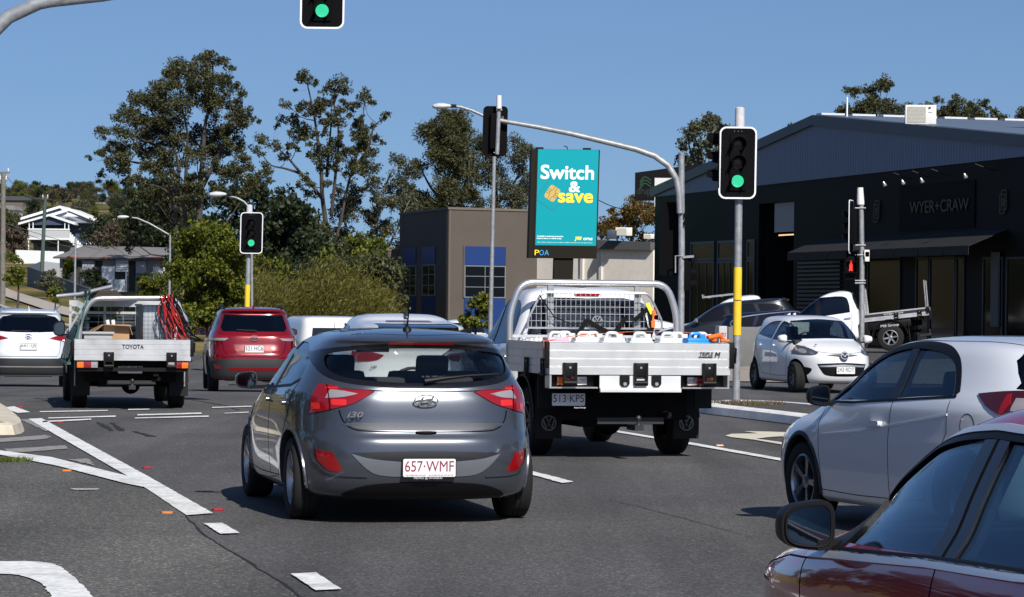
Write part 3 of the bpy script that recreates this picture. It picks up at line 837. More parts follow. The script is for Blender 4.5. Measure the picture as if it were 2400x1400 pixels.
def feat(root, B, name, poly, view, mat, side=1, out=0.004, inn=-0.014, cut=None, both=False, ylim=None, label=None):
    res = []
    for q in ((1, -1) if both else (1,)):
        p = poly if (q > 0 or view == 'side') else mir(poly)
        me = B.piece(p, view, side * q, out, inn, cut)
        if ylim is not None:
            me = boolean(me, cutter([(-3, ylim), (3, ylim), (3, ylim + (6 if ylim > 0 else -6)), (-3, ylim + (6 if ylim > 0 else -6))], 'top', 0.1, 2.2, 0), 'INTERSECT'); me.set_sharp_from_angle(angle=R(35))
        res.append(link(name, me, mat, root))
    return res[0] if len(res) == 1 else res

M_wpaint = pbr('white_car_paint', (0.74, 0.75, 0.77), 0.32, coat=1.0)
M_pearl = pbr('pearl_white_paint', (0.72, 0.75, 0.80), 0.30, 0.10, coat=1.0)
M_redp = pbr('red_car_paint', (0.20, 0.001, 0.005), 0.2, 0.25, coat=1.0, flake=0.02)
M_navy = pbr('navy_car_paint', (0.005, 0.009, 0.030), 0.3, 0.4, coat=1.0)
M_dgrey = pbr('dark_grey_car_paint', (0.010, 0.011, 0.014), 0.3, 0.2, coat=1.0)
M_silver = pbr('silver_wheel', (0.42, 0.42, 0.44), 0.3, 0.8)
M_darkrim = pbr('dark_wheel', (0.06, 0.062, 0.07), 0.3, 0.6)
M_cladding = pbr('cladding_plastic', (0.022, 0.023, 0.026), 0.6)
M_person = pbr('skin', (0.32, 0.18, 0.12), 0.6)

SUV = [(0.26, -2.10, 2.10, 0.80, 6, 4.5), (0.32, -2.20, 2.22, 0.87, 5.5, 4.2), (0.55, -2.26, 2.28, 0.905, 5, 4.0), (0.72, -2.25, 2.28, 0.915, 5, 3.8), (0.82, -2.20, 2.25, 0.915, 5, 3.6),
       (0.92, -2.16, 2.10, 0.91, 5, 3.6), (1.00, -2.14, 1.72, 0.90, 5, 3.6), (1.07, -2.12, 1.28, 0.88, 4.8, 4), (1.13, -2.08, 1.10, 0.855, 4.8, 4), (1.24, -2.00, 0.90, 0.80, 4.8, 4.2), (1.38, -1.90, 0.66, 0.745, 4.8, 4.4),
       (1.50, -1.82, 0.42, 0.70, 4.8, 4.4), (1.555, -1.87, 0.30, 0.665, 5, 4.2), (1.59, -1.80, 0.18, 0.61, 5, 4), (1.615, -1.55, 0.0, 0.50, 4.5, 4), (1.63, -1.2, -0.3, 0.30, 4, 4), (1.634, -1.0, -0.5, 0.05, 4, 4)]
SUV_SW = [smooth_poly([(0.98, 1.12, 's'), (0.62, 1.36), (0.36, 1.50), (0.10, 1.53, 's'), (-0.02, 1.10, 's')], 3),
          smooth_poly([(-0.08, 1.53, 's'), (-0.80, 1.52, 's'), (-0.95, 1.15, 's'), (-0.12, 1.11, 's')], 3),
          smooth_poly([(-0.92, 1.50, 's'), (-1.45, 1.45), (-1.68, 1.32), (-1.50, 1.20), (-1.05, 1.16, 's')], 3)]

def quarter_light(root, B, poly, mat=None): return feat(root, B, 'tail_light', poly, 'rear', mat or M_red, both=True, ylim=-1.8, out=0.008, inn=-0.02)

# red SUV, across the junction behind the left ute
def red_suv():
    root, B = std_car('red_suv', 'red SUV with black lower bumper and roof rails beside the white-tray ute, plate 521 HC6', M_redp, SUV, (1.32, -1.32), 0.34, 0.78, SUV_SW,
                      None, [(-0.62, 1.17), (0.62, 1.17), (0.66, 1.24), (0.58, 1.48), (-0.58, 1.48), (-0.66, 1.24)],
                      (-5.45, 60.2, height(-5.45, 60.2)), 8.0, 'SUV', gl_side=M_gdark, cav=(-2.0, 1.1, 0.80), rim=M_darkrim, arch=M_cladding, mirror=(0.85, 1.14, 0.81), scale=(1,1,1.07), seat_rows=[(-0.1, 1.42, (-0.38, 0.38)), (-0.95, 1.38, (-0.4, 0.4))])
    lamp = smooth_poly([(0.52, 1.085, 's'), (0.75, 1.11), (0.95, 1.115, 's'), (0.95, 0.985, 's'), (0.75, 0.985), (0.56, 1.01)], 3)
    for t, sg in zip(quarter_light(root, B, lamp), (1, -1)):
        f = (lambda q: q) if sg > 0 else mir
        link('lower_lens', B.piece(f([(0.50, 1.045), (0.85, 1.045), (0.85, 0.995), (0.58, 1.0)]), 'rear', 1, 0.0105, 0), M_lens, t)
    feat(root, B, 'lower_bumper', [(-1, 0.58), (-0.62, 0.66), (0.62, 0.66), (1, 0.58), (1, 0.30), (-1, 0.30)], 'rear', M_cladding, out=0.012, inn=-0.03, ylim=-1.7)
    feat(root, B, 'bumper_insert', [(-0.55, 0.50), (0.55, 0.50), (0.48, 0.44), (-0.48, 0.44)], 'rear', M_redp, out=0.018, inn=-0.01)
    feat(root, B, 'bumper_reflector', [(0.66, 0.52), (0.80, 0.56), (0.78, 0.47), (0.68, 0.46)], 'rear', M_red, out=0.018, inn=-0.01, both=True)
    feat(root, B, 'hatch_shut_line', stripe([(-0.64, 0.98), (-0.60, 0.80), (-0.50, 0.70), (0.50, 0.70), (0.60, 0.80), (0.64, 0.98)], 0.010), 'rear', M_dkgap, out=0.0012, inn=-0.004)
    feat(root, B, 'plate_recess', [(-0.42, 0.93), (0.42, 0.93), (0.34, 0.76), (-0.34, 0.76)], 'rear', pbr('recess_red', (0.12, 0.003, 0.008), 0.4, 0.3, coat=0.6), out=0.003, inn=-0.02)
    plate(root, frame((0, -2.215, 0.845), (1, 0, 0), (0, 0, 1)), '521 HC6', col=M_char)
    logo_rings(root, frame((0, -2.165, 1.05), (1, 0, 0), (0, -0.1, 1)), 'ellipses_t', 0.17, M_chrome)
    mb = MB(); mb.tube([(0.05, -2.09, 1.185), (-0.35, -2.07, 1.20)], 0.012, 6); mb.build('rear_wiper', M_black, root)
    for sg in (-1, 1):
        mb = MB(); mb.tube([(sg * 0.60, 0.25, 1.585), (sg * 0.61, 0.10, 1.645), (sg * 0.60, -1.25, 1.66), (sg * 0.58, -1.55, 1.60)], 0.02, 8); mb.build('roof_rail', M_black, root)
    mb = MB(); mb.add([(0.0, -1.62, 1.70), (0.02, -1.45, 1.61), (-0.02, -1.45, 1.61), (0.025, -1.70, 1.60), (-0.025, -1.70, 1.60)], [(0,1,2), (0,3,1), (0,2,4), (0,4,3), (1,3,4,2)]); mb.build('antenna', M_redp, root)
    return root
red_suv()

def white_suv():
    lv = [(z * 1.055, yr * 1.09, yf * 1.09, w * 1.055, a, b) for z, yr, yf, w, a, b in SUV]
    sw = [[(y * 1.09, z * 1.055) for y, z in p] for p in SUV_SW]
    root, B = std_car('white_suv', 'white SUV with wide dark rear window, cut by the left photo edge', M_pearl, lv, (1.42, -1.42), 0.36, 0.82, sw,
                      None, smooth_poly([(-0.70, 1.24), (0, 1.215), (0.70, 1.24), (0.72, 1.32), (0.60, 1.56), (0, 1.58), (-0.60, 1.56), (-0.72, 1.32)], 3),
                      (-11.6, 69.8, height(-11.6, 69.8)), 9.0, 'SUV', cav=(-2.2, 1.2, 0.85), rim=M_darkrim, mirror=(0.9, 1.2, 0.84), scale=(1,1,1.08), seat_rows=[(-0.1, 1.50, (-0.38, 0.38))])
    lamp = smooth_poly([(0.46, 1.09, 's'), (0.70, 1.155), (1.0, 1.165, 's'), (1.0, 1.05, 's'), (0.76, 1.04)], 3)
    quarter_light(root, B, lamp)
    feat(root, B, 'lower_bumper', [(-1.1, 0.62), (-0.80, 0.66), (0.80, 0.66), (1.1, 0.62), (1.1, 0.30), (-1.1, 0.30)], 'rear', M_cladding, out=0.012, inn=-0.03, ylim=-1.8)
    feat(root, B, 'bumper_trim', [(-0.85, 0.49), (0.85, 0.49), (0.80, 0.465), (-0.80, 0.465)], 'rear', M_alu, out=0.02, inn=-0.01)
    feat(root, B, 'plate_recess', [(-0.55, 0.80), (-0.40, 1.02), (0.40, 1.02), (0.55, 0.80)], 'rear', pbr('pearl_recess', (0.55, 0.58, 0.62), 0.35, coat=1.0), out=0.003, inn=-0.02)
    feat(root, B, 'hatch_shut_line', stripe([(-0.74, 1.1), (-0.72, 0.80), (-0.66, 0.70), (0.66, 0.70), (0.72, 0.80), (0.74, 1.1)], 0.010), 'rear', M_dkgap, out=0.0012, inn=-0.004)
    plate(root, frame((0, -2.435, 0.91), (1, 0, 0), (0, 0, 1)), '641\u00b71J5', col=M_char)
    logo_rings(root, frame((0, -2.365, 1.13), (1, 0, 0), (0, -0.1, 1)), 'ellipses_t', 0.17, pbr('blue_chrome', (0.25, 0.4, 0.7), 0.15, 1.0))
    for sg in (-1, 1):
        mb = MB(); mb.tube([(sg * 0.63, 0.3, 1.66), (sg * 0.64, 0.10, 1.735), (sg * 0.63, -1.35, 1.75), (sg * 0.62, -1.72, 1.68)], 0.02, 8); mb.build('roof_rail', M_alu, root)
    mb = MB(); mb.tube([(0, -1.85, 1.70), (-0.01, -1.95, 1.77)], [0.03, 0.01], 8); mb.build('antenna', M_pearl, root)
    mb = MB(); mb.tube([(0.05, -2.27, 1.245), (-0.4, -2.25, 1.25)], 0.012, 6); mb.build('rear_wiper', M_black, root)
white_suv()

SEDAN = [(0.20, -2.12, 2.02, 0.79, 5, 4), (0.25, -2.24, 2.14, 0.85, 4.8, 3.8), (0.45, -2.30, 2.23, 0.885, 4.6, 3.6), (0.60, -2.30, 2.22, 0.892, 4.6, 3.5), (0.70, -2.28, 2.12, 0.890, 4.5, 3.5),
         (0.80, -2.24, 1.80, 0.884, 4.4, 3.5), (0.88, -2.20, 1.42, 0.872, 4.3, 3.6), (0.94, -2.15, 1.05, 0.852, 4.2, 4), (0.99, -2.10, 0.92, 0.828, 4.2, 4), (1.08, -1.94, 0.76, 0.78, 4.2, 4), (1.18, -1.76, 0.56, 0.725, 4.2, 4.2),
         (1.28, -1.58, 0.34, 0.665, 4.2, 4.2), (1.35, -1.40, 0.16, 0.61, 4.2, 4), (1.40, -1.20, 0.0, 0.53, 4, 3.8), (1.435, -0.95, -0.2, 0.38, 3.6, 3.6), (1.445, -0.7, -0.4, 0.05, 3.4, 3.4)]
def white_kia():
    lv = [(z * 1.03, -2.05 - (2.30 + yr) * 0.62 if z < 1.3 else yr * 1.05, yf, w, a, b) for z, yr, yf, w, a, b in SEDAN]
    sw = [smooth_poly([(0.92, 1.0, 's'), (0.45, 1.22), (0.05, 1.32), (-0.22, 1.34, 's'), (-0.26, 1.0, 's')], 3), smooth_poly([(-0.32, 1.34, 's'), (-0.9, 1.31), (-1.25, 1.20), (-1.4, 1.05), (-0.34, 1.01, 's')], 3)]
    root, B = std_car('white_hatchback', 'white hatchback seen over the roof and through the rear window of the grey hatchback', M_wpaint, lv, (1.35, -1.35), 0.31, 0.77, sw,
                      [(-0.68, 1.03), (0.68, 1.03), (0.55, 1.33), (-0.55, 1.33)], [(-0.58, 1.10), (0.58, 1.10), (0.50, 1.36), (-0.50, 1.36)],
                      (-1.72, 41.2, 0), 11.5, cav=(-1.8, 1.05, 0.70), mirror=(0.74, 1.01, 0.8), scale=(1.06, 1, 1.045), seat_rows=[(-0.1, 1.25, (-0.36, 0.36))])
    quarter_light(root, B, smooth_poly([(0.40, 0.955, 's'), (0.62, 1.0), (0.95, 0.995, 's'), (0.95, 0.89, 's'), (0.66, 0.87), (0.48, 0.89)], 3))
    plate(root, frame((0.02, -2.065, 0.87), (1, 0, 0), (0, -0.05, 1)), '942\u00b7XV4', col=M_char)
    logo_rings(root, frame((0.0, -2.02, 1.045), (1, 0, 0), (0, -0.2, 1)), 'oval_k', 0.16, M_char)
    text('model_lettering', 'CERATO', 0.028, frame((-0.46, -2.045, 0.80), (1, 0, 0), (0, -0.1, 1)), M_char, root, width=0.20)
    feat(root, B, 'high_brake_light', [(-0.30, 1.385), (0.30, 1.385), (0.28, 1.40), (-0.28, 1.40)], 'rear', M_red, out=0.006)
    mb = MB(); mb.add([(0.0, -1.35, 1.55), (0.02, -1.2, 1.47), (-0.02, -1.2, 1.47), (0.025, -1.42, 1.45), (-0.025, -1.42, 1.45)], [(0,1,2), (0,3,1), (0,2,4), (0,4,3), (1,3,4,2)]); mb.build('antenna', M_black, root)
white_kia()

# white panel van behind
def van():
    lv = [(0.28, -2.1, 2.25, 0.86, 9, 4), (0.35, -2.2, 2.38, 0.90, 9, 4), (0.6, -2.2, 2.42, 0.91, 9, 4), (0.9, -2.2, 2.30, 0.91, 9, 4), (1.05, -2.2, 1.9, 0.905, 9, 4), (1.15, -2.19, 1.55, 0.90, 9, 5), (1.4, -2.17, 1.1, 0.87, 9, 5), (1.65, -2.14, 0.8, 0.83, 9, 5), (1.76, -2.09, 0.6, 0.78, 8, 5), (1.81, -1.9, 0.4, 0.68, 7, 5), (1.83, -1.5, 0.1, 0.4, 6, 5), (1.835, -1.2, -0.1, 0.05, 5, 5)]
    root, B = std_car('white_van', 'plain white panel van seen beyond the red SUV and the grey hatchback', M_wpaint, lv, (1.4, -1.3), 0.32, 0.79,
                      [[(1.3, 1.15), (0.85, 1.62), (0.25, 1.62), (0.15, 1.12)]], None, [(-0.62, 1.15), (0.62, 1.15), (0.58, 1.52), (-0.58, 1.52)], (-5.2, 77.5, height(-5.2, 77.5)), 16.0, 'van', cav=None, mirror=(1.0, 1.2, 0.88))
    feat(root, B, 'tail_light', [(0.78, 1.1), (0.95, 1.1), (0.95, 0.7), (0.80, 0.7)], 'rear', M_red, both=True, ylim=-1.9)
    feat(root, B, 'door_gap', stripe([(0, 1.75), (0, 0.45)], 0.012), 'rear', M_dkgap, out=0.002)
    feat(root, B, 'body_crease', stripe([(1.0, 1.0), (-2.1, 1.0)], 0.03), 'side', M_wpaint, side=-1, out=0.012)
    mb = MB(); mb.tube([(0.3, -2.17, 1.55), (0.28, -2.18, 1.65)], 0.02, 6); mb.build('door_hinge', M_black, root)
van()

# white Mazda-like small hatch facing us
def small_hatch():
    S = 3.9 / 4.3
    base = [
        (0.19, -1.96, 1.98, 0.80, 5, 3.4), (0.23, -2.04, 2.10, 0.85, 5.0, 3.0), (0.34, -2.11, 2.17, 0.876, 4.8, 2.9), (0.50, -2.135, 2.19, 0.888, 4.6, 2.8),
        (0.62, -2.12, 2.17, 0.892, 4.5, 2.8), (0.70, -2.075, 2.12, 0.890, 4.5, 2.8), (0.78, -2.055, 2.00, 0.886, 4.4, 2.7), (0.86, -2.04, 1.82, 0.878, 4.3, 2.6), (0.94, -2.02, 1.56, 0.864, 4.2, 2.6),
        (1.00, -1.995, 1.30, 0.850, 4.1, 2.9), (1.045, -1.975, 1.18, 0.832, 4.0, 3.3), (1.12, -1.92, 1.02, 0.795, 4.0, 3.9), (1.22, -1.855, 0.82, 0.750, 4.0, 4), (1.31, -1.805, 0.62, 0.705, 4.0, 4), (1.355, -1.81, 0.50, 0.670, 4.0, 4),
        (1.395, -1.78, 0.36, 0.625, 4.2, 4), (1.43, -1.66, 0.20, 0.56, 4.2, 4), (1.455, -1.45, 0.0, 0.45, 3.6, 3.6), (1.470, -1.15, -0.24, 0.28, 3.2, 3.2), (1.475, -0.9, -0.45, 0.05, 3.0, 3.0)]
    lv = [(z, yr * S, yf * S, w * 0.955, a, b) for z, yr, yf, w, a, b in base]
    sw = [smooth_poly([(1.0, 1.0, 's'), (0.66, 1.19), (0.36, 1.31), (0.05, 1.36, 's'), (-0.08, 1.00, 's'), (0.4, 0.985)], 4),
          smooth_poly([(-0.02, 1.362, 's'), (-0.55, 1.34), (-0.95, 1.22), (-1.16, 1.09, 's'), (-0.14, 1.01, 's')], 4)]
    ws = smooth_poly([(-0.70, 1.015, 's'), (0, 1.035), (0.70, 1.015, 's'), (0.64, 1.24), (0.54, 1.365, 's'), (0, 1.40), (-0.54, 1.365, 's'), (-0.64, 1.24)], 4)
    root, B = std_car('small_hatchback', 'small white hatchback facing the camera with a green cloth on its dashboard, plate 243 RD', M_wpaint, lv, (1.245, -1.245), 0.295, 0.735, sw,
                      ws, [(-0.5, 1.08), (0.5, 1.08), (0.46, 1.33), (-0.46, 1.33)], (6.17, 59.58, 0.0), 193.0, N=100, cav=(-1.7, 1.15, 0.68), rim_r=0.185, rim=M_darkrim, style=(7, 'single'),
                      gl_side=M_gblue, gl_rear=M_glass, gl_front=glass('windscreen_glass', (0.86, 0.9, 0.9), spec=1.41), mirror=(0.78, 1.02, 0.745), scale=(1.02,1,1.055), msize=(0.19, 0.15, 0.16), seat_rows=[(-0.15, 1.27, (-0.34, 0.34)), (-0.95, 1.17, (-0.36, 0.36))], dash=(0.98, 1.0, 0.70))
    # headlights (hooded, stretched up the wing), grille, badge
    hl = smooth_poly([(0.44, 0.775, 's'), (0.56, 0.865), (0.70, 0.915), (0.86, 0.93, 's'), (0.86, 0.80), (0.76, 0.735), (0.60, 0.72), (0.50, 0.735)], 4)
    for h, sg in zip(feat(root, B, 'headlight', hl, 'front', pbr('headlight_glass', (0.06, 0.065, 0.07), 0.08, coat=1.0), both=True, ylim=1.05, out=0.006, inn=-0.02), (1, -1)):
        f = (lambda q: q) if sg > 0 else mir
        link('reflector', B.piece(f(ellipse(0.055, 0.045, 16, 0.66, 0.80)), 'front', 1, 0.009, 0), M_lens, h)
        link('reflector', B.piece(f(ellipse(0.035, 0.03, 14, 0.55, 0.765)), 'front', 1, 0.009, 0), M_chrome, h)
    gr_ = smooth_poly([(-0.50, 0.56, 's'), (0, 0.585), (0.50, 0.56, 's'), (0.44, 0.44), (0.34, 0.345), (0, 0.325), (-0.34, 0.345), (-0.44, 0.44)], 4)
    feat(root, B, 'grille', gr_, 'front', M_black, out=0.004, inn=-0.03)
    feat(root, B, 'grille_bar', [(-0.47, 0.53), (0, 0.55), (0.47, 0.53), (0.45, 0.50), (0, 0.515), (-0.45, 0.50)], 'front', M_alu, out=0.012, inn=-0.01)
    feat(root, B, 'fog_light_recess', smooth_poly([(0.58, 0.47), (0.80, 0.50), (0.78, 0.37), (0.66, 0.33)], 4), 'front', M_black, both=True, out=0.004, inn=-0.02)
    feat(root, B, 'upper_slot', smooth_poly([(-0.33, 0.722, 's'), (0, 0.69), (0.33, 0.722, 's'), (0.14, 0.745), (-0.14, 0.745)], 4), 'front', pbr('slot_grey', (0.10, 0.10, 0.11), 0.4), out=0.004, inn=-0.02)
    feat(root, B, 'bonnet_shut_line', stripe(smooth_poly([(-0.60, 0.90), (-0.45, 0.79), (0, 0.755), (0.45, 0.79), (0.60, 0.90)], 4, closed=False), 0.007), 'front', M_dkgap, out=0.001)
    mb = MB(); mb.lathe([(0.001, 0), (0.085, 0)], 20, frame((0, 2.005, 0.715), (-1, 0, 0), (0, -0.2, 1))); mb.build('badge_back', M_char, root)
    logo_rings(root, frame((0, 2.008, 0.715), (-1, 0, 0), (0, -0.2, 1)), 'wings', 0.17, M_chrome)
    plate(root, frame((-0.02, 2.01, 0.445), (-1, 0, 0), (0, 0, 1)), '243 RDT', col=M_char)
    for sg in (-1, 1):
        for l in ([(0.84, 0.98), (0.86, 0.7), (0.80, 0.32)], [(-0.09, 1.0), (-0.10, 0.62), (-0.10, 0.32)], [(-0.10, 0.32), (0.3, 0.31), (0.80, 0.32)], [(-0.10, 0.32), (-0.7, 0.34), (-0.95, 0.65), (-1.2, 1.03)]):
            feat(root, B, 'shut_line', stripe(l, 0.008), 'side', M_dkgap, side=sg, out=0.0012, inn=-0.004)
        for hy in (0.02, -0.85): feat(root, B, 'door_handle', rrect(0.18, 0.035, 0.015, 3, hy, 0.885), 'side', M_wpaint, side=sg, out=0.028, inn=-0.004)
        feat(root, B, 'side_repeater', ellipse(0.03, 0.015, 12, 1.02, 0.80), 'side', M_amber, side=sg, out=0.006)
    mb = MB(); mb.tube([(0, -1.2, 1.455), (0, -1.28, 1.52)], 0.008, 6); mb.build('antenna', M_black, root)
    g = text('window_sticker', 'P', 0.07, frame((0.42, 1.50, 0.917), (-1, 0, 0), (0, -0.95, 0.32)), M_maroon, root)
    # green cloth thrown on the dash
    mb = MB(); rnd = random.Random(3)
    vs = []; n = 14
    for j in range(7):
        for i in range(n): vs.append((-0.52 + 0.42 * i / (n-1), 0.74 + 0.14 * j / 6, 1.005 + 0.045 * math.sin(i * 0.9 + j) ** 2 + rnd.uniform(0, 0.012)))
    mb.add(vs, [(j*n+i, j*n+i+1, (j+1)*n+i+1, (j+1)*n+i) for j in range(6) for i in range(n-1)], 0, True)
    c = mb.build('dashboard_cloth', pbr('hi_vis_cloth', (0.42, 0.72, 0.14), 0.8)); 
    c.parent = None; M = Matrix.Translation(root.location) @ Matrix.Rotation(R(193), 4, 'Z'); c.matrix_world = M
    tag(c, 'bright green cloth lying on the dashboard of the small white hatchback', 'cloth')
    return root
mazda = small_hatch()

# ------------------------------------------------------------------ utilities with flat trays
def cab_levels(H, L, W, yr, z0=0.42):
    """double cab: yr = rear wall, L = nose"""
    k = H / 1.91
    return [(z0, yr + .02, L - .22, W - .10, 9, 4.5), (z0 + .08, yr, L - .08, W - .02, 9, 4.2), (.75 * k, yr, L, W, 9, 4), (.95 * k, yr, L - .02, W, 9, 4), (1.06 * k, yr, L - .10, W - .005, 9, 3.8), (1.13 * k, yr, L - .45, W - .015, 9, 3.6),
            (1.19 * k, yr, L - 1.05, W - .03, 9, 4), (1.24 * k, yr, L - 1.38, W - .055, 9, 4.6), (1.36 * k, yr + .03, L - 1.58, W - .105, 9, 5), (1.55 * k, yr + .08, L - 1.85, W - .17, 8, 5), (1.74 * k, yr + .14, L - 2.16, W - .235, 8, 5),
            (1.82 * k, yr + .19, L - 2.34, W - .29, 7, 5), (1.87 * k, yr + .30, L - 2.52, W - .40, 6, 4.5), (1.90 * k, yr + .48, L - 2.8, W - .60, 5, 4), (1.91 * k, yr + .7, L - 3.0, W - .92, 4, 4)]
def drop_side(mb, p0, p1, z0, z1, th=0.03, ribs=4, mi=0):
    """ribbed aluminium board from p0 to p1"""
    p0 = Vector((p0[0], p0[1], 0)); p1 = Vector((p1[0], p1[1], 0)); d = (p1 - p0); n = Vector((-d.y, d.x, 0)).normalized()
    L = d.length; M = frame(p0, d, (0, 0, 1))
    prof = []; h = z1 - z0; nb = 4 * ribs
    out = [(0.0, z0)]
    for i in range(ribs):
        a = z0 + h * i / ribs; b = z0 + h * (i + 1) / ribs
        out += [(0.0, a + 0.004), (0.0, b - 0.010), (-0.006, b - 0.006), (-0.006, b - 0.001)]
    out.append((0.0, z1))
    pts = [(o, z) for o, z in out] + [(-th, z1), (-th, z0)]
    # profile lies in (outward, z); extrude along the board
    Mp = Matrix(((M[0][2], 0, d.x / L, p0.x), (M[1][2], 0, d.y / L, p0.y), (0, 1, 0, 0), (0, 0, 0, 1)))
    mb.prism(pts, 0, L, Mp, mi)
M_tray = pbr('tray_aluminium', (0.74, 0.745, 0.75), 0.33, 0.5, var=0.07, vscale=4, dirt=0.18)
M_tray2 = pbr('worn_tray_aluminium', (0.50, 0.51, 0.53), 0.45, 0.30, var=0.10, vscale=4, dirt=0.3)
def hinge(root, x, y, z, sc=1.0, rz=0.0, name='tray_hinge'):
    M = Matrix.Translation((x, y, z)) @ Matrix.Rotation(rz, 4, 'Z') @ Matrix.Diagonal((sc, sc, sc, 1))
    mb = MB(); mb.box((-0.075, -0.03, -0.10), (-0.05, 0, 0.10), M=M); mb.box((0.05, -0.03, -0.10), (0.075, 0, 0.10), M=M); mb.box((-0.055, -0.02, -0.05), (0.055, 0, 0.10), M=M, bev=0.01)
    mb.tube([M @ Vector((-0.07, -0.02, -0.11)), M @ Vector((0.07, -0.02, -0.11))], 0.03 * sc, 10)
    mb.lathe([(0.012, 0.0), (0.012, 0.006)], 8, M @ frame((0, -0.02, 0.05), (1, 0, 0), (0, 0, 1)), mi=1)
    return mb.build(name, [M_black, M_alu], root)
def hoop(mb, pts, r, n=12, rad=0.1):
    """tube through pts with rounded corners"""
    P = [Vector(p) for p in pts]; out = [P[0]]
    for i in range(1, len(P) - 1):
        a = (P[i-1] - P[i]); b = (P[i+1] - P[i]); k = min(rad, a.length * 0.45, b.length * 0.45)
        A = P[i] + a.normalized() * k; Bp = P[i] + b.normalized() * k
        for t in np.linspace(0, 1, 7): out.append(A * (1-t)**2 + P[i] * 2*t*(1-t) + Bp * t*t)
    out.append(P[-1]); mb.tube(out, r, n)
def tail_lamp_box(root, x, y, z, w, sg):
    o = MB(); o.box((x - w/2, y, z - 0.055), (x + w/2, y + 0.05, z + 0.055), bev=0.006); o = o.build('tail_light', M_black, root)
    segs = [(-1, -0.34, M_amber), (-0.34, 0.34, M_red), (0.34, 1, M_lens)]
    for a, b, m in segs:
        a2, b2 = (a, b) if sg < 0 else (-b, -a)
        mb = MB(); mb.box((x + a2 * w * 0.47 + 0.002, y - 0.012, z - 0.045), (x + b2 * w * 0.47 - 0.002, y, z + 0.045), bev=0.004); mb.build('lamp_lens', m, o)
    return o

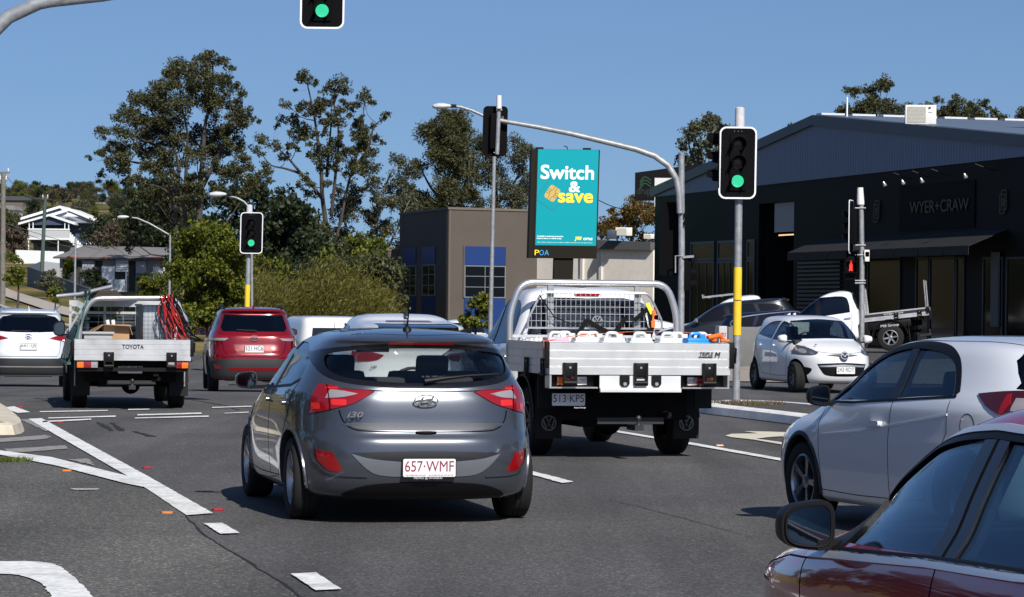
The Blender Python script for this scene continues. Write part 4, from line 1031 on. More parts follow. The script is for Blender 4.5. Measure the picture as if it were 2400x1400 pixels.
def ute(name, label, paint, tray_mat, loc, heading, H, L, W, yr, tail, tw, z0, z1, ax, r, ht, plate_x, plate_z, plate_txt, cat='ute', wd=0.25, side_glass=None, scale=(1, 1, 1), hinges=(-0.8, 0, 0.78), tray_front=None, rim=None, style=(6, 'single')):
    B = Body(cab_levels(H, L, W, yr), N=96, sub=4); k = H / 1.91
    root = empty(name, loc, R(heading), label, cat, 'vehicles at the intersection'); root.scale = scale
    ym = yr + 1.12
    sw = [smooth_poly([(L - 1.42, 1.24 * k, 's'), (L - 1.78, 1.50 * k), (L - 2.20, 1.72 * k), (ym + 0.05, 1.765 * k, 's'), (ym + 0.03, 1.20 * k, 's')], 3),
          smooth_poly([(ym - 0.05, 1.765 * k, 's'), (yr + 0.42, 1.73 * k), (yr + 0.26, 1.56 * k), (yr + 0.24, 1.24 * k, 's'), (ym - 0.05, 1.21 * k, 's')], 3)]
    ws = [(-W + .16, 1.26 * k), (W - .16, 1.26 * k), (W - .30, 1.76 * k), (-W + .30, 1.76 * k)]
    rw = smooth_poly([(-W + .23, 1.31 * k, 's'), (W - .23, 1.31 * k, 's'), (W - .24, 1.42 * k), (W - .36, 1.74 * k), (0, 1.765 * k), (-W + .36, 1.74 * k), (-W + .24, 1.42 * k)], 3)
    wins = [(rw, 'rear', 0), (ws, 'front', 0)] + [(p, 'side', sg) for p in sw for sg in (-1, 1)]
    # keep the rear-window cut clear of the side windows by limiting it to the rear wall
    hull = B.hull((yr + 0.05, L - 1.15, 0.95 * k), wins, [(ax[0], r, r + 0.09, 0.55)])
    link('cab', hull, [paint, M_black], root)
    link('rear_window', B.piece(rw, 'rear', 1, -0.006, -0.011), M_gdark, root); link('windscreen', B.piece(ws, 'front', 1, -0.006, -0.011), M_glass, root)
    for p in sw:
        for sg in (-1, 1): link('side_window', B.piece(p, 'side', sg, -0.006, -0.011), side_glass or M_gblue, root)
    for sg in (-1, 1):
        link('door_pillar', B.piece([(ym + 0.05, 1.20 * k), (ym - 0.07, 1.20 * k), (ym - 0.07, 1.77 * k), (ym + 0.07, 1.77 * k)], 'side', sg, 0.0015, -0.01), M_frit, root)
        for l in ([(L - 1.42, 1.2 * k), (L - 1.38, 0.9 * k), (L - 1.45, 0.5)], [(ym, 1.2 * k), (ym, 0.5)], [(yr + 0.20, 1.2 * k), (yr + 0.22, 0.9 * k), (yr + 0.30, 0.5)]):
            link('shut_line', B.piece(stripe(l, 0.008), 'side', sg, 0.0012, -0.004), M_dkgap, root)
        for hy in (ym + 0.12, yr + 0.32): link('door_handle', B.piece(rrect(0.18, 0.04, 0.018, 3, hy, 1.08 * k), 'side', sg, 0.03, -0.004), M_chrome if paint is not M_dgrey else M_black, root)
    seats(root, [(ym + 0.25, 1.62 * k, (-0.38, 0.38)), (yr + 0.25, 1.5 * k, (-0.4, 0.4))], 0.98 * k)
    cabin(root, L - 1.45, 1.22 * k, W - 0.12, yr + 0.06, 0.96 * k)
    tf = tray_front if tray_front is not None else yr - 0.12
    # tray: deck, three drop sides
    mb = MB(); mb.box((-tw/2 + 0.01, tail + 0.01, z0 + 0.0), (tw/2 - 0.01, tf, z0 + 0.035)); mb.build('tray_deck', tray_mat, root)
    mb = MB(); drop_side(mb, (-tw/2, tail), (tw/2, tail), z0 - 0.03, z1); mb.build('tailgate', tray_mat, root)
    for sg in (-1, 1):
        mb = MB()
        a, b = ((-tw/2, tf), (-tw/2, tail + 0.035)) if sg < 0 else ((tw/2, tail + 0.035), (tw/2, tf))
        drop_side(mb, a, b, z0 - 0.03, z1); mb.build('drop_side', tray_mat, root)
        mb = MB(); mb.box((sg * tw/2 - 0.01, tail - 0.02, z0 + 0.04), (sg * (tw/2 + 0.045), tail + 0.06, z1 + 0.01), bev=0.008)
        mb.tube([(sg * (tw/2 + 0.03), tail + 0.02, z1 - 0.04), (sg * (tw/2 + 0.055), tail - 0.03, z1 - 0.06), (sg * (tw/2 + 0.05), tail - 0.02, z0 + 0.10)], 0.012, 8)
        mb.build('corner_latch', M_black, root)
        for hy in (tail + 0.25, (tail + tf) / 2): hinge(root, sg * (tw/2 + 0.002), hy, z0 + 0.06, 0.8, R(-90) if sg < 0 else R(90), 'side_hinge')
    for hx in hinges: hinge(root, hx, tail - 0.002, z0 - 0.005, 1.05)
    # chassis, tail lamps, mudguards, flaps, axle, tow ball
    mb = MB()
    for sg in (-1, 1): mb.box((sg * 0.38 - 0.04, tail + 0.25, z0 - 0.28), (sg * 0.38 + 0.04, L - 0.6, z0 - 0.12))
    for cy in np.arange(tail + 0.2, tf, 0.45): mb.box((-tw/2 + 0.05, cy, z0 - 0.12), (tw/2 - 0.05, cy + 0.06, z0 - 0.031))
    mb.box((-0.60, tf, z0 - 0.45), (0.60, L - 0.5, 0.55)); mb.build('chassis', M_matt, root)
    mb = MB(); mb.tube([(-ht + 0.1, ax[1], r), (ht - 0.1, ax[1], r)], 0.05, 10)
    mb.lathe([(0.001, -0.16), (0.10, -0.12), (0.15, 0), (0.10, 0.12), (0.001, 0.16)], 16, Matrix.Translation((0.05, ax[1], r - 0.02)) @ Matrix.Rotation(R(90), 4, 'X'))
    mb.tube([(0.3, ax[1] + 0.5, r + 0.05), (0.45, ax[1] - 0.3, r + 0.12), (0.42, tail + 0.3, r + 0.1)], 0.035, 8)
    mb.tube([(-0.45, ax[1] + 0.1, r + 0.05), (-0.45, ax[1] + 0.05, r + 0.35)], 0.03, 8); mb.build('rear_axle', M_matt, root)
    mb = MB(); mb.box((-0.38, tail + 0.36, r - 0.0), (0.38, tail + 0.42, r + 0.07)); mb.box((-0.05, tail + 0.02, r - 0.06), (0.05, tail + 0.35, r + 0.0))
    mb.lathe([(0.03, 0), (0.02, 0.03), (0.026, 0.05), (0.035, 0.075), (0.024, 0.10), (0.001, 0.108)], 14, Matrix.Translation((0.0, tail + 0.06, r))); mb.build('tow_bar', pbr('dull_steel', (0.035, 0.035, 0.038), 0.5, 0.4), root)
    mb = MB(); mb.box((-0.72, tail + 0.60, 0.42), (0.72, tail + 0.64, z0 - 0.03)); mb.box((-0.5, tail + 0.64, 0.34), (0.1, tf - 0.3, z0 - 0.13)); mb.build('under_tray_shade_panel', M_matt, root)  # dark panels added where the underside is only shade
    for sg in (-1, 1):
        mb = MB(); pts = [(ax[1] + (r + 0.13) * math.cos(a), r + (r + 0.13) * math.sin(a)) for a in np.linspace(0.1, PI - 0.1, 14)]
        mb.prism(stripe(pts, 0.03), sg * (ht - 0.17), sg * (ht + 0.17), VIEW['side']); mb.build('mudguard', M_black, root)
        mb = MB(); M = Matrix.Translation((sg * ht, ax[1] - r - 0.16, 0)); mb.box((-0.15, -0.006, 0.20), (0.15, 0.006, z0 - 0.12), M=M); f = mb.build('mud_flap', M_rubber, root)
    add_wheels(root, ax, ht, r, wd, 0.21, style, rim or M_silver)
    plate(root, frame((plate_x, tail + 0.30, plate_z), (1, 0, 0), (0, 0, 1)), plate_txt, col=M_char)
    return root, B

# --- VW-type white ute, right lane
def ute_white():
    root, B = ute('ute', 'white double cab ute with silver ribbed tray loaded with water containers, plate 513 KP5', M_wpaint, M_tray, (0.69, 34.5, 0), 14.0, 1.915, 2.45, 0.965, -0.92, -2.97, 2.05, 0.965, 1.285, (1.55, -1.55), 0.385, 0.80,
                  -0.73, 0.655, '513\u00b7KP5', rim=M_darkrim)
    # lamp boards, centre step
    for sg in (-1, 1):
        mb = MB(); mb.box((sg * 0.48, -2.80, 0.80), (sg * 1.0, -2.78, 0.93)); mb.box((sg * 0.48, -2.965, 0.785), (sg * 1.02, -2.76, 0.80), 1); mb.box((sg * 1.0, -2.96, 0.79), (sg * 1.02, -2.76, 0.93), 1)
        mb.build('lamp_board', [M_black, M_alu], root)
        tail_lamp_box(root, sg * 0.74, -2.84, 0.865, 0.36, sg)
        mb = MB(); mb.box((sg * 0.80, -2.40, 0.55), (sg * 1.0, -2.35, 0.90)); mb.build('side_guard', M_rubber, root)
    mb = MB(); mb.box((-0.46, -2.965, 0.79), (0.46, -2.95, 0.925)); mb.box((-0.46, -3.0, 0.745), (0.46, -2.95, 0.79), bev=0.006); mb.build('rear_step', pbr('step_white', (0.62, 0.63, 0.64), 0.5, var=0.05), root)
    for hx in (-0.18, 0.18):
        mb = MB(); mb.prism([(-0.055, 0.12), (0.055, 0.12), (0.055, 0.03), (0.03, 0.0), (-0.03, 0.0), (-0.055, 0.03)], 0, 0.015, frame((hx, -2.966, 0.805), (1, 0, 0), (0, 0, 1)))
        mb.lathe([(0.02, 0), (0.02, 0.02)], 10, frame((hx, -2.975, 0.835), (1, 0, 0), (0, 0, 1)), mi=1); mb.build('ramp_hook', [M_black, M_alu], root)
    t = text('maker_lettering', 'TRIPLE', 0.040, frame((0.75, -2.980, 1.168), (1, 0, 0), (0, 0, 1)), M_char, root, width=0.155, bold=0.008, shear=0.25)
    text('maker_lettering', 'M', 0.062, frame((0.875, -2.980, 1.158), (1, 0, 0), (0, 0, 1)), M_char, root, width=0.065, bold=0.012, shear=0.25)
    mb = MB(); mb.box((0.66, -2.981, 1.128), (0.82, -2.975, 1.138)); mb.build('maker_underline', M_char, root)
    text('dealer_lettering', 'Auto Group', 0.02, frame((-0.68, -2.960, 0.575), (1, 0, 0), (0, 0, 1)), M_plate, root, width=0.13)
    # headboard hoop, uprights, mesh guard
    yh = -1.06
    mb = MB(); hoop(mb, [(-1.0, yh, 1.0), (-1.0, yh, 1.60), (-0.87, yh, 1.945), (0.87, yh, 1.945), (1.0, yh, 1.60), (1.0, yh, 1.0)], 0.04, 14, 0.15)
    mb.build('headboard_hoop', M_alu, root)
    for sx in (-0.52, 0.52):
        mb = MB(); mb.box((sx - 0.035, yh - 0.02, 1.0), (sx + 0.035, yh + 0.02, 1.93)); mb.build('headboard_post', M_galv, root)
    mb = MB(); yg = yh - 0.06
    fr_ = [(-0.80, yg, 1.425), (-0.80, yg, 1.52), (-0.64, yg, 1.835), (0.64, yg, 1.835), (0.80, yg, 1.52), (0.80, yg, 1.425)]
    hoop(mb, fr_, 0.014, 8, 0.08); mb.bar((-0.80, yg, 1.425), (0.80, yg, 1.425), 0.03, 0.022)
    mb.build('mesh_frame', M_alu, root)
    mb = MB()
    def hw(z): return 0.80 if z < 1.52 else 0.80 - (z - 1.52) / 0.345 * 0.16
    for x in np.linspace(-0.76, 0.76, 27):
        zt = 1.835 if abs(x) < 0.64 else 1.52 + (0.80 - abs(x)) / 0.16 * 0.345
        mb.bar((x, yg, 1.425), (x, yg, zt), 0.006, 0.006, up=(0, 1, 0))
    for z in np.linspace(1.425, 1.835, 6)[1:-1]: mb.bar((-hw(z), yg, z), (hw(z), yg, z), 0.007, 0.007)
    g = mb.build('mesh_guard', M_alu, root); 
    logo_rings(root, frame((0.02, yg - 0.012, 1.505), (1, 0, 0), (0, 0, 1)), 'ring_vw', 0.13, M_alu)
    mb = MB(); mb.bar((-1.0, yh, 1.33), (1.0, yh, 1.33), 0.04, 0.03)
    for x in np.linspace(-0.8, 0.6, 30): mb.bar((x, yh, 1.26), (x, yh, 1.33), 0.02, 0.02, up=(0, 1, 0))
    mb.build('headboard_rail', M_tray, root)
    feat(root, B, 'high_brake_light', rrect(0.30, 0.035, 0.015, 3, 0.0, 1.822), 'rear', M_red, out=0.02, inn=-0.01)
    mirror_pair(root, 1.05, 1.26, 0.90, M_black, (0.19, 0.24, 0.16))
    for sg in (-1, 1):
        M = frame((sg * 0.80, -1.55 - 0.385 - 0.172, 0.375), (1, 0, 0), (0, 0, 1)); logo_rings(root, M, 'ring_vw', 0.17, pbr('flap_logo', (0.16, 0.16, 0.155), 0.6), 'flap_emblem')
    return root
vw = ute_white()
VM = Matrix.Translation((0.69, 34.5, 0)) @ Matrix.Rotation(R(14.0), 4, 'Z')
def on(M, o):
    o.matrix_world = M @ o.matrix_world; return o

# containers on the white ute's tray
M_jug = pbr('milky_plastic', (0.62, 0.68, 0.70), 0.3, spec=0.5)
M_jugcap = pbr('white_cap', (0.70, 0.72, 0.70), 0.4)
M_jugblue = pbr('blue_plastic', (0.02, 0.28, 0.72), 0.35)
M_jugpink = pbr('pinkish_plastic', (0.60, 0.42, 0.52), 0.35)
def jug_parts(mat, cap):
    mb = MB(); mb.box((-0.145, -0.12, 0), (0.145, 0.12, 0.30), bev=0.035)
    mb.box((-0.125, -0.10, 0.28), (0.125, 0.10, 0.335), bev=0.025)
    for zz in (0.06, 0.15, 0.24): mb.box((-0.148, -0.123, zz), (0.148, 0.123, zz + 0.02), bev=0.009)
    return mb
def jug(x, y, mat, cap, label, grp='water containers on the white ute tray', lift=0.0):
    r_ = empty('water_container', (0, 0, 0), 0, label, 'container', grp)
    jug_parts(mat, cap).build('container_body', mat, r_)
    mb = MB(); hoop(mb, [(-0.075, 0, 0.31), (-0.055, 0, 0.385), (0.055, 0, 0.385), (0.075, 0, 0.31)], 0.017, 8, 0.03); mb.build('handle', mat if mat is M_jugblue else cap, r_)
    mb = MB(); mb.lathe([(0.035, 0.0), (0.035, 0.045), (0.03, 0.05), (0.001, 0.05)], 14, Matrix.Translation((0.10, 0.05, 0.325))); mb.build('cap', cap, r_)
    r_.matrix_world = VM @ Matrix.Translation((x, y, 1.002 + lift)) @ Matrix.Rotation(R(random.Random(x).uniform(-4, 4)), 4, 'Z')
    return r_
JL = [(-0.84, M_jugpink, M_jugcap, 'pinkish container at the left end of the row on the white ute tray'),
      (-0.52, M_jug, M_jugcap, 'clear container, second from the left in the front row on the white ute tray'),
      (-0.20, M_jug, M_jugcap, 'clear container, third from the left in the front row on the white ute tray'),
      (0.12, M_jug, M_jugcap, 'clear container in the middle of the front row, just left of centre of the tailgate'),
      (0.44, M_jug, M_jugcap, 'clear container directly left of the blue container on the white ute tray'),
      (0.76, M_jugblue, M_jugblue, 'the only blue container on the white ute tray')]
for x, m, c, l in JL: jug(x - 0.02, -2.62 + 0.02, m, c, l)
JB = [(-0.68, 'clear container in the back row behind the pinkish one on the white ute tray'), (-0.36, 'clear container, second from the left in the back row on the white ute tray'),
      (0.62, 'clear container in the back row behind the blue one on the white ute tray'), (0.90, 'clear container at the right rear corner of the row on the white ute tray')]
for x, l in JB: jug(x, -2.30, M_jug, M_jugcap, l)
# ratchet straps
M_orange = pbr('orange_webbing', (0.85, 0.16, 0.02), 0.6)
mb = MB()
pl = [(-1.035, -2.75, 1.0), (-1.035, -2.72, 1.29), (-0.6, -2.60, 1.36), (0.0, -2.5, 1.40), (0.6, -2.45, 1.405), (0.95, -2.4, 1.37), (1.0, -2.4, 1.30)]
for a, b in zip(pl[:-1], pl[1:]): mb.bar(a, b, 0.045, 0.004)
o = mb.build('ratchet_strap', M_orange); o.matrix_world = VM; tag(o, 'orange ratchet strap stretched over the water containers on the white ute tray', 'strap')
mb = MB(); mb.box((0.86, -2.52, 1.30), (1.02, -2.42, 1.36), bev=0.02); mb.tube([(0.9, -2.55, 1.34), (1.05, -2.5, 1.37), (1.12, -2.45, 1.31)], 0.025, 8); mb.tube([(1.06, -2.52, 1.31), (1.16, -2.5, 1.305)], 0.018, 8)
o = mb.build('strap_ratchet', M_orange); o.matrix_world = VM; tag(o, 'orange ratchet buckle lying on the right side of the white ute tray', 'ratchet')
mb = MB()
rn = random.Random(5)
for k, pts in enumerate([[(-0.35, -1.18, 1.06), (-0.25, -1.2, 1.32), (-0.12, -1.18, 1.52), (0.05, -1.18, 1.42), (0.2, -1.2, 1.36), (0.35, -1.18, 1.55)],
            [(0.45, -1.18, 1.52), (0.62, -1.18, 1.66), (0.66, -1.2, 1.42), (0.62, -1.2, 1.30), (0.80, -1.25, 1.22), (0.98, -1.3, 1.16)], [(0.66, -1.2, 1.44), (0.58, -1.22, 1.28), (0.40, -1.25, 1.24), (0.10, -1.3, 1.22)],
            [(-0.68, -1.17, 1.80), (-0.5, -1.17, 1.55), (-0.3, -1.17, 1.47), (0.1, -1.17, 1.50)]]):
    w = 0.05 if k < 3 else 0.012
    for a, b in zip(pts[:-1], pts[1:]): mb.bar(a, b, w, 0.012, up=(0, 1, 0))
o = mb.build('cargo_strap', M_matt); o.matrix_world = VM; tag(o, 'tangled black cargo straps hanging from the mesh guard of the white ute', 'strap')
mb = MB(); mb.bar((0.60, -1.19, 1.72), (0.66, -1.19, 1.60), 0.045, 0.02, up=(0, 1, 0)); o = mb.build('strap_label', pbr('yellow_tag', (0.85, 0.8, 0.05), 0.5)); o.matrix_world = VM; tag(o, 'small yellow tag on the black straps of the white ute', 'tag')
mb = MB(); mb.bar((0.67, -1.2, 1.64), (0.69, -1.2, 1.58), 0.04, 0.03, up=(0, 1, 0)); mb.bar((0.665, -1.21, 1.52), (0.67, -1.21, 1.44), 0.045, 0.03, up=(0, 1, 0)); mb.bar((0.672, -1.2, 1.58), (0.668, -1.2, 1.52), 0.02, 0.02, up=(0, 1, 0))
o = mb.build('strap_hook', M_orange); o.matrix_world = VM; tag(o, 'orange hook on the black straps at the mesh guard of the white ute', 'hook')

# --- dark ute with worn tray, left
def ute_dark():
    pg = pbr('dark_green_paint', (0.006, 0.010, 0.009), 0.3, 0.1, coat=1.0)
    root, B = ute('ute', 'dark ute with worn white tray, glass rack and checker plate box, plate 335 YLM', pg, M_tray2, (-6.42, 47.85, 0), 11.0, 1.80, 2.42, 0.90, 0.0, -2.82, 1.80, 0.80, 1.10, (1.54, -1.54), 0.38, 0.77,
                  -0.02, 0.63, '335\u00b7YLM', hinges=(-0.37, 0.60), wd=0.24, rim=M_darkrim)
    for sg in (-1, 1):
        tail_lamp_box(root, sg * 0.70, -2.84, 0.70, 0.34, sg)
        mb = MB(); mb.box((sg * 0.55, -2.80, 0.74), (sg * 0.85, -2.78, 0.77)); mb.build('lamp_bracket', M_black, root)
    mb = MB(); mb.box((-0.85, -2.80, 0.60), (0.85, -2.76, 0.66)); mb.build('rear_bar', M_black, root)
    text('maker_lettering', 'TOYOTA', 0.062, frame((0.0, -2.824, 0.985), (1, 0, 0), (0, 0, 1)), M_char, root, width=0.33, bold=0.012)
    yh = -2.62
    mb = MB(); hoop(mb, [(-0.82, yh, 1.08), (-0.80, yh, 1.42), (-0.62, yh, 1.73), (0.66, yh, 1.75), (0.84, yh, 1.42), (0.86, yh, 1.08)], 0.038, 12, 0.14); mb.build('rear_hoop', M_alu, root)
    yf = -0.18
    mb = MB(); mb.box((-0.88, yf - 0.02, 1.60), (0.88, yf + 0.02, 1.70)); mb.box((-0.88, yf - 0.02, 1.48), (0.88, yf + 0.02, 1.52))
    for sx in (-0.86, 0.86, -0.3, 0.3): mb.box((sx - 0.02, yf - 0.02, 0.85), (sx + 0.02, yf + 0.02, 1.62))
    mb.build('headboard_frame', M_tray2, root)
    mb = MB()
    for x in np.linspace(-0.8, 0.8, 9): mb.bar((x, yf, 1.10), (x, yf, 1.60), 0.006, 0.006, up=(0, 1, 0))
    for z in np.linspace(1.15, 1.45, 4): mb.bar((-0.86, yf, z), (0.86, yf, z), 0.006, 0.006)
    mb.build('headboard_mesh', M_galv, root)
    # leaning glass rack on the left side
    mb = MB()
    for y in (-2.7, -1.6, -0.5, 0.4): mb.bar((-0.98, y, 0.72), (-0.66, y, 1.88), 0.03, 0.03)
    mb.bar((-0.98, -2.8, 0.72), (-0.98, 0.6, 0.72), 0.06, 0.04); mb.bar((-0.67, -2.8, 1.86), (-0.67, 0.6, 1.86), 0.03, 0.03); mb.bar((-0.80, -2.8, 1.40), (-0.80, 0.6, 1.40), 0.02, 0.02)
    mb.build('glass_rack', pbr('green_frame', (0.03, 0.10, 0.085), 0.4), root)
    mirror_pair(root, 1.10, 1.22, 0.84, M_black, (0.20, 0.26, 0.16))
    for sg in (-1, 1):
        mb = MB(); mb.tube([(sg * 0.86, -2.1, 0.35), (sg * 0.86, -2.1, 0.75)], 0.012, 6); mb.build('flap_stay', M_galv, root)
    return root
dk = ute_dark()
DM = Matrix.Translation((-6.42, 47.85, 0)) @ Matrix.Rotation(R(11), 4, 'Z')
mb = MB(); M = Matrix.Translation((-0.84, -0.9, 1.30)) @ Matrix.Rotation(R(15.5), 4, 'Y'); mb.box((-0.006, -1.6, -0.52), (0.006, 1.2, 0.46), M=M)
o = mb.build('glass_sheet', glass('green_sheet_glass', (0.62, 0.80, 0.75), spec=1.39)); o.matrix_world = DM; tag(o, 'sheet of greenish glass leaning in the side rack of the dark ute', 'glass')
mb = MB(); mb.tube([(-1.12, -1.2, 1.76), (-0.75, -1.25, 1.80), (-0.24, -1.35, 1.93)], 0.033, 12, caps=False); mb.tube([(-0.26, -1.35, 1.925), (-0.24, -1.35, 1.931)], 0.024, 12, mi=1)
o = mb.build('metal_pole', [M_alu, M_matt]); o.matrix_world = DM; tag(o, 'grey pipe lying crosswise on the rack above the dark ute cab', 'pipe')
mb = MB()
for i in range(5): mb.box((-0.55 + 0.02*i, -1.5, 1.735 + 0.026*i), (-0.05 - 0.03*i, 0.3, 1.757 + 0.026*i))
mb.bar((-0.6, -1.4, 1.72), (0.0, -1.4, 1.72), 0.05, 0.03); mb.bar((-0.6, 0.1, 1.72), (0.0, 0.1, 1.72), 0.05, 0.03)
o = mb.build('timber_stack', pbr('dark_timber', (0.05, 0.035, 0.025), 0.8, var=0.3)); o.matrix_world = DM; tag(o, 'stack of dark timber boards on the roof rack of the dark ute', 'timber')
# checker plate toolbox
M_check = pbr('checker_plate', (0.36, 0.38, 0.40), 0.42, 0.55)
def checker():
    m = M_check; t = m.node_tree; b = t.nodes['Principled BSDF']; tc = t.nodes.new('ShaderNodeTexCoord')
    mp = t.nodes.new('ShaderNodeMapping'); mp.inputs['Rotation'].default_value = (0, R(45), 0); mp.inputs['Scale'].default_value = (22, 22, 22)
    bk = t.nodes.new('ShaderNodeTexChecker'); bk.inputs['Scale'].default_value = 1.0
    t.links.new(tc.outputs['Object'], mp.inputs[0]); t.links.new(mp.outputs[0], bk.inputs['Vector'])
    bk.inputs['Color1'].default_value = (0.42, 0.44, 0.46, 1); bk.inputs['Color2'].default_value = (0.30, 0.32, 0.34, 1)
    t.links.new(bk.outputs['Color'], b.inputs['Base Color'])
    bp = t.nodes.new('ShaderNodeBump'); bp.inputs['Strength'].default_value = 0.4; bp.inputs['Distance'].default_value = 0.004
    t.links.new(bk.outputs['Fac'], bp.inputs['Height']); t.links.new(bp.outputs[0], b.inputs['Normal'])
checker()
tb = empty('toolbox', (0, 0, 0), 0, 'tall checker plate toolbox standing on the right of the dark ute tray', 'toolbox')
mb = MB(); mb.box((0.18, -2.42, 0.84), (0.66, -0.6, 1.62), bev=0.012); mb.build('box_body', M_check, tb)
mb = MB(); mb.box((0.16, -2.44, 1.62), (0.68, -0.58, 1.65), bev=0.008); mb.build('box_lid', M_check, tb); tb.matrix_world = DM
# cardboard box with open flaps
cb = empty('cardboard_box', (0, 0, 0), 0, 'brown cardboard box with open flaps on the dark ute tray', 'box')
MC = pbr('cardboard', (0.42, 0.25, 0.13), 0.85, var=0.08)
mb = MB(); x0, x1, y0, y1, zt = -0.42, -0.02, -2.2, -1.75, 1.32
mb.box((x0, y0, 0.90), (x1, y0 + 0.01, zt)); mb.box((x0, y1 - 0.01, 0.90), (x1, y1, zt)); mb.box((x0, y0 + .011, 0.90), (x0 + 0.01, y1 - .011, zt)); mb.box((x1 - 0.01, y0 + .011, 0.90), (x1, y1 - .011, zt)); mb.box((x0 + .011, y0 + .011, 0.90), (x1 - .011, y1 - .011, 0.91))
mb.build('box_walls', MC, cb)
for a, b, c, d in (((x0, y0, zt), (x1, y0, zt), (x1 + 0.03, y0 - 0.14, zt - 0.02), (x0 - 0.0, y0 - 0.14, zt + 0.0)), ((x0, y1, zt), (x0, y0, zt), (x0 - 0.2, y0 + 0.02, zt - 0.14), (x0 - 0.2, y1, zt - 0.10)), ((x1, y0, zt), (x1, y1, zt), (x1 + 0.05, y1, zt - 0.16), (x1 + 0.05, y0, zt - 0.16))):
    mb = MB(); P4 = [Vector(p) for p in (a, b, c, d)]; n = (P4[1] - P4[0]).cross(P4[2] - P4[0]).normalized() * 0.004
    mb.add([p + n for p in P4] + [p - n for p in P4], [(0,1,2,3), (7,6,5,4), (0,4,5,1), (1,5,6,2), (2,6,7,3), (3,7,4,0)]); mb.build('flap', MC, cb)
cb.matrix_world = DM
mb = MB(); mb.tube([(-0.27, -1.7, 0.95), (-0.34, -1.68, 1.39)], 0.032, 12); o = mb.build('paper_roll', M_white); o.matrix_world = DM; tag(o, 'left white roll standing behind the cardboard box on the dark ute', 'roll', 'white rolls')
mb = MB(); mb.tube([(-0.19, -1.7, 0.95), (-0.25, -1.66, 1.39)], 0.032, 12); o = mb.build('paper_roll', M_white); o.matrix_world = DM; tag(o, 'right white roll standing behind the cardboard box on the dark ute', 'roll', 'white rolls')
mb = MB(); mb.box((-0.74, -2.5, 0.9), (-0.30, -2.1, 1.19), bev=0.01); mb.box((-0.77, -2.53, 1.17), (-0.27, -2.07, 1.21), bev=0.01); o = mb.build('plastic_case', pbr('case_grey', (0.34, 0.35, 0.36), 0.5)); o.matrix_world = DM; tag(o, 'grey case with a flat lid at the left of the dark ute tray', 'case')
# coil of red and black cable hanging over the hoop
def cable(mat, seed, n, lab):
    rn = random.Random(seed); mb = MB()
    for i in range(n):
        x = 0.60 + rn.uniform(-0.08, 0.06); w = rn.uniform(0.02, 0.30); d = rn.uniform(0.45, 0.72); yy = -2.70 + rn.uniform(-0.04, 0.03)
        p = []
        for t in np.linspace(0, 1, 13):
            p.append((x + w * t ** 1.3 + 0.03 * math.sin(7 * t + i) + (0.10 if t > 0.7 else 0) * (t - 0.7), yy - 0.02 * math.sin(PI * t), 1.80 - d * t ** 1.0 + 0.05 * math.sin(PI * t)))
        p2 = [(a - 0.07 - 0.05 * math.sin(PI * j / 12), b + 0.01, c - 0.02) for j, (a, b, c) in enumerate(p)]
        mb.tube(p + [(p[-1][0] + 0.02, yy, p[-1][2] - 0.04)] + p2[::-1], 0.009, 5)
    o = mb.build('cable_coil', mat); o.matrix_world = DM; tag(o, lab, 'cable')
cable(pbr('red_cable', (0.42, 0.02, 0.02), 0.5), 1, 8, 'bundle of red extension cable hanging over the hoop of the dark ute')
cable(M_black, 2, 10, 'bundle of black extension cable hanging over the hoop of the dark ute')

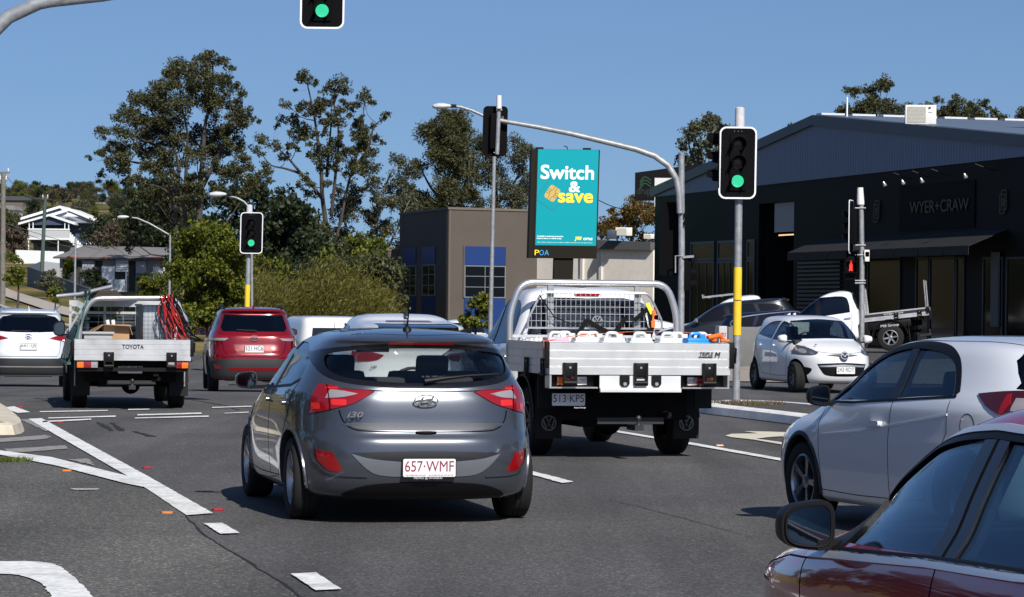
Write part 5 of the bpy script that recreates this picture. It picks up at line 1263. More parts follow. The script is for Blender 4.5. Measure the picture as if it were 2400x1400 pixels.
# ------------------------------------------------------------------ white hatchback, right lane, side on
def white_right():
    lv = [
        (0.19, -1.96, 2.00, 0.80, 5, 5), (0.23, -2.04, 2.10, 0.85, 5.0, 4.6), (0.34, -2.10, 2.17, 0.876, 4.8, 4.4), (0.50, -2.12, 2.20, 0.888, 4.6, 4.3),
        (0.62, -2.11, 2.18, 0.892, 4.5, 4.1), (0.70, -2.09, 2.10, 0.892, 4.5, 4.0), (0.78, -2.08, 1.96, 0.888, 4.4, 3.8), (0.86, -2.08, 1.72, 0.884, 4.3, 3.3), (0.94, -2.08, 1.42, 0.876, 4.2, 3.5),
        (1.00, -2.07, 1.22, 0.858, 4.1, 3.8), (1.045, -2.06, 1.15, 0.835, 4.0, 3.9), (1.12, -2.02, 1.04, 0.785, 4.0, 4), (1.22, -1.92, 0.88, 0.728, 4.0, 4), (1.31, -1.80, 0.70, 0.680, 4.0, 4), (1.36, -1.72, 0.58, 0.648, 4.0, 4),
        (1.405, -1.60, 0.44, 0.603, 4.2, 4), (1.44, -1.42, 0.26, 0.54, 4.2, 4), (1.468, -1.16, 0.02, 0.41, 3.6, 3.6), (1.482, -0.9, -0.2, 0.25, 3.2, 3.2), (1.486, -0.7, -0.4, 0.05, 3.0, 3.0)]
    sw1 = smooth_poly([(0.90, 0.965, 's'), (0.66, 1.07), (0.54, 1.19), (0.36, 1.285), (0.14, 1.350), (-0.14, 1.388, 's'), (-0.20, 1.00, 's'), (0.4, 0.985)], 5)
    sw2 = smooth_poly([(-0.22, 1.392, 's'), (-0.56, 1.372), (-0.79, 1.322), (-0.93, 1.245), (-1.07, 1.09), (-1.08, 1.065, 's'), (-0.6, 1.04), (-0.30, 1.02, 's')], 5)
    rw = smooth_poly([(-0.62, 1.12), (0, 1.10), (0.62, 1.12), (0.64, 1.17), (0.50, 1.385), (0, 1.40), (-0.50, 1.385), (-0.64, 1.17)], 3)
    root, B = std_car('white_hatchback', 'large white hatchback with black door mirror at the right, behind the red car', M_pearl, lv, (1.30, -1.30), 0.315, 0.745, [sw1, sw2],
                      [(-0.70, 1.06), (0.70, 1.06), (0.58, 1.37), (-0.58, 1.37)], rw, (3.526, 21.85, 0), 20.0, N=120, sub=5, well=0.075, cav=(-1.9, 1.0, 0.68), rim_r=0.215, rim=pbr('blue_silver_wheel', (0.30, 0.33, 0.38), 0.2, 0.9), style=(5, 'twin'),
                      gl_side=glass('smoked_side_glass', (0.62, 0.70, 0.76), spec=1.42), mirror=(0.80, 1.00, 0.80), mirror_mat=M_black, msize=(0.17, 0.16, 0.17), seat_rows=[(-0.25, 1.24, (-0.36, 0.36)), (-1.0, 1.12, (-0.38, 0.38))], dash=(0.92, 1.0, 0.72))
    for sg in (-1, 1):
        rim_ = smooth_poly([(0.95, 0.97), (0.70, 1.075), (0.58, 1.20), (0.38, 1.312), (0.15, 1.378), (-0.16, 1.412), (-0.57, 1.395), (-0.82, 1.342), (-0.97, 1.257), (-1.13, 1.075)], 5, closed=False)
        feat(root, B, 'window_surround', stripe(rim_, 0.055), 'side', M_black, side=sg, out=0.004, inn=-0.006)
        feat(root, B, 'window_sill_trim', stripe([(1.0, 0.955), (0.4, 0.967), (-0.5, 1.022), (-1.14, 1.06)], 0.018), 'side', M_black, side=sg, out=0.004, inn=-0.006)
        feat(root, B, 'door_pillar', [(-0.19, 0.99), (-0.31, 1.0), (-0.23, 1.40), (-0.13, 1.395)], 'side', M_frit, side=sg, out=0.002, inn=-0.006)
        for l in ([(0.98, 0.96), (0.94, 0.72), (0.90, 0.40), (0.90, 0.28)], [(-0.26, 1.0), (-0.24, 0.70), (-0.24, 0.28)], [(-0.24, 0.28), (0.3, 0.27), (0.90, 0.28)], [(-0.24, 0.28), (-0.75, 0.30), (-0.93, 0.55), (-1.10, 0.80), (-1.09, 1.03)]):
            feat(root, B, 'shut_line', stripe(l, 0.006), 'side', M_dkgap, side=sg, out=0.0012, inn=-0.004)
        feat(root, B, 'door_handle', rrect(0.19, 0.04, 0.018, 4, -0.04, 0.825), 'side', M_pearl, side=sg, out=0.035, inn=-0.004)
        feat(root, B, 'fuel_flap_line', stripe([(-1.36 + 0.085 * math.cos(a), 0.86 + 0.085 * math.sin(a)) for a in np.linspace(0, 2*PI, 22)], 0.006), 'side', M_dkgap, side=sg, out=0.0012, inn=-0.003)
        sw = smooth_poly([(0.9, 0.70), (0.2, 0.76), (-0.6, 0.86), (-1.1, 0.93)], 5, closed=False)
        feat(root, B, 'body_crease', stripe(sw, 0.016), 'side', M_pearl, side=sg, out=0.005, inn=-0.02)
        a_ = [(1.30 + 0.385 * math.cos(a), 0.315 + 0.385 * math.sin(a)) for a in np.linspace(-0.2, PI + 0.2, 26)]
        feat(root, B, 'wheel_arch_lip', stripe(a_, 0.03), 'side', M_cladding, side=sg, out=0.008, inn=-0.03)
        a_ = [(-1.30 + 0.385 * math.cos(a), 0.315 + 0.385 * math.sin(a)) for a in np.linspace(-0.2, PI + 0.2, 26)]
        feat(root, B, 'wheel_arch_lip', stripe(a_, 0.03), 'side', M_cladding, side=sg, out=0.008, inn=-0.03)
        lampside = smooth_poly([(-1.40, 1.09, 's'), (-1.75, 1.12), (-2.3, 1.13, 's'), (-2.3, 0.92, 's'), (-1.85, 0.93), (-1.62, 0.98)], 4)
        t = feat(root, B, 'tail_light', lampside, 'side', pbr('dark_red_lens', (0.05, 0.004, 0.006), 0.1, coat=1.0), side=sg, out=0.010, inn=-0.02)
        me = B.piece([(-1.70, 1.09), (-1.73, 1.10), (-1.77, 1.03), (-1.73, 0.955), (-1.70, 0.95)], 'side', sg, 0.013, 0.0); link('brake_lens', me, M_red, t)
        me = B.piece([(-1.79, 1.07), (-1.9, 1.07), (-1.9, 0.98), (-1.79, 0.98)], 'side', sg, 0.013, 0.0); link('reversing_lens', me, M_lens, t)
        ditch = smooth_poly([(sg * 0.50, 0.10), (sg * 0.53, -0.4), (sg * 0.50, -1.1), (sg * 0.42, -1.5)], 5, closed=False)
        feat(root, B, 'roof_ditch', stripe(ditch, 0.012), 'top', M_dkgap, out=0.0012, inn=-0.004)
    feat(root, B, 'side_repeater', ellipse(0.03, 0.04, 14, 2.02, 0.56), 'side', M_lens, side=-1, out=0.006)
    return root
white_right()

# ------------------------------------------------------------------ dark red car in the foreground
def red_near():
    deep = pbr('deep_red_paint', (0.42, 0.002, 0.030), 0.18, 0.25, coat=1.0)
    lv = [(0.20, -2.18, 2.04, 0.80, 5, 3.6), (0.25, -2.30, 2.18, 0.86, 4.8, 3.4), (0.45, -2.36, 2.28, 0.895, 4.6, 3.3), (0.60, -2.36, 2.28, 0.902, 4.6, 3.3), (0.70, -2.34, 2.22, 0.902, 4.5, 3.3),
          (0.78, -2.31, 2.13, 0.900, 4.4, 3.6), (0.85, -2.28, 1.93, 0.894, 4.3, 3.7), (0.905, -2.25, 1.62, 0.884, 4.3, 3.8), (0.945, -2.22, 1.32, 0.872, 4.2, 4), (0.98, -2.18, 1.14, 0.858, 4.2, 4), (1.06, -2.04, 1.00, 0.800, 4.2, 4), (1.16, -1.88, 0.86, 0.745, 4.2, 4.2),
          (1.26, -1.70, 0.68, 0.686, 4.2, 4.2), (1.34, -1.52, 0.46, 0.634, 4.2, 4), (1.39, -1.37, 0.26, 0.572, 4, 3.8), (1.425, -1.15, 0.04, 0.47, 3.8, 3.6), (1.445, -0.9, -0.2, 0.32, 3.4, 3.4), (1.45, -0.7, -0.4, 0.05, 3.4, 3.4)]
    sw1 = smooth_poly([(0.84, 0.955, 's'), (0.70, 1.085), (0.56, 1.170), (0.43, 1.240), (0.33, 1.275), (0.16, 1.303), (-0.06, 1.320, 's'), (-0.17, 0.992, 's')], 6)
    sw2 = smooth_poly([(-0.22, 1.325, 's'), (-0.7, 1.305), (-1.10, 1.20), (-1.38, 1.06, 's'), (-1.2, 1.015, 's'), (-0.30, 0.995, 's')], 6)
    root, B = std_car('red_car', 'dark red car with chrome window trim in the bottom right corner, nearest the camera', deep, lv, (1.36, -1.36), 0.33, 0.79, [sw1, sw2],
                      [(-0.70, 0.99), (0.70, 0.99), (0.53, 1.35), (-0.53, 1.35)], [(-0.60, 1.05), (0.60, 1.05), (0.52, 1.34), (-0.52, 1.34)], (1.98, 8.455, -0.015), 12.5, N=200, sub=8, cav=(-2.0, 0.95, 0.68), rim=M_silver,
                      gl_side=glass('blue_side_glass', (0.62, 0.78, 0.86), spec=1.42), gl_rear=M_glass, mirror=None, seat_rows=[(-0.30, 1.22, (-0.37, 0.37)), (-1.05, 1.12, (-0.38, 0.38))], dash=(0.88, 0.985, 0.74))
    for sg in (-1, 1):
        top = smooth_poly([(0.93, 0.945), (0.76, 1.093), (0.612, 1.184), (0.488, 1.257), (0.385, 1.298), (0.19, 1.328), (-0.01, 1.345), (-0.2, 1.350), (-0.72, 1.33), (-1.16, 1.22), (-1.48, 1.06)], 7, closed=False)
        feat(root, B, 'chrome_strip', stripe(top, 0.020), 'side', pbr('satin_chrome', (0.70, 0.74, 0.80), 0.42, 0.7), side=sg, out=0.007, inn=-0.01)
        inn = smooth_poly([(0.86, 0.965), (0.73, 1.083), (0.59, 1.172), (0.465, 1.241), (0.37, 1.280), (0.18, 1.310), (-0.01, 1.326), (-0.2, 1.332), (-0.70, 1.312), (-1.12, 1.205)], 7, closed=False)
        feat(root, B, 'window_seal', stripe(inn, 0.030), 'side', M_black, side=sg, out=0.004, inn=-0.008)
        feat(root, B, 'belt_chrome', stripe([(0.98, 0.905), (0.674, 0.925), (-0.15, 0.971), (-0.77, 0.990), (-1.48, 1.03)], 0.024), 'side', pbr('satin_chrome', (0.70, 0.74, 0.80), 0.42, 0.7), side=sg, out=0.008, inn=-0.01)
        feat(root, B, 'belt_seal', stripe([(0.80, 0.935), (-0.15, 0.985), (-0.77, 1.004), (-1.3, 1.035)], 0.014), 'side', M_black, side=sg, out=0.008, inn=-0.01)
        feat(root, B, 'door_pillar', [(-0.15, 0.98), (-0.32, 0.985), (-0.23, 1.335), (-0.04, 1.33)], 'side', M_frit, side=sg, out=0.002, inn=-0.008)
        feat(root, B, 'pillar_gap', [(-0.235, 0.98), (-0.247, 0.98), (-0.147, 1.335), (-0.135, 1.335)], 'side', M_dkgap, side=sg, out=0.004, inn=-0.004)
        feat(root, B, 'mirror_triangle', [(0.92, 0.935), (0.66, 0.945), (0.64, 1.00), (0.67, 1.12)], 'side', M_black, side=sg, out=0.005, inn=-0.02)
        for l in ([(0.98, 0.90), (0.92, 0.78), (0.88, 0.60), (0.88, 0.30)], [(-0.22, 0.965), (-0.26, 0.70), (-0.30, 0.30)], [(0.96, 0.89), (1.25, 0.875), (1.6, 0.82)]):
            feat(root, B, 'shut_line', stripe(l, 0.005), 'side', M_dkgap, side=sg, out=0.001, inn=-0.003)
        feat(root, B, 'door_handle', rrect(0.2, 0.03, 0.014, 4, -0.14, 0.80), 'side', M_chrome, side=sg, out=0.035, inn=-0.004)
        feat(root, B, 'body_crease', stripe(smooth_poly([(1.3, 0.70), (0.4, 0.76), (-0.8, 0.80), (-1.9, 0.84)], 6, closed=False), 0.014), 'side', deep, side=sg, out=0.004, inn=-0.02)
    mirror_pair(root, 0.745, 1.005, 0.78, M_black, (0.17, 0.15, 0.20))
    mb = MB(); mb.box((-0.09, 0.30, 1.24), (0.11, 0.32, 1.30), bev=0.01); mb.build('rear_view_mirror', M_black, root)
    return root
rn_ = red_near()

# ------------------------------------------------------------------ vehicles parked in front of the showroom
def place(o, px, py, D, rz, pitch=0.0, dz=0.0):
    p = at(px, py, D); p.z = height(p.x, p.y) + dz
    o.matrix_world = Matrix.Translation(p) @ Matrix.Rotation(R(rz), 4, 'Z') @ Matrix.Rotation(R(pitch), 4, 'X')
def yard():
    root, B = ute('ute', 'white ute with grey flat tray parked nose down on the showroom driveway', M_wpaint, M_tray2, (0, 0, 0), 0, 1.83, 2.55, 0.92, -0.75, -2.66, 1.85, 0.90, 1.10, (1.54, -1.54), 0.37, 0.78, 0.0, 0.6, '118 WC4',
                  side_glass=M_gdark, rim=M_silver)
    p = at(1966, 740, 85.5); p.z = 0.30
    root.matrix_world = Matrix.Translation(p) @ Matrix.Rotation(R(80), 4, 'Z') @ Matrix.Rotation(R(-7.0), 4, 'X') @ Matrix.Diagonal((1, 1.05, 1.05, 1))
    for sg in (-1, 1):
        mb = MB(); mb.box((sg * 0.926, -2.62, 0.985), (sg * 0.930, -0.90, 1.06)); mb.build('side_stripe', M_char, root)
        text('side_lettering', 'WYER+CRAW', 0.045, frame((sg * 0.933, -1.7, 1.023), (0, sg, 0), (0, 0, 1)), M_plate, root, width=0.55)
        mb = MB(); mb.tube([(sg * 0.86, -2.60, 1.1), (sg * 0.86, -2.62, 1.85)], 0.02, 8); mb.build('ladder_post', M_galv, root)
        mb = MB(); mb.box((sg * 0.62, -1.0, 0.42), (sg * 0.88, -0.72, 0.86), bev=0.02); mb.box((sg * 0.60, -2.15, 0.62), (sg * 0.90, -0.95, 0.84), bev=0.05); mb.build('under_tray_box', M_black, root)
        text('side_lettering', 'Mill Group', 0.09, frame((sg * 0.905, -1.56, 0.70), (0, sg, 0), (0, 0, 1)), M_plate, root, width=0.5)
    mb = MB(); hoop(mb, [(-0.85, -0.92, 1.1), (-0.80, -0.92, 1.82), (0.80, -0.92, 1.82), (0.85, -0.92, 1.1)], 0.022, 8, 0.08)
    for z in np.linspace(1.2, 1.75, 7): mb.bar((-0.83, -0.92, z), (0.83, -0.92, z), 0.012, 0.012)
    for x in np.linspace(-0.7, 0.7, 12): mb.bar((x, -0.92, 1.1), (x, -0.92, 1.8), 0.012, 0.012, up=(0, 1, 0))
    mb.build('headboard_guard', M_alu, root)
    mirror_pair(root, 1.12, 1.25, 0.86, M_wpaint, (0.16, 0.2, 0.15))
    feat(root, B, 'headlight', smooth_poly([(1.95, 0.97, 's'), (2.5, 0.93, 's'), (2.6, 0.80), (2.25, 0.83)], 3), 'side', M_black, side=-1, out=0.006, inn=-0.02)
    feat(root, B, 'headlight_glass', smooth_poly([(2.05, 0.945, 's'), (2.35, 0.92, 's'), (2.4, 0.86), (2.2, 0.865)], 3), 'side', M_lens, side=-1, out=0.009, inn=-0.002)
    # dark dual cab / wagon behind
    sw = [[(y * 1.05, z) for y, z in p] for p in SUV_SW]
    lv = [(z, yr * 1.05, yf * 1.05, w, a, b) for z, yr, yf, w, a, b in SUV]
    r2, B2 = std_car('parked_wagon', 'dark grey wagon parked nose down behind the yellow banded pole', M_dgrey, lv, (1.4, -1.4), 0.36, 0.79, sw, None, [(-0.62, 1.2), (0.62, 1.2), (0.58, 1.48), (-0.58, 1.48)], (0, 0, 0), 0, 'car', cav=None, mirror=(0.9, 1.16, 0.82), mirror_mat=M_chrome, scale=(1, 1, 1.07), group='vehicles parked at the showroom')
    p = at(1715, 740, 91); p.z = 0.12
    r2.matrix_world = Matrix.Translation(p) @ Matrix.Rotation(R(84), 4, 'Z') @ Matrix.Rotation(R(-5.5), 4, 'X') @ Matrix.Diagonal((1, 1, 1.09, 1))
    for sg in (-1, 1): feat(r2, B2, 'door_handle', rrect(0.16, 0.03, 0.01, 3, 0.1, 1.0), 'side', M_chrome, side=sg, out=0.02)
    r3, B3 = std_car('parked_wagon', 'navy blue wagon with chrome window outline parked between the dark grey wagon and the white ute', M_navy, lv, (1.4, -1.4), 0.36, 0.79, sw, None, [(-0.62, 1.2), (0.62, 1.2), (0.58, 1.48), (-0.58, 1.48)], (0, 0, 0), 0, 'car', cav=None, mirror=None, group='vehicles parked at the showroom')
    ch = smooth_poly([(0.95, 1.10), (0.60, 1.375), (0.34, 1.515), (0.05, 1.545), (-0.8, 1.535), (-1.5, 1.47), (-1.74, 1.32), (-1.52, 1.18), (-0.6, 1.12), (0.3, 1.08)], 4)
    feat(r3, B3, 'chrome_outline', stripe(ch + [ch[0]], 0.03), 'side', M_chrome, side=-1, out=0.008, inn=-0.01)
    r3['label'] = 'navy blue wagon with chrome window outline parked behind the white driveway ute'
    p = at(1856, 740, 88.5); p.z = 0.06
    r3.matrix_world = Matrix.Translation(p) @ Matrix.Rotation(R(264), 4, 'Z') @ Matrix.Rotation(R(5.0), 4, 'X') @ Matrix.Diagonal((1, 1, 1.0, 1))
    feat(r3, B3, 'chrome_outline', stripe([(y, z) for y, z in ch] + [ch[0]], 0.03), 'side', M_chrome, side=1, out=0.008, inn=-0.01)
    # white car nosing right, seen between the hoop and the pole
    r4, B4 = std_car('parked_sedan', 'white sedan facing right, seen through the right bend of the ute hoop', M_wpaint, SEDAN, (1.35, -1.35), 0.32, 0.78, [[(0.92, 0.98), (0.3, 1.27), (-0.9, 1.27), (-1.2, 1.0)]], [(-0.68, 1.0), (0.68, 1.0), (0.55, 1.33), (-0.55, 1.33)], None, (0, 0, 0), 0, 'car', cav=None, mirror=(0.74, 1.0, 0.78), scale=(1, 1, 1), group='vehicles parked at the showroom')
    for sg in (-1, 1): feat(r4, B4, 'headlight', smooth_poly([(1.75, 0.78), (2.05, 0.74), (2.15, 0.64), (1.9, 0.64)], 3), 'side', M_lens, side=sg, out=0.006)
    p = at(1430, 740, 97); p.z = 0.12
    r4.matrix_world = Matrix.Translation(p) @ Matrix.Rotation(R(-84), 4, 'Z') @ Matrix.Rotation(R(0), 4, 'X') @ Matrix.Diagonal((1.15, 1.2, 1.3, 1))
    # white work ute roof with rack, behind the dark wagon
    r5, B5 = std_car('parked_ute', 'white cab roof with a silver rack rising behind the dark grey wagon', M_wpaint, [(a, b, c, d, e, f) for a, b, c, d, e, f in cab_levels(1.85, 2.4, 0.9, -1.2)], (1.5, -1.6), 0.36, 0.76, [[(0.9, 1.2), (0.4, 1.6), (-0.7, 1.6), (-0.8, 1.2)]], None, None, (0, 0, 0), 0, 'ute', cav=None, mirror=None, group='vehicles parked at the showroom')
    mb = MB()
    for x in (-0.6, 0.6): mb.bar((x, -0.2, 1.93), (x, 0.75, 1.93), 0.04, 0.05)
    for y in (-0.2, 0.2, 0.6): mb.bar((-0.7, y, 1.90), (0.7, y, 1.90), 0.05, 0.03)
    mb.bar((-0.72, 0.8, 1.96), (0.72, 0.8, 1.96), 0.03, 0.12); mb.build('roof_rack', M_alu, r5)
    mb = MB(); mb.box((-0.85, -2.7, 0.8), (0.85, -1.25, 0.86)); mb.box((-0.87, -2.7, 0.8), (-0.85, -1.25, 1.1)); mb.box((0.85, -2.7, 0.8), (0.87, -1.25, 1.1)); mb.build('tray', M_tray2, r5)
    p = at(1722, 740, 95); p.z = 0.22
    r5.matrix_world = Matrix.Translation(p) @ Matrix.Rotation(R(84), 4, 'Z') @ Matrix.Rotation(R(-7), 4, 'X')
    # far left traffic
    r6, B6 = std_car('light_suv', 'pale blue grey SUV at the far left edge on the side road', pbr('pale_blue_paint', (0.30, 0.36, 0.44), 0.3, 0.4, coat=1.0), SUV, (1.32, -1.32), 0.34, 0.78, SUV_SW, [(-0.66, 1.14), (0.66, 1.14), (0.58, 1.5), (-0.58, 1.5)], None, (0, 0, 0), 0, 'SUV', cav=None)
    place(r6, -6, 760, 104, 172)
    r7, B7 = std_car('white_car', 'white car far back between the white hatchback roof and the white ute mirror', M_wpaint, SUV, (1.32, -1.32), 0.34, 0.78, SUV_SW, [(-0.66, 1.14), (0.66, 1.14), (0.58, 1.5), (-0.58, 1.5)], None, (0, 0, 0), 0, 'car', cav=None)
    place(r7, 1088, 760, 112, 185, dz=-0.45)
yard()

# ------------------------------------------------------------------ ground, roads, islands, markings
def sheet(name, xs, ys, dz, mat, kind='structure', hf=None):
    hf = hf or height
    vs = [(x, y, hf(x, y) + dz) for y in ys for x in xs]; nx = len(xs)
    fs = [(j*nx+i, j*nx+i+1, (j+1)*nx+i+1, (j+1)*nx+i) for j in range(len(ys)-1) for i in range(nx-1)]
    me = bpy.data.meshes.new(name); me.from_pydata(vs, [], fs); me.polygons.foreach_set('use_smooth', [True] * len(fs)); me.update()
    o = link(name, me, mat); tag(o, kind=kind); return o
def ground_mat():
    m = bpy.data.materials.new('dry_grass_ground'); m.use_nodes = True; t = m.node_tree; b = t.nodes['Principled BSDF']
    tc = t.nodes.new('ShaderNodeTexCoord'); n = t.nodes.new('ShaderNodeTexNoise'); n.inputs['Scale'].default_value = 0.12; n.inputs['Detail'].default_value = 8
    t.links.new(tc.outputs['Object'], n.inputs['Vector'])
    cr = t.nodes.new('ShaderNodeValToRGB'); e = cr.color_ramp.elements
    e[0].position = 0.35; e[0].color = (0.05, 0.055, 0.018, 1); e[1].position = 0.68; e[1].color = (0.24, 0.17, 0.075, 1)
    k = e.new(0.52); k.color = (0.14, 0.115, 0.042, 1)
    t.links.new(n.outputs['Fac'], cr.inputs[0])
    n2 = t.nodes.new('ShaderNodeTexNoise'); n2.inputs['Scale'].default_value = 5; n2.inputs['Detail'].default_value = 6; t.links.new(tc.outputs['Object'], n2.inputs['Vector'])
    mr = t.nodes.new('ShaderNodeMapRange'); mr.inputs['To Min'].default_value = 0.55; mr.inputs['To Max'].default_value = 1.5; t.links.new(n2.outputs['Fac'], mr.inputs[0])
    mx = t.nodes.new('ShaderNodeMix'); mx.data_type = 'RGBA'; mx.blend_type = 'MULTIPLY'; mx.inputs[0].default_value = 1
    t.links.new(cr.outputs[0], mx.inputs[6]); t.links.new(mr.outputs[0], mx.inputs[7]); t.links.new(mx.outputs[2], b.inputs['Base Color'])
    b.inputs['Roughness'].default_value = 0.95; b.inputs['Specular IOR Level'].default_value = 0.1
    return m
M_ground = ground_mat()
M_asph = asphalt('asphalt', 0.080, (1.0, 0.97, 0.96))
M_slip = asphalt('older_asphalt', 0.088, (1.02, 1.0, 0.93), 1.2)
M_side = asphalt('side_road_asphalt', 0.075, (1.0, 0.99, 1.0))
M_conc = pbr('concrete', (0.36, 0.32, 0.28), 0.85, var=0.15, vscale=2.0, bump=0.2)
M_kerbw = pbr('white_kerb_paint', (0.74, 0.74, 0.73), 0.7, var=0.08, vscale=4, dirt=0.28, bump=0.15, bscale=12)
M_kerbc = pbr('cream_kerb', (0.56, 0.50, 0.40), 0.8, var=0.12, vscale=4, dirt=0.3, bump=0.15, bscale=12)
xs = [-900, -500, -300, -200, -150, -120] + list(np.arange(-100, 60.1, 4.0)) + [80, 120, 200, 400, 900]
ys = list(np.arange(-40, 140, 4.0)) + list(np.arange(140, 420, 12.0)) + list(np.arange(420, 920, 50.0)) + [1000, 1500, 2500, 4000]
sheet('ground', xs, ys, -0.012, M_ground)
# the junction and the main road
sheet('road', list(np.arange(-45, 45.1, 1.5)), list(np.arange(-30, 106.1, 1.5)), 0.0, M_asph)
def flat(name, pts, mat, z=0.004, kind='structure', **k):
    P = [gr(*p) for p in pts] if len(pts[0]) == 2 else [Vector(p) for p in pts]
    mb = MB(); mb.add([(p.x, p.y, z) for p in P], [tuple(range(len(P)))]); o = mb.build(name, mat); tag(o, kind=kind, **k); return o
def gpt(px, py): p = gr(px, py); return (p.x, p.y, 0)
slip = [(-300, 1050), (0, 1066), (137, 1093), (298, 1135), (346, 1148), (436, 1205), (470, 1246), (520, 1280), (565, 1306), (620, 1342), (662, 1367), (705, 1400), (765, 1450), (830, 1520), (-400, 1520)]
flat('slip_road', slip, M_slip, 0.004)
# dark joint between the two surfaces and thin cracks in the main lane
def crackline(pts, w, z=0.0075, name='road_joint'):
    rnd = random.Random(len(pts)); P = []
    for a, b in zip(pts[:-1], pts[1:]):
        A = gr(*a); B_ = gr(*b); n = max(2, int((B_ - A).length / 0.25))
        for i in range(n): P.append(A.lerp(B_, i / n) + Vector((rnd.uniform(-.008, .008), rnd.uniform(-.02, .02), 0)))
    P.append(gr(*pts[-1])); L = []; Rr = []
    for i, p in enumerate(P):
        d = (P[min(i+1, len(P)-1)] - P[max(i-1, 0)]).normalized(); nn = Vector((-d.y, d.x, 0)); ww = w * rnd.uniform(0.4, 1.3) / 2
        L.append((p.x + nn.x*ww, p.y + nn.y*ww, z)); Rr.append((p.x - nn.x*ww, p.y - nn.y*ww, z))
    mb = MB(); n = len(P); mb.add(L + Rr, [(i, i+1, n+i+1, n+i) for i in range(n-1)]); o = mb.build(name, pbr('crack_sealant', (0.012, 0.012, 0.012), 0.8)); tag(o, kind='structure')
crackline([(436, 1211), (470, 1248), (520, 1282), (565, 1308), (620, 1344), (662, 1369), (705, 1402), (765, 1452)], 0.022)
crackline([(1430, 1173), (1554, 1203), (1669, 1235), (1765, 1262)], 0.010)
crackline([(1560, 941), (1700, 943), (1900, 946)], 0.05)
crackline([(430, 935), (520, 950), (560, 962)], 0.03)
for a in ([(228, 990), (262, 1010)], [(262, 992), (285, 1010)], [(315, 1012), (356, 1024)], [(640, 1010), (590, 1000)]): crackline(a, 0.10, 0.005, 'tar_patch')
mk = lambda pts, mat=None, z=0.012, name='road_marking': flat(name, pts, mat or M_line, z)
def ragged(pts, amp=0.0035, step=0.10, seed=1):
    rnd = random.Random(seed); out = []
    for i in range(len(pts)):
        A = gr(*pts[i]); B_ = gr(*pts[(i+1) % len(pts)]); n = max(1, int((B_ - A).length / step))
        for k in range(n):
            p = A.lerp(B_, k / n) + Vector((rnd.uniform(-amp, amp), rnd.uniform(-amp, amp), 0)); out.append((p.x, p.y, 0))
    return out
mk(ragged([(66, 984), (97, 982), (343, 1117), (499, 1206), (437, 1211), (346, 1150), (305, 1122)], seed=2))
mk(ragged([(-220, 1028), (0, 1059), (120, 1075), (305, 1121), (340, 1146), (298, 1138), (137, 1096), (0, 1069), (-220, 1037)], seed=3), z=0.0165)
mk(ragged([(477, 1230), (521, 1229), (562, 1253), (516, 1255)], seed=4)); mk(ragged([(681, 1349), (740, 1346), (800, 1385), (740, 1388)], seed=5))
curve = smooth_poly([(-160, 1318, 's'), (0, 1320), (69, 1320), (127, 1327), (168, 1352), (192, 1376), (216, 1400), (250, 1445, 's'), (140, 1445, 's'), (118, 1400), (93, 1369), (51, 1354), (0, 1349), (-160, 1345, 's')], 5)
mk(ragged(curve, 0.008, 0.05, 6))
for p in ([(93, 966), (252, 963), (252, 965), (93, 968)], [(113, 981), (271, 976), (271, 979), (113, 983)], [(100, 989), (214, 983), (214, 986), (100, 992)], [(322, 973), (472, 969), (472, 972), (322, 976)],
          [(316, 981), (489, 976), (489, 979), (316, 983)], [(497, 956), (590, 953), (590, 955), (497, 958)], [(526, 970), (583, 967), (583, 969), (526, 971)], [(300, 961), (350, 960), (350, 962), (300, 963)], [(535, 903), (566, 902), (566, 904), (535, 905)]): mk(p)
mk([(5, 957), (33, 954), (71, 968), (41, 970)]); mk(ragged([(167, 1148), (232, 1148), (228, 1151), (170, 1151)], 0.02), pbr('faint_paint', (0.40, 0.40, 0.38), 0.85))
for p in ([(-60, 1032), (0, 1029), (110, 1021), (119, 1026), (100, 1031), (0, 1038), (-60, 1040)], [(10, 1054), (80, 1050), (155, 1045), (161, 1053), (60, 1061), (20, 1061)], [(161, 1079), (206, 1076), (224, 1093), (190, 1086)], [(50, 985), (68, 984), (115, 1010), (106, 1012)], [(125, 1018), (132, 1017), (178, 1042), (170, 1042)]):
    mk(ragged(p, 0.02), M_oldline, 0.008)
mk([(1300, 985), (1450, 1011.5), (1545, 1027.5), (1630, 1041), (1850, 1080), (1850, 1086), (1630, 1046.5), (1545, 1032), (1450, 1016), (1300, 990)])
mk(ragged([(1180, 1090), (1256, 1109), (1345, 1132), (1318, 1135), (1256, 1118), (1180, 1100)], 0.01))
mk([(1700, 1023.5), (1714, 1019), (1778, 1018), (1744, 1013), (1790, 1013.5), (1930, 1018), (1930, 1027), (1830, 1025), (1800, 1027), (1772, 1030.5), (1930, 1052), (1930, 1061), (1765, 1032.5), (1715, 1027)], M_cream)
# raised reflectors
def rrpm(px, py, mat, lab):
    p = gr(px, py); s_ = 1.0; mb = MB(); M = Matrix.Translation((p.x, p.y, 0)) @ Matrix.Rotation(R(12.5), 4, 'Z')
    mb.prism(rrect(0.095, 0.07, 0.02, 3), 0.004, 0.018, M, 0); mb.prism(rrect(0.085, 0.004, 0.001, 2), 0, 0.0165, M @ frame((0, -0.037, 0.004), (1, 0, 0), (0, 0, 1)), 1)
    o = mb.build('road_reflector', [mat, M_red if mat is M_rr else M_amber]); tag(o, lab, 'reflector', 'raised reflectors along the painted lines')
M_rr = pbr('red_reflector', (0.36, 0.02, 0.035), 0.5); M_ra = pbr('amber_reflector', (0.55, 0.20, 0.05), 0.5); M_rwh = pbr('white_reflector', (0.6, 0.58, 0.5), 0.5)
rrpm(511, 1197, M_rr, 'red road reflector beside the pointed end of the thick white line'); rrpm(345, 1098, M_rr, 'red road reflector halfway along the thick white line')
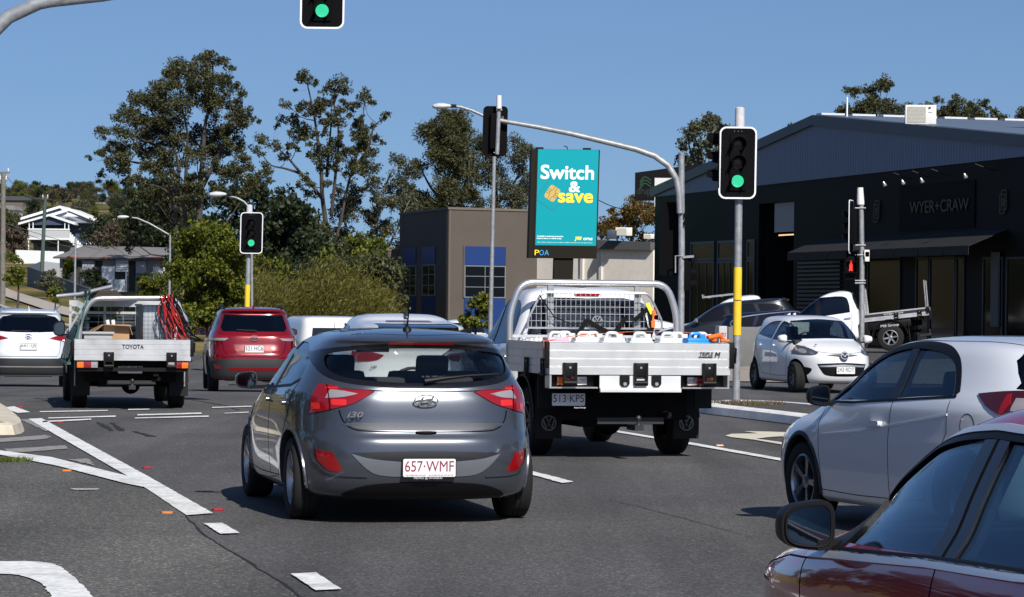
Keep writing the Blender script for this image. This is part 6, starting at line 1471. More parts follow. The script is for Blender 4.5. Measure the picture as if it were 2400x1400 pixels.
rrpm(139, 991, M_rr, 'red road reflector at the far start of the thick white line'); rrpm(48, 955, M_rr, 'red road reflector beside the far short white block near the left island')
rrpm(391, 1204, M_ra, 'orange road reflector just left of the pointed end of the thick white line'); rrpm(156, 1105, M_ra, 'orange road reflector below the thin white branch line at the left')
rrpm(1686, 1046, M_rwh, 'pale road reflector beside the white lane line right of the white ute')
# islands: kerb ring plus infill
def island(name, pts, h, ring, kmat, imat):
    P = [Vector((p[0], p[1], 0)) for p in pts]; n = len(P); c = sum(P, Vector()) / n
    I = []
    for i in range(n):
        a = (P[i] - P[i-1]).normalized(); b = (P[(i+1) % n] - P[i]).normalized(); d = (a + b).normalized(); nn = Vector((-d.y, d.x, 0))
        if nn.dot(c - P[i]) < 0: nn = -nn
        I.append(P[i] + nn * ring)
    mb = MB(); vs = [(p.x, p.y, -0.02) for p in P] + [(p.x + (q.x-p.x)*.12, p.y + (q.y-p.y)*.12, h - 0.03) for p, q in zip(P, I)] + [(p.x + (q.x-p.x)*.35, p.y + (q.y-p.y)*.35, h) for p, q in zip(P, I)] + [(p.x, p.y, h) for p in I] + [(p.x, p.y, 0.0) for p in I]
    mb.add(vs, [(k*n+i, k*n+(i+1) % n, (k+1)*n+(i+1) % n, (k+1)*n+i) for k in range(4) for i in range(n)])
    o = mb.build('kerb', kmat); tag(o, kind='structure')
    mb = MB(); mb.add([(p.x, p.y, h - 0.02) for p in I], [tuple(range(n))]); o = mb.build(name, imat); tag(o, kind='structure')
isl = smooth_poly([(3.05, 46.3), (3.45, 44.6), (3.95, 42.6), (4.5, 40.0), (5.6, 35.0), (7.0, 29.0, 's'), (9.0, 30.0, 's'), (7.0, 38.0), (5.9, 43.0), (4.8, 47.3), (3.9, 48.6), (3.2, 47.8)], 4)
island('traffic_island', isl, 0.15, 0.28, M_kerbw, asphalt('island_asphalt', 0.075, (1, 0.93, 0.88)))
mb = MB(); mb.add([(p[0] + (0.0 if k == 0 else -0.07), p[1] - (0.0 if k == 0 else 0.06), 0.0065) for k in (0, 1) for p in isl[:22]], [(i, i+1, 22+i+1, 22+i) for i in range(21)]); o = mb.build('gutter_dark_strip', M_rubber); tag(o, kind='structure')  # dark strip along the foot of the kerb
left_isl = smooth_poly([gpt(-330, 1012), gpt(-120, 1017)[:2] + (0,), gpt(0, 1020), gpt(40, 1019), gpt(58, 1010), gpt(55, 1000), gpt(36, 984), gpt(8, 962), gpt(-30, 945), gpt(-200, 905)], 1)
LP = [gpt(-330, 1014), gpt(-120, 1018), gpt(0, 1020), gpt(36, 1019.5), gpt(52, 1016), gpt(59, 1010), gpt(57, 1003), gpt(44, 990), gpt(22, 972), gpt(-10, 952), gpt(-80, 925), gpt(-330, 905)]
island('traffic_island', LP, 0.15, 0.45, M_kerbc, asphalt('island_asphalt', 0.075, (1, 0.93, 0.88)))
# side road, footpath and verge climbing the hill on the left
def ribbon(name, L, Rr, mat, dz):
    mb = MB(); n = len(L)
    vs = [(x, y, height(x, y) + dz) for x, y in L] + [(x, y, height(x, y) + dz) for x, y in Rr]
    mb.add(vs, [(i, i+1, n+i+1, n+i) for i in range(n-1)], 0, True); o = mb.build(name, mat); tag(o, kind='structure')
Y = np.arange(104, 300, 5.0)
edge = lambda y: -13.0 - (y - 104) * 0.262 - max(0, y - 210) * 0.05
ribbon('side_road', [(edge(y) - 9.5, y) for y in Y], [(edge(y), y) for y in Y], M_side, 0.05)
ribbon('kerb', [(edge(y), y) for y in Y], [(edge(y) + 0.35, y) for y in Y], M_conc, 0.14)
Yp = np.arange(120, 300, 5.0)
ribbon('footpath', [(edge(y) + 2.2, y) for y in Yp], [(edge(y) + 3.9, y) for y in Yp], M_conc, 0.09)
# paved strip in front of the showroom
fp = [gr(px, py) for px, py in ((1640, 893), (1850, 893), (2100, 905), (2380, 915))]
pv = [(2.5, 66.5), (16, 64.0), (22, 60), (23, 76), (12, 80), (2.5, 84)]
mb = MB(); mb.add([(x, y, height(x, y) + 0.03) for x, y in pv], [tuple(range(6))]); o = mb.build('footpath', pbr('footpath_concrete', (0.30, 0.25, 0.21), 0.9, var=0.22, vscale=1.5, dirt=0.3)); tag(o, kind='structure')
# a tuft of grass at the left edge and dry weeds at the pole foot
def tuft(x, y, z, n, h, rad, mat, name, lab, cat, w=0.006, seed=1, kind=None):
    rnd = random.Random(seed); mb = MB()
    for i in range(n):
        a = rnd.uniform(0, 2*PI); r_ = rad * math.sqrt(rnd.random()); p = Vector((x + r_*math.cos(a)*1.6, y + r_*math.sin(a), z)); l = Vector((rnd.uniform(-.6, .6), rnd.uniform(-.6, .6), 1)).normalized() * h * rnd.uniform(.4, 1)
        s_ = Vector((rnd.uniform(-1, 1), rnd.uniform(-1, 1), 0)).normalized() * w
        mb.add([p - s_, p + s_, p + l*0.6 + s_*0.6, p + l], [(0, 1, 2, 3)])
    o = link(name, mb.mesh(name), mat); tag(o, lab, cat, kind=kind); return o
p = gr(-5, 1082); tuft(p.x, p.y, 0.0, 900, 0.07, 0.22, leaf_mat('verge_grass', (0.05, 0.09, 0.012), (0.10, 0.15, 0.02), (0.20, 0.20, 0.05)), 'grass_tuft', 'small tuft of green grass at the left photo edge on the asphalt', 'grass')
tuft(3.75, 46.75, 0.13, 700, 0.10, 0.42, leaf_mat('dry_weeds', (0.05, 0.04, 0.02), (0.14, 0.10, 0.05), (0.30, 0.22, 0.10)), 'dry_weeds', 'dry brown weeds around the foot of the yellow banded signal pole', 'weeds', seed=2)

# ------------------------------------------------------------------ traffic signals, poles, cabinet, billboard
M_sigback = pbr('signal_black', (0.004, 0.004, 0.005), 0.7, spec=0.06)
M_sigrim = pbr('signal_white_rim', (0.78, 0.80, 0.84), 0.4)
M_green = pbr('green_lamp', (0.0, 0.25, 0.14), 0.3, emit=(0.0, 0.75, 0.38), estr=0.65)
M_redl = pbr('dark_red_lamp', (0.03, 0.004, 0.002), 0.25); M_ambl = pbr('dark_amber_lamp', (0.03, 0.010, 0.002), 0.25)
M_cap = pbr('pole_cap_grey', (0.55, 0.55, 0.56), 0.55, var=0.08, vscale=8)
def signal_head(root, M, board=True, w=0.60, h=1.14, lit=2, back=False):
    """three-aspect head; M: XY plane of the target board, Z towards the driver"""
    if board:
        mb = MB(); mb.prism(rrect(w - 0.03, h - 0.03, 0.10, 6), -0.006, 0.0, M); tb = mb.build('target_board', M_sigback, root)
        mb = MB(); ring_into(mb, rrect(w, h, 0.115, 6), rrect(w - 0.055, h - 0.055, 0.09, 6), -0.008, 0.012, M); mb.build('board_rim', M_sigrim if not back else M_sigback, tb)
        for dx in (-0.06, 0, 0.06):
            mb = MB(); mb.lathe([(0.006, 0), (0.006, 0.004)], 8, M @ Matrix.Translation((dx, h/2 - 0.075, 0))); mb.build('rivet', M_galv, tb)
    mb = MB(); mb.box((-0.135, -0.46, -0.16), (0.135, 0.46, 0.03), M=M, bev=0.02); hs = mb.build('lamp_housing', M_sigback, root)
    for i, z in enumerate((0.30, 0.0, -0.30)):
        m = (M_redl, M_ambl, M_green)[i] if lit == 2 else (M_redl, M_ambl, pbr('dark_green_lamp', (0.002, 0.02, 0.012), 0.25))[i]
        mb = MB(); mb.lathe([(0.001, 0.045), (0.06, 0.043), (0.10, 0.034)], 28, M @ Matrix.Translation((0, z, 0.0))); L = mb.build('lamp_lens', m, hs)
        if lit == 2 and i == 2:
            mb = MB()
            pts = [(0, 0)] + [(0.0155 * k * math.cos(2*PI*j/(6*k)), 0.0155 * k * math.sin(2*PI*j/(6*k))) for k in range(1, 7) for j in range(6*k)]
            for a, b in pts: mb.lathe([(0.0045, 0), (0.001, 0.004)], 5, M @ Matrix.Translation((a, z + b, 0.044 - 0.09 * (a*a+b*b))))
            mb.build('led_dots', pbr('led_bright', (0.2, 0.5, 0.4), 0.3, emit=(0.20, 1.0, 0.55), estr=1.2), L)
        # visor: open-bottomed tube cut back towards the tip
        vs = []; fs = []; n = 22
        for k in range(n + 1):
            a = R(-35) + (R(250)) * k / n; cut = 0.21 if math.sin(a) > -0.1 else 0.12
            for rr in (0.112, 0.118):
                for zz in (0.02, 0.02 + cut): vs.append(M @ Vector((rr * math.cos(a), z + rr * math.sin(a), zz)))
        for k in range(n):
            b = 4 * k; c = 4 * (k + 1); fs += [(b, c, c+1, b+1), (b+2, b+3, c+3, c+2), (b+1, c+1, c+3, b+3)]
        mb = MB(); mb.add(vs, fs, 0, True); mb.build('visor', M_sigback, hs)
def pole_parts(root, p, top, r, D_mat=None, lean=0.0, bands=None, cap=None, base=True, z0=0.0):
    """p = foot; straight pole to height top with optional coloured band and cap"""
    mb = MB()
    mb.tube([(p[0], p[1], z0), (p[0] + lean * top, p[1], top)], r, 20); mb.build('pole', D_mat or M_galv, root)
    if bands:
        for a, b, m in bands:
            mb = MB(); mb.tube([(p[0] + lean*a, p[1], a), (p[0] + lean*b, p[1], b)], r + 0.006, 22); mb.build('band', m, root)
    if cap:
        mb = MB(); mb.tube([(p[0] + lean*(top-0.05), p[1], top - 0.05), (p[0] + lean*(top+cap), p[1], top + cap), (p[0] + lean*(top+cap+.02), p[1], top + cap + 0.02)], [r + 0.02, r + 0.014, r * 0.7], 20); mb.build('pole_cap', M_cap, root)
# A: right pole with yellow band on the island
def sigA():
    foot = gr(1725, 945, 0.13); D = foot.y; s_ = F / D
    zz = lambda py: at(1725, py, D).z
    root = empty('traffic_signal', (0, 0, 0), 0, 'large green traffic signal on the yellow banded pole right of the white ute', 'traffic signal', 'traffic signals')
    pole_parts(root, (foot.x, foot.y), zz(300), 0.062, lean=0.0035, z0=0.1, bands=[(zz(786), zz(627), M_yellow), (zz(706), zz(703), M_galv)], cap=0.32)
    c = at(1729, 382, D - 0.14); M = frame(c, (1, 0.03, 0), (0.010, 0, 1)); signal_head(root, M, w=88/s_, h=169/s_)
    # side head facing left on the same pole, seen edge on
    c2 = at(1692, 372, D + 0.10); M2 = frame(c2, (-0.25, -1, 0), (0, 0, 1)); signal_head(root, M2, w=0.56, h=1.12, lit=0, back=True)
    mb = MB(); mb.lathe([(0.075, 0), (0.075, 0.10)], 20, Matrix.Translation((foot.x, foot.y, 0.10))); mb.tube([(foot.x - 0.07, foot.y - 0.02, zz(836)), (foot.x + 0.07, foot.y - 0.02, zz(836))], 0.012, 6); mb.build('pole_collar', M_galv, root)
sigA()
def sigD():
    p = at(580, 700, 88); p.z = 0; root = empty('traffic_signal', (0, 0, 0), 0, 'green traffic signal on a yellow banded pole behind the red SUV', 'traffic signal', 'traffic signals')
    D = 88; s_ = F / D; zz = lambda py: at(580, py, D).z
    pole_parts(root, (p.x - 0.03, D), zz(500), 0.075, lean=0.014, z0=height(p.x, D), bands=[(0.9, zz(668), M_yellow)], cap=0.24)
    c = at(589.5, 546.5, D - 0.2); signal_head(root, frame(c, (1, 0, 0), (0.014, 0, 1)), w=53/s_, h=97/s_)
sigD()
# F: head hanging top left on a long mast arm that leaves the frame
def sigF():
    D = 44.0; s_ = F / D
    root = empty('traffic_signal', (0, 0, 0), 0, 'green traffic signal hanging into the top of the photo from a long mast arm', 'traffic signal', 'traffic signals')
    c = at(756, 68 - 177/2, D); signal_head(root, frame(c, (1, 0, 0), (0.006, 0, 1)), w=104/s_, h=177/s_)
    pts = [at(-105, 640, D + 1.0)]; pts[0].z = 0.1
    for q in ((-92, 330), (-70, 180), (-30, 88), (20, 40), (90, 8), (170, -8)): pts.append(at(q[0], q[1], D + 0.5))
    mb = MB(); mb.tube(pts, [0.14, 0.125, 0.12, 0.115, 0.11, 0.105, 0.10], 16); mb.build('pole', M_galv, root)
    mb = MB(); mb.tube([at(92, 7.5, D + .5), at(240, -8, D + .5), at(500, -50, D + .4), at(756, -95, D + .3)], [0.088, 0.082, 0.07, 0.055], 14); mb.build('mast_arm', M_galv, root)
    mb = MB(); mb.tube([at(756, -95, D + .3), at(756, 55, D + .25)], 0.055, 12); mb.build('drop_pipe', M_galv, root)
    t = at(48, 29, D + 0.5); mb = MB(); mb.tube([t + Vector((0.022 * math.cos(a), 0, -0.02 + 0.03 * math.sin(a))) for a in np.linspace(0, 2*PI, 13)], 0.007, 6, caps=False); mb.build('lifting_eye', M_galv, root)
sigF()
# C: far mast arm with a signal seen from behind
def sigC():
    D = 75.0; s_ = F / D
    root = empty('traffic_signal', (0, 0, 0), 0, 'traffic signal seen from behind at the end of the curved mast arm above the billboard', 'traffic signal', 'traffic signals')
    base = at(1597, 640, D); base.z = 0
    mb = MB(); mb.tube([(base.x, D, 0.0), at(1597.5, 600, D), at(1597, 360, D)], [0.085, 0.085, 0.078], 18); mb.tube([at(1597, 362, D), at(1597, 358, D)], 0.085, 18); mb.build('pole', M_galv, root)
    Q = [(1594, 500), (1592, 455), (1585, 420), (1566, 388), (1535, 366), (1490, 350), (1420, 333), (1340, 314), (1260, 298), (1190, 286), (1168, 282)]
    mb = MB(); mb.tube([at(x, y, D - 0.1) for x, y in Q], [0.085, 0.085, 0.085, 0.083, 0.08, 0.077, 0.073, 0.068, 0.062, 0.056, 0.054], 16); mb.build('mast_arm', M_galv, root)
    c = at(1160, 308, D + 0.05); signal_head(root, frame(c, (-1, -0.1, 0), (0.022, 0, 1)), w=58/s_, h=118/s_, lit=0, back=True)
    mb = MB(); mb.tube([at(1169, 262, D - .14), at(1165, 362, D - .14)], 0.055, 14); mb.build('drop_pipe', M_galv, root)
    mb = MB(); mb.tube([at(1169.5, 255, D - .14), at(1169.5, 224, D - .14)], [0.072, 0.066], 16); mb.build('pole_cap', pbr('pale_cap', (0.70, 0.69, 0.66), 0.5), root)
    mb = MB(); mb.tube([at(1163, 258, D - .14), at(1177, 258, D - .14)], 0.02, 8); mb.tube([at(1157, 358, D - .14), at(1167, 358, D - .14)], 0.012, 6); mb.build('pipe_clamp', M_galv, root)
    for x, y in ((1178, 276), (1444, 334), (1525, 393)):
        t = at(x, y, D - .1); mb = MB(); mb.tube([t + Vector((0.02 * math.cos(a), 0, 0.03 * math.sin(a))) for a in np.linspace(0, 2*PI, 11)], 0.007, 6, caps=False); mb.build('lifting_eye', M_galv, root)
    # lower heads on the pole facing away
    c = at(1611, 640, D + 0.1); signal_head(root, frame(c, (-0.5, 0.86, 0), (0, 0, 1)), board=False, lit=0)
    c = at(1572, 560, D + 0.3); M = frame(c, (-1, 0.2, 0), (0, 0, 1)); mb = MB(); mb.prism(rrect(0.60, 1.9, 0.08, 5), -0.01, 0.0, M); mb.build('target_board', M_sigback, root)
    for k in range(2):
        mb = MB(); t = at(1606, 505 + 18*k, D - .12); mb.box(t - Vector((0.04, 0.02, 0.06)), t + Vector((0.03, 0.02, 0.06))); mb.build('terminal_box', M_sigback, root)
    mb = MB(); mb.bar(at(1600, 603, D - .1), at(1626, 601, D - .1), 0.05, 0.06); mb.tube([at(1583, 640, D - .1), at(1583, 600, D - .1), at(1597, 600, D - .1)], 0.02, 6); mb.build('bracket', M_galv, root)
sigC()
# E: pedestrian signal pole at right
def sigE():
    D = 78.0
    root = empty('pedestrian_signal', (0, 0, 0), 0, 'pole with side facing signal and small red walking figure in front of the showroom', 'traffic signal', 'traffic signals')
    p = at(2021, 760, D)
    mb = MB(); mb.tube([(p.x, D, 0), at(2020, 600, D), at(2018, 470, D)], 0.07, 16); mb.build('pole', M_galv, root)
    mb = MB(); mb.tube([at(2017, 480, D), at(2017, 474, D), at(2016, 440, D)], [0.10, 0.10, 0.08], 18); mb.build('pole_cap', pbr('pale_cap', (0.70, 0.69, 0.66), 0.5), root)
    c = at(1995, 532, D); signal_head(root, frame(c, (-0.30, -0.95, 0), (0, 0, 1)), w=0.62, h=1.45, lit=0)
    for y in (488, 575, 598, 658, 664):
        mb = MB(); mb.tube([at(2004, y, D - .08), at(2029, y, D - .08)], 0.02, 6); mb.build('pipe_clamp', M_galv, root)
    mb = MB(); b0 = at(2026, 602, D - 0.15); b1 = at(2037, 586, D - 0.05); mb.box(tuple(b0), tuple(b1)); b0 = at(2027, 613, D - .15); b1 = at(2037, 590, D - .05); mb.box(tuple(b0), tuple(b1), bev=0.01); mb.build('junction_box', pbr('pale_cap', (0.7, 0.69, 0.66), 0.5), root)
    c = at(1994, 625, D - .05); M = frame(c, (1, 0.05, 0), (0, 0, 1)); mb = MB(); mb.box((-0.15, -0.36, -0.14), (0.15, 0.42, 0.0), M=M, bev=0.015)
    for zt in (0.42, 0.14, -0.16): mb.box((-0.15, zt - 0.02, 0), (0.15, zt, 0.14), M=M)
    mb.box((-0.15, -0.14, 0), (-0.14, 0.40, 0.12), M=M); mb.box((0.14, -0.14, 0), (0.15, 0.40, 0.12), M=M); ph = mb.build('pedestrian_lamp', M_sigback, root)
    fig = [(-0.012, 0.10), (0.03, 0.10), (0.05, 0.03), (0.035, -0.02), (0.045, -0.12), (0.015, -0.12), (0.005, -0.05), (-0.02, -0.12), (-0.05, -0.12), (-0.025, -0.02), (-0.045, 0.03)]
    mb = MB(); M3 = M @ Matrix.Translation((0.0, 0.0, 0.006)); mb.prism(fig, 0, 0.004, M3); mb.prism(ellipse(0.025, 0.027, 12, 0.008, 0.128), 0, 0.004, M3)
    mb.build('red_figure', pbr('red_figure', (0.6, 0.02, 0.02), 0.4, emit=(1.0, 0.03, 0.02), estr=1.6), ph)
sigE()
# street lamps
def lamp(name_label, D, foot_px, top, arm, head, r=0.07, zb=0.0):
    root = empty('street_lamp', (0, 0, 0), 0, name_label, 'street lamp', 'street lamps')
    b = at(foot_px, 700, D); b.z = zb
    mb = MB(); mb.tube([b, at(*top, D)], [r, r * 0.75], 14); mb.build('pole', M_galv, root)
    mb = MB(); mb.tube([at(x, y, D) for x, y in [top] + arm], [r * 0.65] * (len(arm)) + [r * 0.5], 12); mb.build('lamp_arm', M_galv, root)
    c = at(*head, D); k = 1.0; mb = MB()
    rows = []
    for t, rr, hh in ((-0.32, 0.02, 0.02), (-0.26, 0.11, 0.07), (-0.10, 0.15, 0.10), (0.08, 0.13, 0.09), (0.22, 0.07, 0.055), (0.30, 0.05, 0.04)):
        rows.append([c + Vector((t, rr * math.cos(a), hh * math.sin(a) + 0.03 * t)) for a in np.linspace(0, 2*PI, 17)[:-1]])
    n = 16; mb.add([p for r_ in rows for p in r_], [(j*n+i, j*n+(i+1) % n, (j+1)*n+(i+1) % n, (j+1)*n+i) for j in range(len(rows)-1) for i in range(n)] + [tuple(range(n)), tuple(range((len(rows)-1)*n, len(rows)*n))], 0, True)
    mb.build('lamp_head', pbr('lamp_grey', (0.52, 0.53, 0.55), 0.45), root)
    mb = MB(); mb.box(c + Vector((0.26, -0.05, -0.05)), c + Vector((0.46, 0.05, 0.06)), bev=0.02); mb.build('lamp_joint', M_black, root)
    return root
lamp('street lamp on a tall pole before the brown building, arm bent left', 92, 1149, (1160, 300), [(1148, 284), (1130, 270), (1105, 259), (1080, 251), (1062, 249)], (1036, 249), 0.075)
lamp('street lamp rising just behind the left green traffic signal', 97, 592, (590, 500), [(584, 486), (572, 473), (555, 464), (532, 459)], (511, 456), 0.05)
lamp('street lamp with a long slanting arm beside the low grey roofed house', 150, 397, (399, 552), [(380, 541), (350, 524), (322, 512), (300, 509)], (289, 509), 0.07, zb=0.8)
def plain_pole(D, x0, y1, x1, r, lab, cross=None, mat=None, wires=()):
    root = empty('utility_pole', (0, 0, 0), 0, lab, 'utility pole'); b = at(x0, 700, D); b.z = height(b.x, D)
    mb = MB(); mb.tube([b, at(x1, y1, D)], [r, r * 0.8], 12); mb.build('pole', mat or pbr('timber_pole', (0.16, 0.15, 0.13), 0.85, var=0.2), root)
    if cross:
        for y, w in cross:
            mb = MB(); mb.bar(at(x1 - w, y, D), at(x1 + w, y - w * 0.12, D), 0.10, 0.12); mb.build('crossarm', pbr('timber_pole', (0.16, 0.15, 0.13), 0.85), root)
            for q in (-0.8, 0.8):
                mb = MB(); t = at(x1 + w*q, y - 3, D); mb.tube([t, t + Vector((0, 0, 0.22))], 0.04, 8); mb.build('insulator', M_white, root)
    return root
plain_pole(170, 6, 404, 8, 0.17, 'grey timber power pole at the far left edge beside the side road', cross=[(406, 14), (424, 8)])
plain_pole(230, 97, 462, 106, 0.17, 'greenish power pole standing in front of the blue weatherboard house', cross=[(466, 7)], mat=pbr('green_pole', (0.06, 0.09, 0.075), 0.8))
plain_pole(140, 175, 560, 177, 0.06, 'thin grey pole with a small box on the grass verge by the dark fence', mat=M_galv)
plain_pole(120, 176, 700, 176, 0.05, 'short grey post behind the rear corner of the dark ute', mat=M_galv)
# overhead wires
def wire(a, Da, b, Db, sag, r=0.018):
    A = at(*a, Da); B_ = at(*b, Db); mb = MB(); mb.tube([A.lerp(B_, t) - Vector((0, 0, sag * 4 * t * (1 - t))) for t in np.linspace(0, 1, 15)], r, 5, mi=0); return mb
for i, (a, Da, b, Db, sag) in enumerate((((8, 404), 170, (106, 464), 230, 0.6), ((8, 522), 170, (560, 600), 300, 1.2), ((10, 530), 170, (420, 560), 300, 1.5), ((106, 464), 230, (540, 500), 330, 1.2))):
    o = wire(a, Da, b, Db, sag).build('overhead_wire', pbr('wire_grey', (0.20, 0.20, 0.21), 0.6)); tag(o, 'thin overhead wire strung from the left power poles across the hillside', 'wire', 'wires across the hillside')
o = wire((1404, 470), 125, (1500, 492), 128, 0.15, 0.02).build('overhead_wire', M_black); tag(o, 'black cable running from the billboard to the dark showroom sign', 'cable')
# traffic controller cabinet
def cabinet():
    D = 80.0; root = empty('controller_cabinet', (0, 0, 0), 0, 'grey roadside cabinet behind the yellow banded pole with two stickers on its edge', 'cabinet')
    a = at(1706, 862, D); b = at(1790, 767, D); mb = MB(); M = frame((a.x, D, 0.0), (1, 0.15, 0), (0, 0, 1)); w = b.x - a.x; h = b.z
    mb.box((0, 0.03, -0.45), (w, h, 0), M=M, bev=0.02); mb.build('cabinet_body', pbr('cabinet_grey', (0.13, 0.13, 0.13), 0.6, var=0.06), root)
    mb = MB(); mb.box((-0.26, 0.03, -0.55), (-0.015, h + 0.02, -0.02), M=M, bev=0.04); mb.build('cabinet_door', pbr('cabinet_lit', (0.42, 0.42, 0.42), 0.5, var=0.05), root)  # sunlit left edge painted as a paler grey
    T = M @ Matrix.Translation((-0.14, h - 0.22, -0.018)); text('sticker', 'UTLT', 0.09, T, pbr('sticker_red', (0.5, 0.02, 0.10), 0.5), root, width=0.17, bold=0.05); 
    mb = MB(); ring_into(mb, ellipse(0.08, 0.09, 20, -0.14, h - 0.42), ellipse(0.045, 0.05, 20, -0.14, h - 0.42), 0, 0.003, M @ Matrix.Translation((0, 0, -0.018))); mb.build('sticker', M_char, root)
    mb = MB(); mb.box((w - 0.22, 0.14, 0.001), (w - 0.10, 0.34, 0.004), M=M); mb.build('notice', pbr('notice_white', (0.5, 0.5, 0.5), 0.6), root)
    mb = MB(); mb.box((0.30, 0.0, -0.5), (w - 0.1, 0.04, 0.03), M=M); mb.build('plinth', M_conc, root)
cabinet()
# billboard
def billboard():
    D = 125.0; root = empty('billboard', (0, 0, 0), 0, 'tall teal digital billboard reading Switch and save on a dark central post', 'billboard')
    s_ = F / D; c = at(1328, 478, D); M = frame(c, (1, 0.10, 0), (0.020, 0, 1)); W = 150 / s_; H = 255 / s_
    brown = pbr('billboard_brown', (0.010, 0.008, 0.004), 0.6, spec=0.2)
    mb = MB(); mb.box((-W/2, -H/2, -0.02), (W/2, H/2, 0.0), M=M); mb.box((-W/2 - 0.20, -H/2 + .0, -0.85), (W/2 - 0.01, H/2 - 0.01, -0.021), M=M); mb.build('cabinet', brown, root)
    mb = MB(); mb.box((-0.45 + 0.0, -H/2 - 4.6, -0.6), (0.38, -H/2 - 0.001, -0.1), M=M); mb.build('post', brown, root)
    sw, sh = 143 / s_, 225 / s_; cy = (478 - 463.5) / s_
    mb = MB(); mb.box((-sw/2 + .01, cy - sh/2, 0.001), (sw/2 + .01, cy + sh/2, 0.02), M=M)
    teal = pbr('screen_teal', (0.0, 0.16, 0.19), 0.5, emit=(0.0, 0.36, 0.43), estr=0.55, spec=0.2)
    sc = mb.build('screen', teal, root)
    wt = pbr('screen_white', (0.5, 0.5, 0.5), 0.5, emit=(1, 1, 1), estr=0.75); yl = pbr('screen_yellow', (0.6, 0.4, 0.02), 0.5, emit=(1.0, 0.62, 0.02), estr=0.75); gold = pbr('screen_gold', (0.3, 0.2, 0.05), 0.5, emit=(0.62, 0.42, 0.10), estr=0.6); dk = pbr('screen_dark', (0.05, 0.07, 0.08), 0.5)
    def T(px, py, dz=0.022): return M @ Matrix.Translation(((px - 1327.5) / s_ , (478 - py) / s_, dz))
    text('lettering', 'Switch', 32 / s_, T(1327, 404), wt, sc, width=124 / s_, bold=0.017)
    text('lettering', '&', 24 / s_, T(1345, 438), wt, sc, width=25 / s_, bold=0.017)
    text('lettering', 'save', 21 / s_, T(1348, 464), yl, sc, width=80 / s_, bold=0.02)
    text('lettering', 'Available in selected postcodes.', 3.6 / s_, T(1291, 555), wt, sc, width=62 / s_, bold=0.02); text('lettering', 'Head in-store or online today.', 3.6 / s_, T(1289, 560), wt, sc, width=58 / s_, bold=0.02)
    text('lettering', 'Use of Optus network services. Offer for eligible customers only. See optus.com.au', 2.2 / s_, T(1326, 569), wt, sc, width=130 / s_)
    text('lettering', 'yes', 10 / s_, T(1357, 560), yl, sc, width=16 / s_, shear=0.3, bold=0.03); text('lettering', 'OPTUS', 5 / s_, T(1380, 560), wt, sc, width=21 / s_, bold=0.03)
    mb = MB(); Tc = T(1293, 454) @ Matrix.Rotation(R(-32), 4, 'Z'); k = 1 / s_
    mb.prism(rrect(28*k, 34*k, 6*k, 4), 0, 0.004, Tc); chip = mb.build('chip_picture', gold, sc)
    mb = MB()
    for l in ([(-14, 5), (-6, 5), (-3, 8), (-3, 17)], [(14, 5), (6, 5), (3, 8), (3, 17)], [(-14, -5), (-6, -5), (-3, -8), (-3, -17)], [(14, -5), (6, -5), (3, -8), (3, -17)], [(-6, 5), (-6, -5)], [(6, 5), (6, -5)], [(-14, 0), (-6, 0)], [(6, 0), (14, 0)]):
        mb.prism(stripe([(x*k, y*k) for x, y in l], 1.0*k), 0.0045, 0.006, Tc)
    mb.build('chip_lines', dk, chip)
    mb = MB()
    for l in ([(-25, -32), (-25, 20), (-14, 40), (0, 40)], [(25, -30), (25, 30)], [(-25, -32), (20, -34), (25, -30)]): mb.prism(stripe([(x*k, y*k) for x, y in l], 0.9*k), 0.0015, 0.003, Tc)
    mb.build('card_outline', dk, sc)
    P = (('P', 1261, yl), ('O', 1272, pbr('logo_blue', (0.02, 0.25, 0.5), 0.5, emit=(0.02, 0.35, 0.7), estr=0.5)), ('A', 1284, pbr('logo_blue', (0.02, 0.25, 0.5), 0.5)))
    for ch, px, m in P: text('owner_lettering', ch, 12.5 / s_, T(px, 593, 0.001), m, root, width=10.5 / s_, bold=0.0)
    for px in (1258, 1370): mb = MB(); mb.box((( px - 1333) / s_ , H/2 - 0.01, -0.4), ((px - 1315) / s_, H/2 + 0.09, -0.2), M=M); mb.build('vent', M_black, root)
    mb = MB(); mb.tube([M @ Vector((-0.02, H/2, -0.1)), M @ Vector((-0.06, H/2 + 0.10, 0.05)), M @ Vector((-0.2, H/2 + 0.14, 0.12))], 0.02, 6); mb.build('camera_arm', M_black, root)
billboard()

